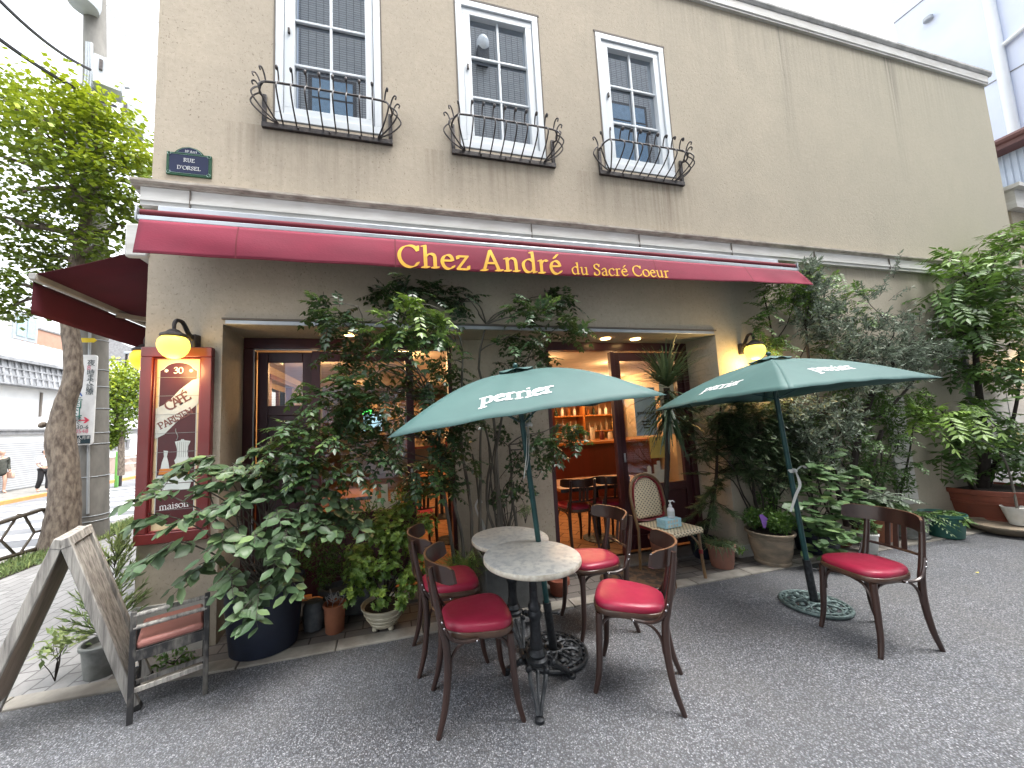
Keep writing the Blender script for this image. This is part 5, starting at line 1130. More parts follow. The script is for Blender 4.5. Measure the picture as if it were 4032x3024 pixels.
# terracotta cylinder, grey stone block, dark shrub behind
c = Vector((-.44, 3.02, .006)); pot('terracotta_pot', 'small straight orange terracotta pot with wire, left of the cream bowl', c, potprof(.063, .080, .20, .004, .015), 'terracotta')
mb = MB()
for k in range(7): a = k*.9; mb.tube(smoothline([c+Vector((.05*cos(a), .05*sin(a), .19)), c+Vector((.07*cos(a+.4), .06*sin(a), .24+.02*(k % 3))), c+Vector((.02*cos(a+2), .04*sin(a+2), .22)), c+Vector((-.05*cos(a), .03, .25))], 4), .0022, 4)
tag(mb.build('wire_bundle', 'alu'), 'loose silver wire bundle sticking out of the small orange terracotta pot', 'wire')
mb = MB(); mb.lathe([(.05, 0), (.075, .01), (.082, .06), (.078, .17), (.06, .20), (.02, .205), (.001, .206)], (-.60, 3.10, .006), 8); tag(mb.build('stone_block', 'stone_grey', smooth=True, ang=50), 'dark grey weathered stone block between the navy tub and the orange pot', 'stone block')
Pd = Vector((-.28, 3.28, .02)); pot('planter_trough', 'low grey planter trough hidden behind the azalea and orange pot', Pd, potprof(.13, .16, .20), 'stone_grey', sx=1.9, sy=.8)
pl = plant('dark_bush', 'dim fine-leaved bush behind the orange pot and the azalea', Pd+Vector((0, 0, .18)), cat='shrub'); lv = Leaves(); st = MB()
for px, py, Y, r_, n in [(700, 1180, 3.2, .13, 420), (650, 1220, 3.15, .11, 260), (740, 1130, 3.25, .13, 360), (700, 1240, 3.1, .10, 260), (740, 1210, 3.1, .11, 300), (800, 1110, 3.3, .12, 280), (870, 1080, 3.3, .10, 200), (660, 1150, 3.25, .1, 200), (900, 1130, 3.3, .10, 160)]:
    e = at(px, py, Y); branch(st, Pd+Vector((rs.normal()*.08, 0, .18)), e, .006, .002, .1, 3, 4); cluster_simple(lv, e, r_, n, .030, .016, .38, .2, .6, .2)
lv.build('foliage', 'leaf_garden', pl, 1); st.build('stem', 'bark_dark', pl)

# juniper and low plants by the corner
Pj = gz(222, 1452, .006); pot('grey_planter', 'small grey planter with a feathery juniper beside the corner pillar', Pj, potprof(.085, .11, .20, .008, .02), 'grey_pot')
pl = plant('juniper', 'feathery yellow-green juniper standing between the A-board and the corner pillar', Pj+Vector((0, 0, .18)), cat='shrub'); lv = Leaves(); st = MB()
for k in range(60):
    h = (k/60); a = rs.rand()*6.28; b = Pj+Vector((.03*h, .02*h, .20+.56*h)); rr = .19*(1-h)**.8+.03
    e = b+Vector((rr*cos(a)*1.0, rr*sin(a)*.8, .10+.08*rs.rand())); st.tube([b, e], [.003, .0015], 3)
    for m_ in range(26):
        t_ = .15+.85*rs.rand(); p = np.array(b.lerp(e, t_)); d = nrm((np.array(e-b)*2.+rs.normal(size=3)*.13+np.array([0, 0, .05]))[None])[0]; lv.add(p, d, rs.normal(size=3), .055, .009, np.clip(.5+.25*h+rs.normal()*.18, 0, 1))
st.tube([Pj+Vector((0, 0, .15)), Pj+Vector((0, 0, .72))], [.010, .003], 6); lv.build('foliage', 'leaf_juniper', pl, 1); st.build('stem', 'bark_dark', pl)
def small_plant(name, label, c, r_, n, m, ll=.05, lw=.03, tint=.5, cat='plant', stems=6, h=.15, horizontal=.6, detail=1, group=None, fl=1.):
    pl = plant(name, label, c, cat=cat, group=group); lv = Leaves(); st = MB(); c = Vector(c)
    for k in range(stems):
        e = c+Vector((rs.normal()*r_*.5, rs.normal()*r_*.4*fl, h*(.7+.5*rs.rand()))); branch(st, c, e, .004, .0015, .1, 2, 4); cluster_simple(lv, e, (r_*.6, r_*.5*fl, r_*.5), n//stems, ll, lw, tint, .18, .6, .2, horizontal=horizontal)
    lv.build('foliage', m, pl, detail); st.build('stem', 'bark_dark', pl); return pl
small_plant('low_plant', 'pale yellow-green low plant at the foot of the A-board', (-2.08, 2.98, .01), .10, 90, 'leaf_juniper', .06, .025, .7, h=.22)
small_plant('groundcover_clump', 'small green clump on the pavement under the old chair', (-1.42, 2.93, .01), .09, 90, 'leaf_garden', .045, .02, .4, h=.05)

# ---- slender multi-stem tree in the concrete trough behind the tables
mb = MB(); mb.box(.70, 1.20, 2.86, 3.36, .008, .40); bx = mb.build('body', 'conc_box', None, bev=.01); 
t = thing('concrete_planter', 'grey concrete block planter behind the two marble tables', 'planter', (.95, 3.1, .008)); bx.parent = t; bx.location = Vector(bx.location)-Vector((.95, 3.1, .008))
mb = MB(); mb.box(.72, 1.18, 2.88, 3.34, .401, .412); mb.build('soil', 'soil', t)
at_tree = thing('potted_ash_tree', 'slender multi-stemmed tree with glossy dark pinnate leaves in front of the central pier', 'tree', (.75, 3.15, .01))
st = MB(); lv = Leaves(); tw = MB()
bases = [at(1000, 1200, 3.1), at(1015, 1190, 3.12), at(1035, 1180, 3.15), at(1060, 1150, 3.2), at(1075, 1150, 3.15), at(1090, 1150, 3.2), at(985, 1190, 3.1), at(1105, 1140, 3.2)]
for b in bases: b.z = max(b.z-.35, .02)
stemtops = [(960, 960, 2.95, 0), (1000, 760, 2.95, 1), (1040, 900, 3.2, 2), (1060, 1000, 3.2, 3), (1090, 830, 3.1, 4), (1050, 700, 3.1, 5), (930, 860, 2.9, 6), (1100, 960, 3.2, 7)]
tops = []
for px, py, Y, k in stemtops:
    e = at(px, py, Y); tops.append(branch(st, bases[k], e, .017, .009, .04, 3, 7))
for px, py, px2, py2, r_ in ((1040, 890, 1075, 1150, .010), (1030, 880, 1095, 1150, .011), (1075, 930, 1050, 1150, .009), (1110, 1040, 1100, 1150, .008), (1020, 980, 1040, 1150, .012)): branch(st, at(px, py, 3.2), at(px2, py2, 3.2), r_*.7, r_, .03, 2, 6)
def nearest(e):
    best = None
    for L_ in tops:
        for p in L_[len(L_)//3:]:
            d = (p-e).length+max(0, p.z-e.z)*.8
            if best is None or d < best[0]: best = (d, p)
    return best[1]
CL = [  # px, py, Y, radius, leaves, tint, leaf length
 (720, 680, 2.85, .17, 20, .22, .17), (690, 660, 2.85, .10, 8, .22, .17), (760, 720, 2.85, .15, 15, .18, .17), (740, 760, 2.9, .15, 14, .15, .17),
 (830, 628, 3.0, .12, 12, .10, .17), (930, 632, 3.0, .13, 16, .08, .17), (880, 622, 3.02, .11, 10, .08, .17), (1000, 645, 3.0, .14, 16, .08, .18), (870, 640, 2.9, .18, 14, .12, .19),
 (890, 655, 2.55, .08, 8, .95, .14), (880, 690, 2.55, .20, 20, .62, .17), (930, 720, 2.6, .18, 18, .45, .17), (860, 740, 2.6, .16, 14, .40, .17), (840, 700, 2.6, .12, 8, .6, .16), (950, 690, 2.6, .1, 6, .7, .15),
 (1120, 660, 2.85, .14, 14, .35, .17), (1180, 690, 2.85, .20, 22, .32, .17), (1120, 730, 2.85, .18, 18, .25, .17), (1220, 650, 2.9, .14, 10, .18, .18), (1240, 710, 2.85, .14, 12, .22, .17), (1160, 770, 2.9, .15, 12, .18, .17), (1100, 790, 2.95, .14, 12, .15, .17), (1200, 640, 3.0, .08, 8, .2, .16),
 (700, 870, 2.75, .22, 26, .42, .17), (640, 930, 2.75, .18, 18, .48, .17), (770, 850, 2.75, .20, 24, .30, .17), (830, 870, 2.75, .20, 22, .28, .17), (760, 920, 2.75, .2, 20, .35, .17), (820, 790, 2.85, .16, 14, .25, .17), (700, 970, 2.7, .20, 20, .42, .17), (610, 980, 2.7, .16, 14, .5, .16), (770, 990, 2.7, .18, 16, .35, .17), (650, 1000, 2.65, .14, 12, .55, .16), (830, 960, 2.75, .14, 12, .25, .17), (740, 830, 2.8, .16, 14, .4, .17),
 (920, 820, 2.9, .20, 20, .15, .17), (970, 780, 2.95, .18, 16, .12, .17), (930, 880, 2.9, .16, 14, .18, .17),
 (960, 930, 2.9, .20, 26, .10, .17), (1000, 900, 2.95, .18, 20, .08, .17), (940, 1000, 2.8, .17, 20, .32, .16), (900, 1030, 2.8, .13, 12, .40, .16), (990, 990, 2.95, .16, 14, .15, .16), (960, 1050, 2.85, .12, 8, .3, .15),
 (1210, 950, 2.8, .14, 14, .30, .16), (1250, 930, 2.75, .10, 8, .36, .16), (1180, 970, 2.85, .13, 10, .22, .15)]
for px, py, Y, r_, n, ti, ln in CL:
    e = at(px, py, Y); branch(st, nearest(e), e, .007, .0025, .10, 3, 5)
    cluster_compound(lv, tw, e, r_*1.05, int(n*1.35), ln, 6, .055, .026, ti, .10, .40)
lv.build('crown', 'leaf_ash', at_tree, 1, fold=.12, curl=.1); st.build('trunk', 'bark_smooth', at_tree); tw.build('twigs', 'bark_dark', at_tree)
# small round-leaved climber on the stems
pl = plant('climbing_vine', 'small round-leaved vine clinging to the slender stems right of the central tree', (1.1, 3.2, .3), cat='vine'); lv = Leaves(); st = MB()
for px, py, r_, n in ((1120, 1000, .12, 70), (1110, 1060, .10, 60), (1150, 960, .14, 80), (1080, 940, .10, 60), (1170, 1010, .10, 50), (1140, 1060, .08, 30), (1075, 1080, .08, 35), (1060, 870, .08, 40), (1130, 900, .09, 45)):
    e = at(px, py, 3.2); cluster_simple(lv, e, r_, int(n*1.8), .038, .032, .25, .15, .5, -.1)
    branch(st, at(1100, 1150, 3.25), e, .004, .002, .2, 3, 4)
lv.build('foliage', 'leaf_ash', pl, 1); st.build('stem', 'bark_dark', pl)

def grassy(name, label, c, n, ln, wd, m, up_=.7, tint=.4, parts=None, droop=.5, spread=.05):
    pl = plant(name, label, c); mbs = MB(); T = []; c = Vector(c)
    me_v = []; lvv = Leaves()
    for k in range(n):
        a = rs.rand()*6.28; u = up_*(.5+.9*rs.rand()); d0 = Vector((cos(a), sin(a), u)).normalized(); p = c+Vector((rs.normal()*spread, rs.normal()*spread, 0)); L_ = ln*(.6+.6*rs.rand()); seg = 5; pr = p; ti = float(np.clip(tint+rs.normal()*.2, 0, 1))
        for s_ in range(seg):
            d = (d0+Vector((0, 0, -droop*1.6*(s_/seg)**1.3))).normalized(); w0 = wd*(1-.75*(s_/seg)); 
            lvv.add(np.array(pr), np.array(d), np.array(d.cross(Vector((-sin(a), cos(a), 0)))), L_/seg*1.02, w0, ti); pr = pr+d*L_/seg
    lvv.build('foliage', m, pl, 0); return pl
grassy('lily_turf', 'arching strappy lily turf clump behind the back table', at(1000, 1225, 2.95), 150, .26, .009, 'leaf_garden', .8, .45, droop=.9, spread=.07)
t = pot('round_pot', 'shadowed brown pot under the lily turf beside the concrete block', Vector((.42, 2.98, .008)), potprof(.09, .12, .22), 'terracotta_red')
grassy('lily_turf', 'narrow-leaved grass tuft hanging over the brown pot left of the concrete block', (.45, 2.95, .24), 90, .22, .008, 'leaf_garden', .5, .4, droop=1.1)
for lab, c in (('clear umbrella with a white crook handle leaning on the central pier', at(1035, 1115, 3.25)), ):
    t = thing('walking_umbrella', lab, 'umbrella', (c.x, c.y, .1)); h = at(1030, 1085, 3.25)
    mb = MB(); mb.tube(smoothline([h+Vector((.045, 0, -.01)), h+Vector((.03, 0, .03)), h, h+Vector((-.012, 0, -.05)), h+Vector((.03, .0, -.17))], 6), .009, 8); mb.build('handle', 'plastic_white', t)
    mb = MB(); mb.tube([h+Vector((.03, .0, -.15)), h+Vector((.045, 0, -.22)), h+Vector((.12, .0, -.52))], [.012, .024, .012], 8); mb.build('canopy', 'ribbon', t)
t = pot('saucer_pot', 'small reddish pot on the pavement behind the chair nearest the doormat', Vector((1.38, 3.0, .008)), potprof(.07, .085, .13), 'terracotta_red')
small_plant('little_conifer', 'tiny upright yellow-green conifer behind the back marble table', at(1135, 1130, 3.2), .05, 160, 'leaf_juniper', .03, .008, .5, h=.12, stems=5)

# ---- yucca
Py = Vector((2.72, 3.30, .01)); pot('terracotta_pot', 'brown terracotta pot behind the rattan chair holding the yucca', Py, potprof(.10, .13, .24, .01, .03), 'terracotta_pink')
yu = plant('yucca', 'tall yucca with a spiky head of sword leaves in front of the sliding pane', Py+Vector((0, 0, .2)), cat='palm plant'); hd = at(1440, 838, 3.12); st = MB()
st.tube(smoothline([Py+Vector((0, 0, .18)), at(1440, 1040, 3.2), at(1442, 950, 3.15), hd], 4), [.028, .024, .026, .03], 10); st.build('trunk', 'bark_dark', yu)
lvv = Leaves()
for k in range(260):
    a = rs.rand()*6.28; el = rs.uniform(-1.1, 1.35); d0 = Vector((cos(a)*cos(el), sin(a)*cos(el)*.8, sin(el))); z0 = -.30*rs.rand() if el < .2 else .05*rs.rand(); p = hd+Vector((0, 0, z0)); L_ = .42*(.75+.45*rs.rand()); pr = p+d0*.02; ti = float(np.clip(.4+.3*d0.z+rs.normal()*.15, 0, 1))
    for s_ in range(5):
        d = (d0+Vector((0, 0, -.45*(s_/5)**1.5))).normalized(); lvv.add(np.array(pr), np.array(d), np.array(d.cross(Vector((-sin(a), cos(a), .01)))), L_/5*1.03, [.020, .026, .024, .018, .008][s_], ti); pr = pr+d*L_/5
lvv.build('crown', 'leaf_yucca', yu, 0)
# ---- flat conifer (yew-like) beside the recess
Pc = Vector((3.15, 3.22, .01)); pot('dark_pot', 'dark pot at the foot of the airy conifer', Pc+Vector((0, .02, 0)), potprof(.09, .12, .20), 'black_pot')
co_ = plant('young_conifer', 'airy dark conifer with flat sprays between the rattan chair and the wall lamp', Pc+Vector((0, 0, .2)), cat='tree'); st = MB(); lv = Leaves(); tp = at(1560, 850, 3.0)
tr = smoothline([Pc+Vector((0, 0, .15)), at(1545, 1050, 3.1), at(1550, 950, 3.05), tp], 4); st.tube(tr, [.02, .006], 8)
for k in range(60):
    t_ = k/60; b = tr[min(int(t_*(len(tr)-1))+1, len(tr)-1)]; a = rs.rand()*6.28; ln = (.42*(1-abs(t_-.62))+.05)*(.7+.5*rs.rand())
    if t_ < .12: continue
    e = b+Vector((cos(a)*ln*1.15, sin(a)*ln*.5-.05, .10*rs.normal()-.04)); st.tube([b, b.lerp(e, .5)+Vector((0, 0, .02)), e], [.004, .0015], 4)
    for j in range(40):
        q = b.lerp(e, .2+.8*rs.rand()); dd = nrm((np.array(e-b)*1.2+rs.normal(size=3)*np.array([.28, .22, .06]))[None])[0]; L2 = .05+.04*rs.rand(); npn = 9; tt = np.linspace(0, 1, npn); sdv = nrm(np.cross(dd, [0, 0, 1.])[None])[0]
        for sg in (-1, 1): lv.add(np.array(q)+dd*L2*tt[:, None], dd*.6+sdv*sg, np.array([0, 0, 1.])+rs.normal(size=3)*.2, .022, .0065, np.clip(.42+rs.normal()*.2, 0, 1))
lv.build('crown', 'leaf_dark', co_, 1); st.build('trunk', 'bark_dark', co_)
# big dark conifer mass behind the right parasol
dk = plant('dark_evergreen', 'dense dark evergreen behind the right parasol, against the render wall', (3.9, 3.0, .3), cat='tree'); st = MB(); lv = Leaves()
bs_ = Vector((3.75, 3.02, .2))
for px, py, r_, n in ((1590, 900, .18, 80), (1640, 890, .2, 95), (1690, 900, .2, 95), (1600, 960, .17, 75), (1660, 960, .2, 95), (1620, 1010, .16, 60), (1700, 1000, .16, 65), (1560, 920, .15, 55), (1740, 920, .2, 85), (1730, 980, .16, 60), (1670, 1040, .12, 35), (1520, 970, .12, 35), (1490, 920, .1, 25)):
    e = at(px, py, 2.95); branch(st, bs_+Vector((rs.normal()*.05, 0, 0)), e, .010, .003, .05, 3, 5)
    for q in in_ball(int(n*3.4), .1):
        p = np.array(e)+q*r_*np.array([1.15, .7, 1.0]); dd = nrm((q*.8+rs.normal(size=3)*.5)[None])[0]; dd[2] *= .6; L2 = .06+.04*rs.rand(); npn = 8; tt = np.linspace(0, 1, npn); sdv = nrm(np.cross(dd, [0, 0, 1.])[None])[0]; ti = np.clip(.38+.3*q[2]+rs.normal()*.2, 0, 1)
        for sg in (-1, 1): lv.add(p+dd*L2*tt[:, None]-np.array([0, 0, .02])*tt[:, None]**2, dd*.6+sdv*sg, np.array([0, 0, 1.])+rs.normal(size=3)*.35, .026, .0085, ti)
lv.build('crown', 'leaf_dark', dk, 1); st.build('trunk', 'bark_dark', dk)

# ---- pots to the right of the rattan chair
c = Vector((3.11, 2.98, .008)); pot('terracotta_pot', 'pinkish terracotta pot with strappy leaves right of the rattan chair', c, [(.085, 0), (.092, .004), (.095, .03), (.099, .035), (.112, .17), (.126, .175), (.128, .215), (.118, .218), (.108, .19)], 'terracotta_pink', soil=7)
grassy('lily_turf', 'dark strappy lily turf arching out of the pinkish pot beside the rattan chair', c+Vector((0, 0, .2)), 120, .23, .010, 'leaf_dark', .6, .6, droop=1.0)
small_plant('trailing_plant', 'small bright trailing plant between the pinkish pot and the large weathered pot', (3.26, 2.93, .12), .06, 60, 'leaf_garden', .03, .018, .7, h=.04)
c = Vector((3.64, 2.90, .004)); pot('weathered_pot', 'large weathered tan pot with flaking glaze, left of the parasol pole', c, [(.135, 0), (.148, .01), (.15, .03), (.144, .04), (.165, .12), (.180, .21), (.183, .245), (.177, .25), (.19, .285), (.205, .295), (.205, .31), (.19, .312), (.178, .29)], 'weathered_pot', soil=11)
small_plant('parsley_bush', 'frilly green herb bush in the large weathered pot', c+Vector((.03, 0, .29)), .17, 2400, 'leaf_garden', .028, .020, .42, h=.12, stems=9, fl=.9)
mb = MB(); c2 = at(1648, 1128, 2.85); mb.prism([(-.03, .07), (.0, .075), (.05, .03), (.015, -.06), (-.005, -.05)], lambda u, v, w: (c2.x+u, c2.y-w-.2*u, c2.z+v), .004); tag(mb.build('plant_tag', 'purple', smooth=False), 'purple plastic pouch stuck in the large weathered pot', 'plant tag')
c = Vector((4.34, 2.97, .004)); pot('black_tub', 'black plastic tub under the broad-leaved hydrangea', c, [(.16, 0), (.17, .01), (.20, .24), (.212, .25), (.212, .28), (.20, .28), (.195, .25)], 'black_pot', soil=5)
hy = plant('hydrangea', 'broad oval-leaved hydrangea with pale fading flower heads in the black tub', c+Vector((0, 0, .25)), cat='shrub'); lv = Leaves(); st = MB()
for px, py, Y, n in [(1760, 1010, 2.85, 12), (1800, 1030, 2.8, 14), (1840, 1060, 2.8, 12), (1770, 1070, 2.75, 14), (1810, 1100, 2.72, 14), (1850, 1110, 2.75, 12), (1760, 1130, 2.7, 14), (1800, 1150, 2.68, 14), (1840, 1160, 2.72, 10), (1770, 1185, 2.68, 12), (1810, 1190, 2.66, 12), (1740, 1040, 2.85, 8), (1870, 1040, 2.85, 6), (1830, 1020, 2.85, 8), (1735, 1090, 2.75, 8), (1790, 980, 2.9, 8)]:
    n = int(n*1.7); e = at(px, py, Y-.04); L_ = branch(st, c+Vector((rs.normal()*.06, 0, .24)), e, .006, .003, .06, 2, 5)
    a = rs.rand(n)*6.28; D = nrm(np.stack([np.cos(a), np.sin(a)*.8-.25, -.15+.35*rs.rand(n)], 1)); q = np.array(e)+rs.normal(size=(n, 3))*np.array([.05, .04, .05])
    lv.add(q, D, np.array([0, -.25, 1.])+rs.normal(size=(n, 3))*.25, .118*(.7+.5*rs.rand(n)), .080*(.8+.4*rs.rand(n)), np.clip(.45+rs.normal(size=n)*.2, 0, 1))
lv.build('foliage', 'leaf_hydrangea', hy, 2, fold=.08, curl=.15); st.build('stem', 'bark_smooth', hy)
mb = MB(); fl_ = at(1868, 1043, 2.8)
for q in in_ball(60, .5)*.045: mb.obox(Vector(q)+fl_, (.012, .012, .006), rs.rand()*3, rs.rand()*2)
mb.build('flower_head', 'petal', hy, smooth=False)
c = Vector((4.74, 2.76, .004)); pot('white_pot', 'small chalky white pot seen through the back of the lone chair', c, potprof(.055, .08, .20, .004, .02), 'white_pot')
small_plant('leafy_seedling', 'light green leafy plant in the small chalky white pot', c+Vector((0, 0, .19)), .09, 90, 'leaf_hydrangea', .05, .032, .6, h=.08)
c = Vector((4.66, 3.0, .008)); pot('terracotta_bowl', 'low reddish terracotta bowl behind the black tub', c, [(.07, 0), (.12, .03), (.15, .09), (.155, .10), (.145, .10), (.14, .08)], 'terracotta_red', soil=4)
c = Vector((5.25, 3.0, .008)); pot('terracotta_pot', 'tall orange-brown terracotta pot behind the lone chair, holding a dark fern', c, [(.13, 0), (.14, .01), (.165, .22), (.19, .235), (.195, .30), (.205, .31), (.205, .36), (.19, .362), (.18, .33)], 'terracotta', soil=7)
def ferny(name, label, c, n, ln, pairs, ll, m, tint, droop=.6, up_=.6, lw=.014, cat='fern', st_len=None):
    pl = plant(name, label, c, cat=cat); lv = Leaves(); st = MB(); c = np.array(c)
    for k in range(n):
        a = rs.rand()*6.28; d = np.array([cos(a), sin(a)*.8-.15, up_*(.4+.9*rs.rand())]); compound(lv, c+rs.normal(size=3)*np.array([.03, .02, .01]), d, ln*(.6+.6*rs.rand()), pairs, ll, lw, np.clip(tint+rs.normal()*.15, 0, 1), droop, st)
    lv.build('foliage', m, pl, 1); st.build('stem', 'bark_dark', pl); return pl
ferny('fern', 'dark green fern filling the tall orange-brown pot', c+Vector((0, -.02, .36)), 60, .34, 12, .06, 'leaf_garden', .2, .6, 1., .018)
ferny('fern', 'silvery pinnate sprays left of the tall orange-brown pot', at(1905, 1080, 2.85), 26, .30, 14, .040, 'leaf_olive', .45, .5, .8, .014)
c = Vector((5.70, 2.93, .004)); pot('grey_pot', 'pale grey embossed stone pot beside the green tub', c, [(.11, 0), (.15, .01), (.155, .03), (.135, .04), (.155, .20), (.17, .21), (.172, .235), (.165, .238), (.155, .21)], 'grey_pot', soil=7)
ferny('fern', 'lacy arching fern in the pale grey embossed pot', c+Vector((0, 0, .22)), 40, .32, 12, .05, 'leaf_garden', .3, .65, .9, .015)
c = Vector((6.05, 2.82, .004)); pot('green_tub', 'dark green plastic tub with jagged-leaved plants', c, [(.13, 0), (.14, .01), (.165, .22), (.18, .23), (.18, .26), (.17, .26), (.16, .23)], 'green_pot', soil=5)
ferny('fern', 'pale jagged-leaved plant spilling from the dark green tub', c+Vector((0, -.02, .25)), 20, .19, 7, .055, 'leaf_garden', .5, .7, .8, .024)
# terracotta tub with the tall tree
c = Vector((7.25, 3.12+.0, .004)); c.y = 2.98; pot('terracotta_tub', 'very large red-brown terracotta tub with banded rim at the right edge', c, [(.30, 0), (.33, .01), (.345, .06), (.36, .065), (.362, .09), (.355, .095), (.40, .26), (.415, .265), (.418, .29), (.41, .295), (.43, .37), (.46, .38), (.465, .43), (.45, .435), (.43, .39)], 'terracotta_red', soil=13, n=48)
bt = thing('courtyard_tree', 'tall dark-trunked tree with broad pinnate leaves in the large terracotta tub at the right edge', 'tree', c+Vector((0, 0, .38))); st = MB(); lv = Leaves(); tw = MB()
T0 = c+Vector((-.05, 0, .35)); main = smoothline([T0, at(2128, 980, 2.9), at(2118, 880, 2.9), at(2108, 760, 2.85), at(2118, 660, 2.85), at(2130, 590, 2.85)], 5); st.tube(main, [.055, .03, .016], 9)
sec = smoothline([c+Vector((-.15, 0, .35)), at(2085, 1020, 2.9), at(2072, 960, 2.9), at(2050, 900, 2.9)], 4); st.tube(sec, [.03, .012], 7); thr = smoothline([c+Vector((.05, 0, .35)), at(2150, 1000, 2.9), at(2190, 900, 2.85), at(2205, 800, 2.8)], 4); st.tube(thr, [.03, .012], 7)
tops = [main, sec, thr]
for px, py, Y, r_, n, ti in [(2150, 540, 2.8, .30, 16, .75), (2190, 510, 2.8, .3, 16, .8), (2080, 600, 2.8, .32, 16, .62), (2130, 600, 2.8, .34, 20, .5), (2190, 590, 2.8, .3, 18, .55), (2040, 640, 2.8, .25, 10, .5), (2080, 660, 2.8, .30, 16, .35), (2150, 660, 2.8, .34, 20, .38), (2200, 680, 2.8, .3, 14, .5), (2110, 720, 2.85, .3, 16, .25), (2060, 720, 2.85, .22, 9, .25), (2180, 740, 2.85, .3, 15, .4), (2140, 790, 2.85, .26, 14, .25), (2090, 790, 2.85, .2, 8, .25), (2200, 800, 2.85, .26, 12, .3),
    (2070, 900, 2.75, .2, 10, .85), (2020, 895, 2.75, .17, 8, .85), (2110, 880, 2.85, .2, 10, .4), (2140, 930, 2.85, .24, 13, .35), (2090, 950, 2.85, .18, 8, .3), (2190, 930, 2.85, .22, 11, .35), (2060, 990, 2.9, .15, 6, .2), (2200, 1000, 2.8, .2, 8, .2), (2170, 1000, 2.85, .2, 8, .3), (2040, 560, 2.8, .15, 4, .7)]:
    e = at(px, py, Y); branch(st, nearest(e), e, .012, .004, .07, 3, 5); cluster_compound(lv, tw, e, r_, int(n*1.5), .34, 7, .105, .036, ti, .12, .35)
lv.build('crown', 'leaf_garden', bt, 1); st.build('trunk', 'bark_dark', bt); tw.build('twigs', 'bark_dark', bt)
c = Vector((6.75, 2.66, .004)); mb = MB(); mb.lathe([(.16, 0), (.19, .01), (.26, .06), (.285, .085), (.285, .10), (.27, .10), (.25, .075), (.001, .07)], c, 36); sb = mb.build('wide_saucer', 'weathered_pot'); tag(sb, 'wide shallow clay saucer bowl at the right edge in front of the terracotta tub', 'saucer')
c = at(2203, 1130, 2.62); c.z = .085; pot('white_pot', 'plain white pot standing in the wide clay saucer at the right edge', c, [(.065, 0), (.07, .004), (.115, .19), (.118, .20), (.11, .20), (.10, .18)], 'white_pot', soil=4)
pl = plant('tree_sapling', 'thin bare-stemmed sapling rising from the white pot at the right edge', c+Vector((0, 0, .18)), cat='sapling'); st = MB(); st.tube(smoothline([c+Vector((0, 0, .16)), at(2185, 1040, 2.65), at(2165, 985, 2.65), at(2120, 950, 2.65)], 4), [.012, .006], 6); st.build('stem', 'bark_smooth', pl); lv = Leaves()
for px, py in ((2120, 945), (2080, 940), (2150, 960), (2190, 960)): cluster_simple(lv, at(px, py, 2.65), .10, 26, .075, .035, .35, .2)
lv.build('foliage', 'leaf_garden', pl, 1)

# ---- olive tree and its neighbours against the wall
ol = thing('olive_tree', 'silvery grey-green olive tree spreading over the wall above the right parasol', 'tree', (4.9, 3.0, .2)); st = MB(); lv = Leaves()
t1_ = smoothline([Vector((4.95, 3.0, .2)), at(1845, 1000, 2.95), at(1870, 900, 2.95), at(1890, 840, 2.9), at(1930, 800, 2.85)], 5); st.tube(t1_, [.035, .018], 8)
t2_ = smoothline([Vector((4.85, 3.0, .2)), at(1800, 1010, 2.95), at(1790, 920, 2.95), at(1760, 850, 2.9), at(1745, 760, 2.9), at(1740, 690, 2.9)], 5); st.tube(t2_, [.028, .008], 7)
t3_ = smoothline([at(1870, 900, 2.95), at(1900, 900, 2.95), at(1960, 840, 2.85), at(1985, 800, 2.8)], 4); st.tube(t3_, [.018, .010], 7)
t4_ = smoothline([Vector((5.0, 3.0, .2)), at(1885, 1000, 2.98), at(1905, 930, 2.98)], 4); st.tube(t4_, [.03, .02], 7); tops = [t1_, t2_, t3_]
def olive_twig(a, b, n, r_=.05, tint=.5):
    a, b = Vector(a), Vector(b); pts = smoothline([a, a.lerp(b, .5)+Vector((0, 0, .03)), b], 4); st.tube(pts, [.003, .0012], 4); P = np.array([tuple(a.lerp(b, float(t_))) for t_ in np.linspace(.1, 1, n)]); d = nrm(np.array(b-a)[None])[0]
    sdv = rs.normal(size=(n, 3)); D = nrm(d*.7+nrm(sdv)*.8); lv.add(P, D, rs.normal(size=(n, 3)), .052*(.7+.5*rs.rand(n)), .0135, np.clip(tint+rs.normal(size=n)*.25, 0, 1))
for px, py, r_, n in [(1760, 640, .16, 34), (1745, 600, .11, 20), (1770, 690, .16, 30), (1800, 730, .16, 26), (1740, 700, .12, 16), (1840, 770, .2, 36), (1890, 770, .22, 44), (1940, 760, .2, 38), (1990, 760, .2, 34), (2030, 770, .14, 18), (1850, 820, .2, 34), (1900, 830, .2, 34), (1960, 800, .18, 26), (1800, 800, .14, 18), (1880, 720, .14, 16), (1830, 680, .14, 14), (1870, 640, .12, 8), (1920, 700, .14, 14), (1980, 700, .12, 10), (1720, 920, .18, 26), (1770, 890, .18, 28), (1740, 960, .15, 18), (1700, 870, .13, 14), (1820, 900, .16, 20), (1760, 1000, .13, 12), (1810, 950, .14, 14)]:
    e = at(px, py, 2.85); branch(st, nearest(e), e, .006, .002, .10, 3, 4)
    for q in in_ball(int(n*1.3), .1):
        a_ = Vector(np.array(e)+q*r_*.6); b_ = a_+Vector(nrm((q+rs.normal(size=3)*.4+np.array([0, 0, .25]))[None])[0])*.17; olive_twig(a_, b_, 22)
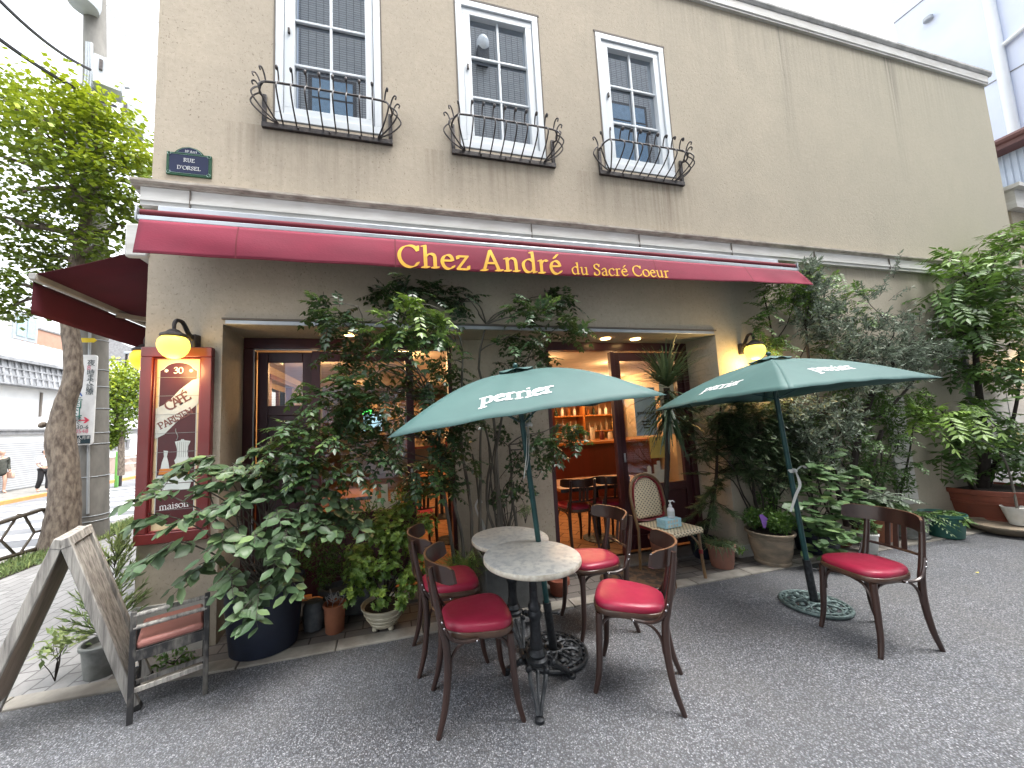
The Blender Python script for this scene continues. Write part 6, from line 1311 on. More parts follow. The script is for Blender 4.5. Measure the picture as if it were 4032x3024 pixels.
for (p1, p2, n) in (((1840, 700), (1930, 590), 22), ((1900, 640), (1940, 560), 18), ((1920, 650), (1970, 620), 14), ((1930, 700), (1990, 640), 8), ((1745, 620), (1760, 560), 14), ((1900, 690), (1970, 680), 10), ((1960, 740), (2050, 690), 14), ((1930, 600), (1945, 545), 16), ((1780, 650), (1790, 600), 12)): olive_twig(at(*p1, 2.85), at(*p2, 2.85), n*2)
lv.build('crown', 'leaf_olive', ol, 1); st.build('trunk', 'bark_dark', ol)
ma = thing('maple_sapling', 'thin-branched sapling with fine yellow-green leaves between the awning end and the olive tree', 'tree', (4.4, 3.02, .2)); st = MB(); lv = Leaves(); tw = MB()
m1_ = smoothline([Vector((4.4, 3.02, .2)), at(1740, 950, 3.0), at(1700, 830, 3.0), at(1672, 740, 3.0), at(1660, 680, 2.98), at(1650, 640, 2.95)], 4); m2_ = smoothline([at(1672, 740, 3.0), at(1700, 700, 2.98), at(1715, 650, 2.95)], 4); m3_ = smoothline([at(1700, 830, 3.0), at(1745, 740, 2.98), at(1770, 700, 2.95)], 4)
for q, r_ in ((m1_, [.016, .005]), (m2_, [.007, .003]), (m3_, [.008, .003])): st.tube(q, r_, 6)
tops = [m1_, m2_, m3_]
for px, py, r_, n, ti in [(1720, 620, .14, 20, .8), (1740, 660, .12, 16, .7), (1700, 640, .13, 16, .6), (1665, 620, .12, 12, .55), (1650, 660, .1, 8, .45), (1640, 700, .09, 7, .4), (1740, 590, .10, 10, .85), (1780, 680, .12, 10, .6), (1650, 735, .12, 14, .45), (1690, 740, .1, 9, .4), (1790, 760, .14, 12, .4), (1830, 640, .16, 12, .55), (1860, 690, .16, 12, .5), (1800, 600, .12, 8, .6), (1900, 860, .16, 14, .5), (1960, 840, .14, 12, .65), (1860, 950, .14, 10, .3), (1950, 880, .14, 10, .55), (1930, 950, .14, 10, .4), (1960, 1000, .12, 8, .3)]:
    e = at(px, py, 2.92); branch(st, nearest(e), e, .004, .0015, .10, 3, 4); cluster_compound(lv, tw, e, r_*1.1, int(n*1.8), .16, 7, .045, .017, ti, .12, .4)
lv.build('crown', 'leaf_garden', ma, 1); st.build('trunk', 'bark_dark', ma); tw.build('twigs', 'bark_dark', ma)
us = thing('understorey_shrub', 'dense mixed dark shrub filling the wall foot behind hydrangea and ferns', 'shrub', (4.9, 3.0, .1)); lv = Leaves(); st = MB()
for px, py, r_, n, ti in [(1760, 930, .2, 300, .25), (1820, 870, .2, 300, .25), (1850, 930, .2, 260, .3), (1780, 1010, .16, 220, .22), (1860, 1000, .2, 260, .25), (1720, 1030, .14, 200, .3), (1900, 1020, .16, 200, .22), (1660, 1080, .12, 140, .35), (1900, 880, .18, 240, .35), (1940, 930, .18, 180, .35), (1950, 1040, .14, 140, .25), (1700, 930, .16, 200, .2), (1990, 870, .16, 150, .4)]:
    e = at(px, py, 3.0); branch(st, Vector((e.x*.5+2.45, 3.02, .15)), e, .012, .004, .06, 3, 5); cluster_simple(lv, e, (r_*1.1, r_*.6, r_*1.1), int(n*2.2), .042, .019, ti, .15, .6, .1)
lv.build('foliage', 'leaf_garden', us, 1); st.build('stem', 'bark_dark', us)
small_plant('wall_shrub', 'small light green sprigs beside the right globe lamp', at(1672, 745, 3.0), .10, 150, 'leaf_garden', .035, .012, .6, h=.03, stems=5)
mb = MB(); mm_ = gz(1355, 1235); 
mb.lathe([(.001, .016), (.26, .016), (.285, .014), (.29, .010), (.29, .008)], (mm_.x+.0, 3.05, 0), 40, 1.25, .85); tag(mb.build('doormat', 'mat_coir'), 'half-round brown patterned doormat at the cafe entrance', 'doormat')
for i, (px, py) in enumerate([(2111, 1238)]):
    g = gz(px, py); mb = MB(); mb.prism([(-.02, 0), (0, .01), (.02, 0), (0, -.01)], lambda u, v, w: (g.x+u, g.y+v, .004+w+abs(u)*.2), .001); tag(mb.build('fallen_leaf', 'leaf_litter', smooth=False), 'single yellow fallen leaf on the asphalt at the right', 'leaf')

# ================================================================== INTERIOR
def downlight(x, y, z=2.405, p=10):
    t = thing('ceiling_light', 'round recessed downlight glowing in the cafe ceiling', 'ceiling light', (x, y, z), 0, 'downlights in the cafe ceiling'); mb = MB(); mb.lathe([(.055, 0), (.075, .0), (.08, .01), (.08, .014)], (x, y, z), 18); mb.build('ring', 'brass', t); mb = MB(); mb.lathe([(.001, .003), (.054, .003)], (x, y, z), 16); mb.build('bulb', 'bulb_warm', t)
    l = bpy.data.lights.new('glow', 'POINT'); l.energy = p; l.color = (1, .60, .28); l.shadow_soft_size = .12; lo = bpy.data.objects.new('glow', l); col0.objects.link(lo); lo.parent = t; lo.location = (0, 0, -.14)
for x, y in ((2.15, 4.9), (3.6, 5.2), (.2, 4.6), (-.9, 5.0), (1.3, 7.3), (-.6, 7.6), (3.2, 7.4), (1.1, 5.6)): downlight(x, y, p=5)
for x, lab in ((-.35, 'left'), (2.25, 'middle'), (2.62, 'right')):
    t = thing('soffit_light', 'round yellow downlight set in the %s part of the recess soffit' % lab, 'downlight', (x, 3.36, 2.335), 0, 'downlights under the shopfront soffit'); mb = MB(); mb.lathe([(.001, 0), (.05, 0), (.055, .01)], (x, 3.33, 2.338), 16); mb.build('lens', 'bulb_soft', t)
t = thing('pendant_lamp', 'wide glowing cream glass pendant lamp behind the left shop window', 'lamp', (-.02, 4.3, 2.05)); mb = MB(); mb.lathe([(.001, 0), (.10, .012), (.17, .05), (.19, .09), (.17, .10), (.001, .10)], at(858, 772, 4.3), 24); mb.build('shade', 'bulb_soft', t); mb = MB(); q = at(858, 772, 4.3); mb.tube([q+Vector((0, 0, .1)), Vector((q.x, q.y, 2.41))], .006, 6); mb.build('rod', 'brass', t)
t = thing('exit_sign', 'small green lit exit box near the ceiling of the cafe', 'exit sign', at(601, 775, 4.9)); q = at(601, 775, 4.9); mb = MB(); mb.obox(q, (.07, .17, .14)); mb.build('box', 'plastic_white', t, bev=.006); mb = MB(); mb.obox(q+Vector((.0355, 0, 0)), (.002, .13, .10)); mb.build('face', 'exit_green', t)
mb = MB(); mb.prism([(-.02, .03), (.0, .045), (.02, .0), (.015, -.045), (-.015, -.045), (-.005, 0)], lambda u, v, w: (q.x+.037+w, q.y+u, q.z+v), .001); mb.build('symbol', 'plastic_white', t, smooth=False)
# tables and chairs inside
def inner_table(label, x0, x1, y0, y1):
    t = thing('dining_table', label, 'table', ((x0+x1)/2, (y0+y1)/2, .03), 0, 'wooden tables inside the cafe'); mb = MB(); mb.box(x0, x1, y0, y1, .69, .725); mb.build('tabletop', 'table_wood', t, bev=.006)
    mb = MB(); mb.box(x0, x1, y0-.002, y0-.006, .685, .722); mb.lathe([(.028, .05), (.026, .68)], ((x0+x1)/2, (y0+y1)/2, 0), 12); mb.build('column', 'iron_black', t); mb = MB(); mb.lathe([(.20, .03), (.20, .04), (.06, .06), (.03, .08)], ((x0+x1)/2, (y0+y1)/2, 0), 20); mb.build('base', 'iron_black', t)
g1 = gz(1262, 1045, .72)
inner_table('long orange wooden table just inside the open door', g1.x-.42, g1.x+.85, g1.y-.22, g1.y+.42)
g2 = gz(955, 1050, .72); inner_table('small orange wooden table behind the third shop window', g2.x-.25, g2.x+.45, g2.y-.22, g2.y+.28)
inner_table('small orange wooden table farther back behind the third shop window', g2.x-.2, g2.x+.5, g2.y+1.0, g2.y+1.5)
inner_table('orange wooden table behind the left shop window', -1.0, -.2, 4.4, 5.0)
for lab, px, py, a, z in (('dark chair with red seat inside the doorway, left of the pair at the long table', 1240, 1102, 90, .03), ('dark chair with red seat inside the doorway, right of the pair at the long table', 1312, 1092, 90, .03), ('dark chair with red seat by the table behind the third shop window', 905, 1110, 100, .03), ('dark chair with red seat behind the navy tub, seen through the leaves', 640, 1150, 60, .03)):
    g = gz(px, py, .48); y_ = max(g.y, 3.95); put_chair(lab, g.x*y_/g.y, y_, a, z, 'dark chairs inside the cafe')
ba = thing('bar_counter', 'reddish wooden bar counter at the back right of the cafe', 'counter', (3.6, 6.4, .03)); mb = MB(); mb.box(2.2, 5.1, 6.1, 6.7, .03, 1.02); mb.box(2.22, 3.2, 6.092, 6.099, .3, .9); mb.build('front', 'int_wood', ba); mb = MB(); mb.box(2.15, 5.12, 6.03, 6.75, 1.021, 1.07); mb.build('top', 'table_wood', ba, bev=.008)
sh = thing('back_shelf', 'wooden bar shelving with bottles and glasses behind the counter', 'shelf', (3.4, 7.3, .03)); mb = MB()
for z in (1.2, 1.55, 1.9): mb.box(2.3, 5.1, 7.1, 7.4, z, z+.03)
for x in (2.3, 3.2, 4.1, 5.05): mb.box(x, x+.04, 7.1, 7.4, .9, 2.2)
mb.build('frame', 'table_wood', sh, bev=.003); mb = MB(); mb.box(2.28, 5.12, 7.405, 7.43, .9, 2.3); mb.build('back_panel', 'int_wall', sh)
bi = 0
for z in (1.23, 1.58, 1.93):
    for k in range(17):
        x = 2.42+k*.155+rs.rand()*.03; 
        if abs(x-3.2) < .08 or abs(x-4.1) < .08: continue
        h = .16+.12*rs.rand(); m = ['bottle_amber', 'bottle_dark', 'bottle_clear', 'brass', 'paper'][rs.randint(5)]; mb = MB(); mb.lathe([(.001, 0), (.032, 0), (.034, h*.55), (.012, h*.75), (.011, h)], (x, 7.2+.06*rs.rand(), z), 10)
        o = mb.build('bottle', m); tag(o, 'bottle on the bar shelves at the back of the cafe', 'bottle', 'bottles on the back shelf')
for k in range(12):
    x = 2.3+k*.2; h = .09+.16*rs.rand(); m = ['bottle_clear', 'paper', 'brass', 'int_wood', 'alu'][rs.randint(5)]; mb = MB(); mb.lathe([(.001, 0), (.045, 0), (.05, h*.6), (.035, h), (.03, h)], (x, 6.35+.15*rs.rand(), 1.071), 10); tag(mb.build('jar', m), 'jar or cup standing on the bar counter', 'jar', 'jars and cups on the bar counter')
for k in range(4):
    l = bpy.data.lights.new('shelf_glow', 'POINT'); l.energy = 6; l.color = (1, .68, .36); l.shadow_soft_size = .05; lo = bpy.data.objects.new('shelf_glow', l); col0.objects.link(lo); lo.parent = sh; lo.location = Vector((2.7+.7*k, 6.9, 2.2))-Vector((3.4, 7.3, .03))
pr_ = [(1.96, 1.5, .18, .13, 'paper_yellow'), (2.18, 1.46, .22, .18, 'paper_yellow'), (1.97, 1.34, .15, .09, 'paper'), (2.48, 1.42, .12, .18, 'paper'), (2.15, 1.72, .2, .12, 'paper'), (2.02, .86, .42, .16, 'paper_yellow'), (2.62, 1.62, .2, .3, 'photo_dark'), (2.2, 1.28, .12, .08, 'paper_blue')]
for i, (x, z, w_, h_, m) in enumerate(pr_):
    mb = MB(); mb.box(x, x+w_, 6.235, 6.248, z, z+h_); tag(mb.build('wall_note', m, smooth=False), 'paper note or small picture pinned on the wood partition inside', 'note', 'notes pinned on the inner partition')
for i, (x, z, w_, h_) in enumerate([(.25, 1.45, .5, .4), (.3, 1.0, .42, .32), (1.0, 1.3, .35, .5), (-.5, 1.3, .45, .55)]):
    t = thing('framed_picture', ['wide sepia street picture high on the inner back wall', 'lower sepia picture on the inner back wall', 'upright sepia picture near the central pier inside', 'upright sepia picture behind the left shop window'][i], 'picture', (x, 8.15, z)); mb = MB(); mb.box(x, x+w_*2.2, 8.10, 8.14, z, z+h_*1.4); mb.build('frame', 'int_wood', t); mb = MB(); mb.box(x+.05, x+w_*2.2-.05, 8.09, 8.098, z+.05, z+h_*1.4-.05); mb.build('print', 'photo_dark', t)
t = thing('shop_screen', 'bright blue lit sign with green edge behind the left shop window', 'screen', (.0, 4.5, 1.3)); a, b = at(785, 895, 4.6), at(825, 930, 4.6); mb = MB(); mb.box(a.x, b.x, 4.6, 4.62, b.z, a.z); mb.build('panel', 'screen', t); mb = MB(); mb.box(a.x-.01, a.x+.10, 4.6, 4.615, a.z+.002, a.z+.06); mb.build('green_band', 'neon_green', t)
mb = MB(); c = Vector((1.9+1.0, 4.9, .03)); 

# ================================================================== STREET
tr_ = thing('street_tree', 'leaning rough-barked street tree with a bright yellow-green crown at the left', 'tree', (-4.57, 6.5, 0)); st = MB(); lv = Leaves()
tk = smoothline([(-4.60, 6.5, -.05), (-4.57, 6.5, .2), (-4.55, 6.5, .68), (-4.58, 6.5, 1.15), (-4.64, 6.5, 1.55), (-4.62, 6.5, 2.0), (-4.54, 6.5, 2.4), (-4.56, 6.5, 2.82), (-4.62, 6.5, 3.3), (-4.60, 6.5, 4.0), (-4.5, 6.5, 4.8), (-4.45, 6.5, 5.6)], 5)
tr_r = [.23, .20, .165, .155, .16, .115, .105, .10, .10, .09, .07, .05]
st.tube(tk, [float(np.interp(i/(len(tk)-1), np.linspace(0, 1, 12), tr_r)) for i in range(len(tk))], 20)
st.sphere((-4.80, 6.42, 1.75), .045, 8, 6); tops = [tk]
for v in range(len(st.v)):
    x, y, z = st.v[v]; k = .02*sin(31*z+7*math.atan2(y-6.5, x+4.55))+.02*sin(19*z-5*math.atan2(y-6.5, x+4.55)); st.v[v] = (x+(x+4.58)*k, y+(y-6.5)*k, z)
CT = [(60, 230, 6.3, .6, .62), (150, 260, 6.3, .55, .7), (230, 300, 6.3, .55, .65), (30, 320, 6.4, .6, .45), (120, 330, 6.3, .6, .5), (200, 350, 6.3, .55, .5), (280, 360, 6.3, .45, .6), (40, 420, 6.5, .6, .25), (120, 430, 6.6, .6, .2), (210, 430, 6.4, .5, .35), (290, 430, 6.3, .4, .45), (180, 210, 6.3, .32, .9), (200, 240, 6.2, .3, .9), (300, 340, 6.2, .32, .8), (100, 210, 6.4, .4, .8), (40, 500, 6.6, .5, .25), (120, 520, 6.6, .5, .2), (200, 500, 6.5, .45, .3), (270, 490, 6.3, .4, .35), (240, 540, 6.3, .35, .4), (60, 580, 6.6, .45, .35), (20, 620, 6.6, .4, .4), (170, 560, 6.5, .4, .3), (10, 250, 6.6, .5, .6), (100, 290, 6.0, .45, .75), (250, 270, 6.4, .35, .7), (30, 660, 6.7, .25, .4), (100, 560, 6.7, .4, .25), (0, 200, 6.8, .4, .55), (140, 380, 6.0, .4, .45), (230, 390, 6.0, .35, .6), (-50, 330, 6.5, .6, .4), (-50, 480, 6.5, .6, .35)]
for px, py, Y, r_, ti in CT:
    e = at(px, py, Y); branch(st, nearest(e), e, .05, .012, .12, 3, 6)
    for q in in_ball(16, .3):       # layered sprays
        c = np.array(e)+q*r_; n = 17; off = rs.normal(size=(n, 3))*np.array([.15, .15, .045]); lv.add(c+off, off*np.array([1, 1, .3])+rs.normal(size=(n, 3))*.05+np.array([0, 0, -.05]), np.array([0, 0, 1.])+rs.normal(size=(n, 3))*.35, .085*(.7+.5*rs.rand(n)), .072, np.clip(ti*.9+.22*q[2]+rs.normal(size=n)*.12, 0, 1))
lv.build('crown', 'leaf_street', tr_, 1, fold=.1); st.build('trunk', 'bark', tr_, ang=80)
tr2 = thing('street_tree', 'smaller bright green street tree across the crossing, seen beside the burgundy board', 'tree', (-7.2, 15.2, -.2)); st = MB(); lv = Leaves()
def at2(px, py, Y=15.): return at(px, py, Y)
tk = smoothline([at2(262, 1010, 15.2)-Vector((0, 0, .25)), at2(262, 960), at2(258, 920), at2(250, 880)], 4); st.tube(tk, [.10, .06], 8); tops = [tk]
for px, py, r_, ti in ((240, 850, .8, .6), (270, 830, .8, .75), (290, 860, .7, .55), (250, 810, .6, .8), (225, 880, .6, .5), (280, 890, .6, .45), (210, 860, .5, .6), (250, 930, .4, .4), (300, 820, .6, .7), (240, 950, .3, .45)):
    e = at2(px, py); branch(st, nearest(e), e, .03, .01, .1, 3, 5); cluster_simple(lv, e, r_, 420, .12, .10, ti*.9, .15, .4, 0, .2)
lv.build('crown', 'leaf_street', tr2, 1); st.build('trunk', 'bark', tr2)
tag(tr2, 'smaller bright green street tree across the crossing, seen beside the burgundy board', 'tree')
# grass strip
gs = thing('grass_strip_base', '', '', (0, 0, 0)); bpy.data.objects.remove(gs)
dummy = thing('tmp', None, None, (-4.5, 6, 0)); lv = Leaves(); n = 7000; P = np.stack([rs.uniform(-4.74, -4.26, n), rs.uniform(5.22, 12, n)**1.0, np.zeros(n)], 1); lv.add(P, np.array([0, 0, 1.])+rs.normal(size=(n, 3))*.6, rs.normal(size=(n, 3)), .05+.06*rs.rand(n), .014, np.clip(.55+rs.normal(size=n)*.2, 0, 1))
g = lv.build('grass_strip', 'leaf_juniper', dummy, 1); g.parent = None; g.location = dummy.location; bpy.data.objects.remove(dummy); tag(g, 'low rough green ground cover round the foot of the street tree', 'ground cover', kind='stuff')
# utility pole with its fittings
up_ = thing('utility_pole', 'grey concrete utility pole with conduits and clamps behind the street tree', 'utility pole', (-4.53, 7.0, 0)); mb = MB(); px_, py_ = -4.52, 7.0
def pxy(z): return (px_-.041*z, py_, z)
mb.tube([pxy(z) for z in np.linspace(-.05, 10.5, 16)], [.185, .135], 22); mb.build('shaft', 'concrete', up_)
mb = MB(); mb.tube([(pxy(z)[0]+.06, pxy(z)[1]-.19+.006*z, z) for z in np.linspace(.4, 8, 12)], .018, 8); mb.build('conduit', 'metal_box', up_)
mb = MB()
for z in (.28, .36, .95, 1.45, 1.62, 2.0, 2.35, 2.62, 3.1, 5.2, 5.9):
    c = Vector(pxy(z)); rr = .188-.0045*z; mb.tube([c+Vector((rr*cos(a), rr*sin(a), .006*sin(a))) for a in np.linspace(0, 2*pi, 25)[:-1]], .007, 5, closed=True)
mb.build('clamp', 'metal_box', up_)
mb = MB(); c = Vector(pxy(8.3)); mb.lathe([(.05, -.5), (.19, -.48), (.21, -.35), (.21, .5), (.19, .55), (.05, .57)], c+Vector((-.02, -.25, .95)), 20); mb.build('transformer', 'metal_box', up_)
mb = MB()
for dz, L_ in ((7.55, .5), (7.35, -.45)): mb.bar(Vector(pxy(dz))+Vector((-L_, 0, 0)), Vector(pxy(dz))+Vector((L_, 0, .08)), .03, .03)
for k in range(3): mb.tube(smoothline([Vector(pxy(8.2))+Vector((.0+.03*k, -.17, 0)), Vector(pxy(7.4))+Vector((.04*k, -.2, 0)), Vector(pxy(6.9))+Vector((-.12+.05*k, -.22, 0)), Vector(pxy(6.2))+Vector((-.2+.04*k, -.2, 0))], 5), .022, 6)
mb.build('cable_bundle', 'metal_box', up_)
for lab, px, py, sz in (('grey metal cabinet strapped high on the utility pole, the larger upper one', 232, 160, (.34, .30, .50)), ('grey metal cabinet hanging beside the pole, the lower one nearer the building', 283, 250, (.26, .28, .42))):
    q = at(px+5, py+0, 6.75); t = thing('metal_cabinet', lab, 'metal box', q, 0, 'grey cabinets by the utility pole'); mb = MB(); mb.obox(q-Vector((0, 0, .1)), sz, R(25)); mb.build('case', 'metal_box', t, bev=.01); mb = MB(); mb.obox(q+Matrix.Rotation(R(25), 3, 'Z') @ Vector((-.08, -sz[1]/2-.012, -.02)), (.04, .02, .18), R(25)); mb.build('latch', 'iron', t)
    mb = MB(); mb.bar(q+Vector((-sz[0]/2, .05, -.25)), Vector(pxy(q.z-.1)), .03, .04); mb.build('bracket', 'iron', t)
# dental clinic board on the pole
q0, q1 = at(171, 767, 6.78), at(206, 960, 6.78)
db = thing('pole_sign', 'tall white sign board with Japanese lettering and a red arrow, fixed to the utility pole', 'sign', ((q0.x+q1.x)/2, 6.78, q1.z)); x0, x1, zt, zb = -4.85, -4.43, q0.z, q1.z
rr = .035; P = [(x0+rr*(1-cos(a)), zb+rr*(1-sin(a))) for a in (0, pi/4, pi/2)]+[(x1-rr*(1-sin(a)), zb+rr*(1-cos(a))) for a in (0, pi/4, pi/2)]+[(x1-rr*(1-cos(a)), zt-rr*(1-sin(a))) for a in (0, pi/4, pi/2)]+[(x0+rr*(1-sin(a)), zt-rr*(1-cos(a))) for a in (0, pi/4, pi/2)]
P = [(x0, zb+rr), (x0+rr*.3, zb+rr*.3), (x0+rr, zb), (x1-rr, zb), (x1-rr*.3, zb+rr*.3), (x1, zb+rr), (x1, zt-rr), (x1-rr*.3, zt-rr*.3), (x1-rr, zt), (x0+rr, zt), (x0+rr*.3, zt-rr*.3), (x0, zt-rr)]
mb = MB(); mb.prism(P, lambda u, v, w: (u, 6.78-w, v), .02); mb.build('board', 'plastic_white', db, smooth=False)
Hh = zt-zb
mat('ink_blue', (.03, .12, .45), .5); mat('ink_green', (.02, .18, .14), .5); mat('ink_red', (.75, .06, .12), .5); mat('ink_dark', (.03, .06, .08), .5); mat('ink_pink', (.75, .25, .35), .5)
def jp(s, x, z, size, m): fonttext(s, size, m, 'lettering', db, Matrix.Translation(Vector((x, 6.757, z))) @ Matrix.Rotation(R(90), 4, 'X'))
try:
    for k, ch in enumerate('エンム歯科'): jp(ch, x1-.345+.0, zt-.10-Hh*.14-k*Hh*.125+(.0), .20, 'ink_blue' if k < 3 else 'ink_green')
    for k, ch in enumerate('夜8時まで診療'): jp(ch, x1-.125, zt-.06-Hh*.075-k*Hh*.054, .105, 'ink_pink' if k == 1 else 'ink_dark')
    jp('往診', x1-.30, zb+Hh*.265, .075, 'ink_dark'); jp('すぐ', x1-.30, zb+Hh*.225, .075, 'ink_dark')
    jp('夜1-30-6', x1-.37, zb+Hh*.175, .085, 'ink_dark'); jp('661-0548', x1-.385, zb+Hh*.130, .085, 'ink_pink')
except Exception as ex: print('font', ex)
mb = MB(); mb.box(x0+.02, x1-.03, 6.756, 6.758, zb+.02, zb+Hh*.105); mb.build('address_panel', 'ink_dark', db)
try: fonttext('日本橋人形町', .062, 'plastic_white', 'lettering', db, Matrix.Translation(Vector((x0+.04, 6.753, zb+Hh*.065))) @ Matrix.Rotation(R(90), 4, 'X')); fonttext('1-8', .085, 'plastic_white', 'lettering', db, Matrix.Translation(Vector((x0+.16, 6.753, zb+Hh*.022))) @ Matrix.Rotation(R(90), 4, 'X'))
except Exception as ex: print('font', ex)
mb = MB(); ax_, az = x1-.17, zb+Hh*.27; mb.prism([(0, -.009), (.085, -.009), (.06, -.045), (.085, -.045), (.135, 0), (.085, .045), (.06, .045), (.085, .009), (0, .009)], lambda u, v, w: (ax_+u-.02, 6.7585-w, az+v), .001); mb.build('arrow', 'ink_red', db, smooth=False)
q = at(188, 735, 6.76); mb = MB(); mb.prism([(-.09, -.035), (.09, -.035), (.13, 0), (.09, .035), (-.09, .035)], lambda u, v, w: (q.x+u, 6.76-w, q.z+v), .006); mat('tag_yellow', (.80, .60, .02), .5); tag(mb.build('pole_tag', 'tag_yellow', smooth=False), 'small yellow arrow tag strapped to the pole above the white sign', 'tag')
# guard rail near the tree
gr = thing('guard_rail', 'brown pipe guard rail with diamond pattern along the kerb at the left edge', 'guard rail', (-4.8, 5, 0))
def gp(px, py, Y=None, X=-4.72): return atx(px, py, X)
A_, B_, C_, D_ = atx(-60, 1147, -4.72), atx(92, 1101, -4.72), atx(-60, 1228, -4.72), atx(96, 1180, -4.72)
mb = MB(); mb.tube(smoothline([A_, atx(0, 1129, -4.72), atx(70, 1107, -4.72), B_, atx(101, 1108, -4.72), atx(104, 1122, -4.72)], 4), .028, 8); mb.build('top_rail', 'rail_brown', gr); mb = MB(); mb.tube([C_, atx(0, 1208, -4.72), D_], .026, 8); mb.build('bottom_rail', 'rail_brown', gr)
mb = MB(); dm = [(2, 1167), (40, 1111), (52, 1112), (74, 1150), (42, 1197), (32, 1197)]; mb.tube([atx(px, py, -4.72) for px, py in dm], .017, 6, closed=True); mb.tube([atx(74, 1150, -4.72), atx(110, 1140, -4.72)], .015, 6); mb.tube([atx(2, 1167, -4.72), atx(-50, 1180, -4.72)], .015, 6); mb.build('infill', 'rail_brown', gr)
for (px, py) in ((110, 1140),):
    q = atx(px, py, -4.72); mb = MB(); mb.tube([(q.x, q.y, -.03), (q.x, q.y, q.z+.25)], .03, 8); mb.build('post', 'rail_brown', gr)

# ---- far side of the street
def wallbox(mb, x0, x1, y0, y1, z0, z1): mb.box(x0, x1, y0, y1, z0, z1)
wh = thing('white_storehouse', 'white plastered traditional storehouse with grey tiled roofs across the street', 'building', (-17, 22, -.4))
XF = -14.6
mb = MB(); mb.box(-24, XF, 13, 40, -.4, 4.05); mb.build('wall', 'plaster_white', wh)
def on(px, py, X=XF): return atx(px, py, X)
mb = MB(); mb.box(XF+.001, XF+.10, 13, 40, 1.86, 2.02); mb.box(XF+.001, XF+.16, 13, 40, 2.021, 2.09); mb.build('string_course', 'grey_stone_trim', wh)
mb = MB()          # tiled skirt roof with ribs
def prof_roof(y, u): return (XF+.42-.62*u, y, 3.85+.98*u)
for (xa_, za, xb_, zb_) in ((XF+.35, 3.80, XF+.18, 4.75),): mb.add([(xa_, 13, za), (xb_, 13, zb_), (xb_, 40, zb_), (xa_, 40, za)], [(0, 1, 2, 3)])
mb.add([(XF+.35, 13, 3.80), (XF, 13, 3.80), (XF, 40, 3.80), (XF+.35, 40, 3.80)], [(0, 1, 2, 3)]); mb.add([(XF+.2, 13, 4.76), (-19.5, 13, 7.0), (-19.5, 40, 7.0), (XF+.2, 40, 4.76)], [(0, 1, 2, 3)]); mb.build('roof', 'roof_tiles', wh, smooth=False)
mb = MB()
for k in range(104): y = 13+k*.26; mb.tube([(XF+.36, y, 3.83), (XF+.19, y, 4.76)], .05, 6); 
for k in range(76): y = 13+k*.35; mb.tube([(XF+.2, y, 4.80), (-19.4, y, 7.02)], .06, 5)
for z in (3.83, 4.15, 4.45): mb.bar((XF+.40-.17*(z-3.8), 13, z), (XF+.40-.17*(z-3.8), 40, z), .02, .05)
mb.bar((XF+.25, 13, 4.80), (XF+.25, 40, 4.80), .22, .12); mb.build('roof_tile_rib', 'roof_tiles', wh)
for px, t_, b_ in ((88, 848, 900), (198, 855, 902), (452, 835, 862), (517, 850, 868)):
    a, b = on(px, t_), on(px, b_)
    if a.y < 40: mb = MB(); mb.box(XF+.001, XF+.06, a.y-.035, a.y+.035, b.z, a.z); mb.build('hook', 'seal_grey', wh)
a, b = on(2, 985), on(117, 1040); mb = MB(); zz = 1.35
mb.box(XF+.002, XF+.05, 13.2, b.y, -.3, 1.62); o = mb.build('roller_shutter', 'shutter', wh); mb = MB()
for k in range(22): mb.box(XF+.051, XF+.062, 13.2, b.y, -.28+k*.085, -.265+k*.085)
mb.build('shutter_slat', 'grey_stone_trim', wh); mb = MB(); mb.box(XF+.002, XF+.09, b.y+.01, b.y+.10, -.35, 1.7); mb.build('shutter_post', 'roof_brown', wh)
mb = MB(); mb.box(XF+.002, XF+.07, b.y+.5, 40, -.38, .55); mb.build('stone_plinth', 'rubble', wh)
a, b = on(232, 988), on(262, 1000); mb = MB()
for k in range(10): y = a.y-1.2+k*.28; mb.box(XF+.03, XF+.07, y, y+.10, 1.02, 1.42)
mb.box(XF+.001, XF+.09, a.y-1.3, a.y+1.6, .95, 1.01); mb.box(XF+.001, XF+.09, a.y-1.3, a.y+1.6, 1.43, 1.5); mb.box(XF+.001, XF+.02, a.y-1.3, a.y+1.6, 1.01, 1.43); mb.build('lattice_window', 'grey_stone_trim', wh)
# lettered notices on the shutter
mb = MB()
for k, (y0, w_, z) in enumerate(((14.6, 1.0, 1.05), (13.9, 2.4, .80), (14.1, 2.5, .62), (14.9, .9, .45))): mb.box(XF+.064, XF+.067, y0, y0+w_, z, z+.07)
mb.build('shutter_lettering', 'metal_box', wh)
wb = thing('white_apartment', 'white modern building with a large pale window rising behind the tiled roof', 'building', (-26, 26, 0)); mb = MB(); mb.box(-34, -20.2, 14, 25.0, 0, 8.4); mb.build('wall', 'plaster_white', wb)
a, b = atx(30, 675, -20.15), atx(78, 735, -20.15); mb = MB(); mb.box(-20.19, -20.1, a.y, b.y, min(a.z, b.z)-.2, max(a.z, b.z)+.1); f = mb.build('window', 'metal_box', wb); mb = MB(); mb.box(-20.09, -20.07, a.y+.15, (a.y+b.y)/2-.06, b.z, a.z-.1); mb.box(-20.09, -20.07, (a.y+b.y)/2+.06, b.y-.15, b.z, a.z-.1); mat('pane_pale', (.30, .42, .45), .2); mb.build('pane', 'pane_pale', f)
ob = thing('orange_building', 'salmon orange rendered block between the roofs across the street', 'building', (-22, 28, 0)); mb = MB(); a, b = atx(78, 710, -21), atx(138, 745, -21); mb.box(-27, -21, 25.05, 33, 0, a.z+.0); mb.build('wall', 'orange_wall', ob); mb = MB(); mb.box(-27.05, -20.95, 25.06, 33.05, a.z+.002, a.z+.12); mb.build('parapet', 'grey_stone_trim', ob)
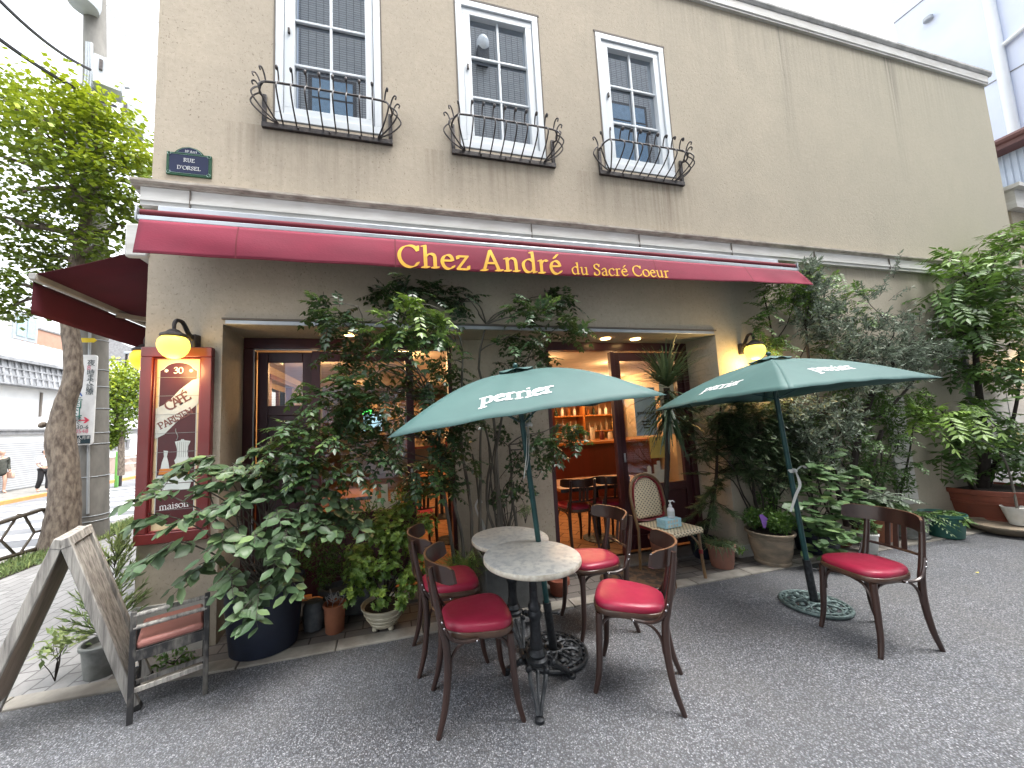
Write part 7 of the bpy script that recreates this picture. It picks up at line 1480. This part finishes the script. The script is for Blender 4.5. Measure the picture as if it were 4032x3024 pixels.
gh = thing('gabled_house', 'house with dark gable and red wall beyond the small street tree', 'building', (-18, 44, 0)); mb = MB(); q = at(250, 735, 42); mb.box(q.x-9, q.x+8, 42, 50, 0, q.z-.6); mb.build('wall', 'plaster_white', gh)
mb = MB(); mb.prism([(q.x-3.4, q.z-1.6), (q.x-.8, q.z+.5), (q.x+4, q.z-2.2)], lambda u, v, w: (u, 41.9-w, v), .1); mb.build('gable', 'grey_stone_trim', gh, smooth=False); mb = MB(); mb.box(q.x+1.2, q.x+7, 43, 49, q.z-.6, q.z+.15); mb.build('red_wall', 'roof_brown', gh)
# street lamp column, green rail
q = gz(262, 1030, -.4) if False else Vector((-10.6, 17.6, -.38)); lp = thing('street_lamp', 'thin dark street lamp column across the crossing', 'street lamp', q); tp = at(268, 880, q.y); mb = MB(); bq = at(257, 1017, q.y); mb.tube([(bq.x, q.y, -.36), (tp.x, q.y, tp.z+2.2)], [.07, .04], 10); mb.tube([(bq.x, q.y, -.36), ((bq.x*.75+tp.x*.25), q.y, .9)], .10, 10); mb.build('column', 'iron', lp)
mb = MB(); mb.obox((tp.x+.25, q.y, tp.z+2.25), (.6, .2, .1)); mb.build('lantern', 'metal_box', lp, bev=.02)
g2_ = thing('green_rail', 'bright green post with white pipe rails beside the street lamp across the road', 'guard rail', (-10, 17, -.38)); q = at(253, 1010, 17.2); mb = MB(); mb.box(q.x-.05, q.x+.05, 17.15, 17.25, -.36, q.z+.62); mb.build('post', 'green_rail', g2_, bev=.02)
mb = MB()
for dz in (.58, .35, .12): mb.tube([(q.x+.07, 17.2, q.z+dz), (q.x+3.4, 18.4, q.z+dz+.1)], .022, 6)
mb.build('rail', 'plastic_white', g2_)
mb = MB(); q = at(197, 955, 16.5); mb.box(q.x-.3, q.x+.2, 16.4, 16.8, -.33, .72); tag(mb.build('orange_cabinet', 'orange_box', bev=.02), 'small orange wooden cabinet against the white storehouse behind the pedestrian', 'cabinet')

# ------------------------------------------------------------------ people
def skinned(name, pts, edges, m, parent, root=0, sub=2):
    me = bpy.data.meshes.new(name); inv = W[parent.name].inverted(); me.from_pydata([tuple(inv @ Vector(p[:3])) for p in pts], edges, []); o = bpy.data.objects.new(name, me); col0.objects.link(o); o.parent = parent
    md = o.modifiers.new('skin', 'SKIN'); md.use_smooth_shade = True; sv_ = me.skin_vertices[0].data if me.skin_vertices else None
    if sv_ is None:
        bpy.context.view_layer.objects.active = o; bpy.ops.mesh.customdata_skin_add(); sv_ = me.skin_vertices[0].data
    for i, p in enumerate(pts): sv_[i].radius = (p[3], p[4] if len(p) > 4 else p[3]); sv_[i].use_root = (i == root)
    s2 = o.modifiers.new('sub', 'SUBSURF'); s2.levels = sub; s2.render_levels = sub; me.materials.append(MATS[m]); return o
def person(label, x, y, z, rz_, top, legs, hair, H=1.60, long_coat=False, bag='bag_dark', bare=False):
    t = thing('person', label, 'person', (x, y, z)); Mx = Matrix.Translation(Vector((x, y, z))) @ Matrix.Rotation(rz_, 4, 'Z') @ Matrix.Scale(H/1.7, 4)
    def P(a, b, c, *r): v = Mx @ Vector((a, b, c)); return (v.x, v.y, v.z)+tuple(q_*H/1.7 for q_ in r)
    # body: x forward, y left
    body = [P(0, 0, .93, .125, .10), P(0, 0, 1.15, .11, .095), P(0, 0, 1.35, .13, .10), P(0, 0, 1.44, .06), P(.01, 0, 1.50, .05), P(.02, 0, 1.57, .075, .08), P(.02, 0, 1.64, .085, .09), P(.01, 0, 1.69, .06),
            P(0, .09, .88, .085), P(.10, .09, .50, .058), P(.06, .09, .10, .040), P(.12, .09, .04, .038), P(.22, .09, .03, .03),
            P(0, -.09, .88, .085), P(-.02, -.09, .50, .058), P(-.20, -.09, .14, .040), P(-.16, -.09, .05, .038), P(-.07, -.09, .03, .03),
            P(0, .17, 1.38, .055), P(-.04, .20, 1.12, .042), P(.08, .20, .90, .033), P(.12, .20, .84, .035),
            P(0, -.17, 1.38, .055), P(-.02, -.20, 1.12, .042), P(.12, -.16, 1.0, .033), P(.18, -.14, .99, .035)]
    E_ = [(0, 1), (1, 2), (2, 3), (3, 4), (4, 5), (5, 6), (6, 7), (0, 8), (8, 9), (9, 10), (10, 11), (11, 12), (0, 13), (13, 14), (14, 15), (15, 16), (16, 17), (2, 18), (18, 19), (19, 20), (20, 21), (2, 22), (22, 23), (23, 24), (24, 25)]
    skinned('body', body, E_, 'skin', t)
    g_ = lambda k, d: body[k][:3]+tuple(q_+d for q_ in body[k][3:])
    if long_coat: sh_ = [g_(2, .03), g_(1, .04), g_(0, .05), P(0, 0, .65, .19, .16), g_(18, .015), g_(19, .015), g_(20, .012), g_(22, .015), g_(23, .015), g_(24, .012)]; se = [(0, 1), (1, 2), (2, 3), (0, 4), (4, 5), (5, 6), (0, 7), (7, 8), (8, 9)]
    else: sh_ = [g_(2, .02), g_(1, .035), P(0, 0, .98, .145, .12), P(0, .185, 1.37, .075), P(-.03, .21, 1.15, .07), P(0, -.185, 1.37, .075), P(-.02, -.21, 1.15, .07)]; se = [(0, 1), (1, 2), (0, 3), (3, 4), (0, 5), (5, 6)]
    skinned('top', sh_, se, top, t)
    if not bare:
        tr = [P(0, 0, .95, .13, .11), g_(8, .02), g_(9, .028), g_(10, .035), g_(13, .02), g_(14, .028), g_(15, .035)]; skinned('trousers', tr, [(0, 1), (1, 2), (2, 3), (0, 4), (4, 5), (5, 6)], legs, t)
    skinned('hair', [P(-.015, 0, 1.66, .10, .105), P(-.03, 0, 1.60, .095, .10), P(-.035, 0, 1.54, .07, .08)], [(0, 1), (1, 2)], hair, t)
    mb = MB(); hp = Mx @ Vector((.12, .22, .70)); mb.obox(hp, (.36, .10, .24), rz_); s_ = mb.build('bag', bag, None, bev=.03); tag(s_, ('dark handbag hanging from the hand of the ' if bag == 'bag_dark' else 'tan carrier bag in the hand of the ')+('pedestrian in white' if not long_coat else 'pedestrian at the left edge'), 'bag')
    mb = MB(); mb.tube(smoothline([Mx @ Vector((.0, .22, .80)), Mx @ Vector((.12, .21, .92)), Mx @ Vector((.24, .22, .80))], 4), .012, 5); st_ = mb.build('strap', bag, None); st_.parent = s_; st_.location = Vector(st_.location)-Vector(s_.location)
    return t
e = gz(93, 1062, -.33); person('pedestrian in a white top and dark trousers with short dark hair, walking across the street', e.x, e.y, -.33, R(-28), 'cloth_white', 'cloth_black', 'hair_black', 1.56)
e = gz(-2, 1066, -.33); person('pedestrian in a dark patterned coat with bare legs, cut by the left edge', e.x, e.y, -.33, R(-30), 'cloth_dark', 'cloth_black', 'hair_black', 1.6, True, 'bag_tan', True)

# ---- overhead cables
def cable(label, a, b, sag, r_, n=16, y=None):
    a, b = Vector(a), Vector(b); pts = [a.lerp(b, i/n)-Vector((0, 0, sag*4*(i/n)*(1-i/n))) for i in range(n+1)]; mb = MB(); mb.tube(pts, r_, 5); tag(mb.build('overhead_cable', 'cable'), label, 'cable', 'overhead cables at the left')
cable('thick black cable bundle from the upper left corner down to the pole cabinet', at(-40, -40, 5.0), at(195, 150, 6.3), .12, .022); cable('thick black cable crossing lower left of the pole above the crown', at(-40, 55, 5.2), at(250, 230, 6.8), .1, .026)
cable('thin wire nearest the building corner', at(300, -60, 6), at(352, 75, 9), 0, .006); cable('thin wire descending from the pole top, middle of three', at(255, -60, 6), at(350, 145, 9), 0, .006); cable('thin wire descending from the pole beside the lowest cabinet', at(232, 12, 6.3), at(345, 200, 9), 0, .006)
cable('low thin wire behind the crown above the tiled roof', at(-40, 640, 14), at(150, 690, 20), .2, .02); cable('low thin wire between crown and side awning', at(-40, 655, 14), at(300, 705, 30), .2, .02)

# ---- buildings at the right end
bl = thing('pale_blue_building', 'tall pale blue rendered building with white drainpipes behind the cafe at the right', 'building', (18, 8, 0)); mb = MB(); mb.add([(14.2, 5.95, 0), (14.2, 5.95, 11.4), (13.9, 9.0, 11.4), (13.9, 9.0, 0)], [(0, 1, 2, 3)])
mb = MB(); mb.box(14, 30, -1, 5.95, 0, 18); mb.build('wall', 'pale_blue_wall', bl)
for px, lab in ((2150, 0),):
    a, b = atx(2133, -10, 13.93), atx(2172, 300, 13.93); mb = MB(); mb.tube([(13.93, a.y, a.z+3), (13.93, a.y, a.z), (13.93, a.y, b.z-.8)], .09, 10); mb.build('drainpipe', 'pvc_white', bl)
    c_ = atx(2152, 110, 13.93); d_ = atx(2212, 60, 13.93); mb = MB(); mb.tube([c_, d_, d_+(d_-c_)*1.5], .05, 8); mb.build('drainpipe', 'pvc_white', bl)
q = atx(2008, 45, 13.98); mb = MB(); mb.lathe([(.09, 0), (.09, .08), (.05, .1)], (13.93, q.y, q.z), 12); mb.build('vent', 'metal_box', bl)
mb = MB()
for z in (9.0, 12.2): mb.box(13.985, 14.0, -1, 5.95, z, z+.02)
mb.build('joint', 'grey_stone_trim', bl)
lw_ = thing('low_annex', 'low annex with blue corrugated sheet under a brown roof edge at the right', 'building', (11, 5, 0)); a = atx(2150, 325, 11.9); b = atx(2212, 290, 11.9)
mb = MB(); mb.box(11.95, 13.95, 1.0, 5.9, 0, a.z-.15); mb.build('wall', 'corrugated', lw_); mb = MB()
for k in range(60): mb.tube([(11.945, 1.0+k*.08, 2), (11.945, 1.0+k*.08, a.z-.16)], .014, 4)
mb.build('corrugation', 'corrugated', lw_); mb = MB(); mb.box(11.6, 13.96, .8, 6.0, a.z-.149, a.z-.02); mb.tube([(11.6, .8, a.z), (11.6, 6, a.z)], .07, 8); mb.build('roof', 'roof_brown', lw_)
lw2 = thing('side_wall', 'low beige wall with white moulded coping beyond the far right corner of the cafe', 'wall', (10.3, 3.7, 0)); c_ = atx(2190, 432, 10.2); mb = MB(); mb.box(9.6, 11.9, 3.2, 4.0, 0, c_.z-.35); mb.build('wall', 'stucco', lw2); mb = MB(); mb.box(9.5, 11.9, 3.1, 4.1, c_.z-.349, c_.z-.06); mb.box(9.42, 11.9, 3.02, 4.1, c_.z-.059, c_.z); mb.build('coping', 'white_trim', lw2)
sheet('rear_lane', [(9.605, 2.89), (16, 2.89), (16, 12), (9.605, 12)], 'asphalt', .004)

# everything that repeats without a label of its own difference keeps one true label
print('objects', len(bpy.data.objects))
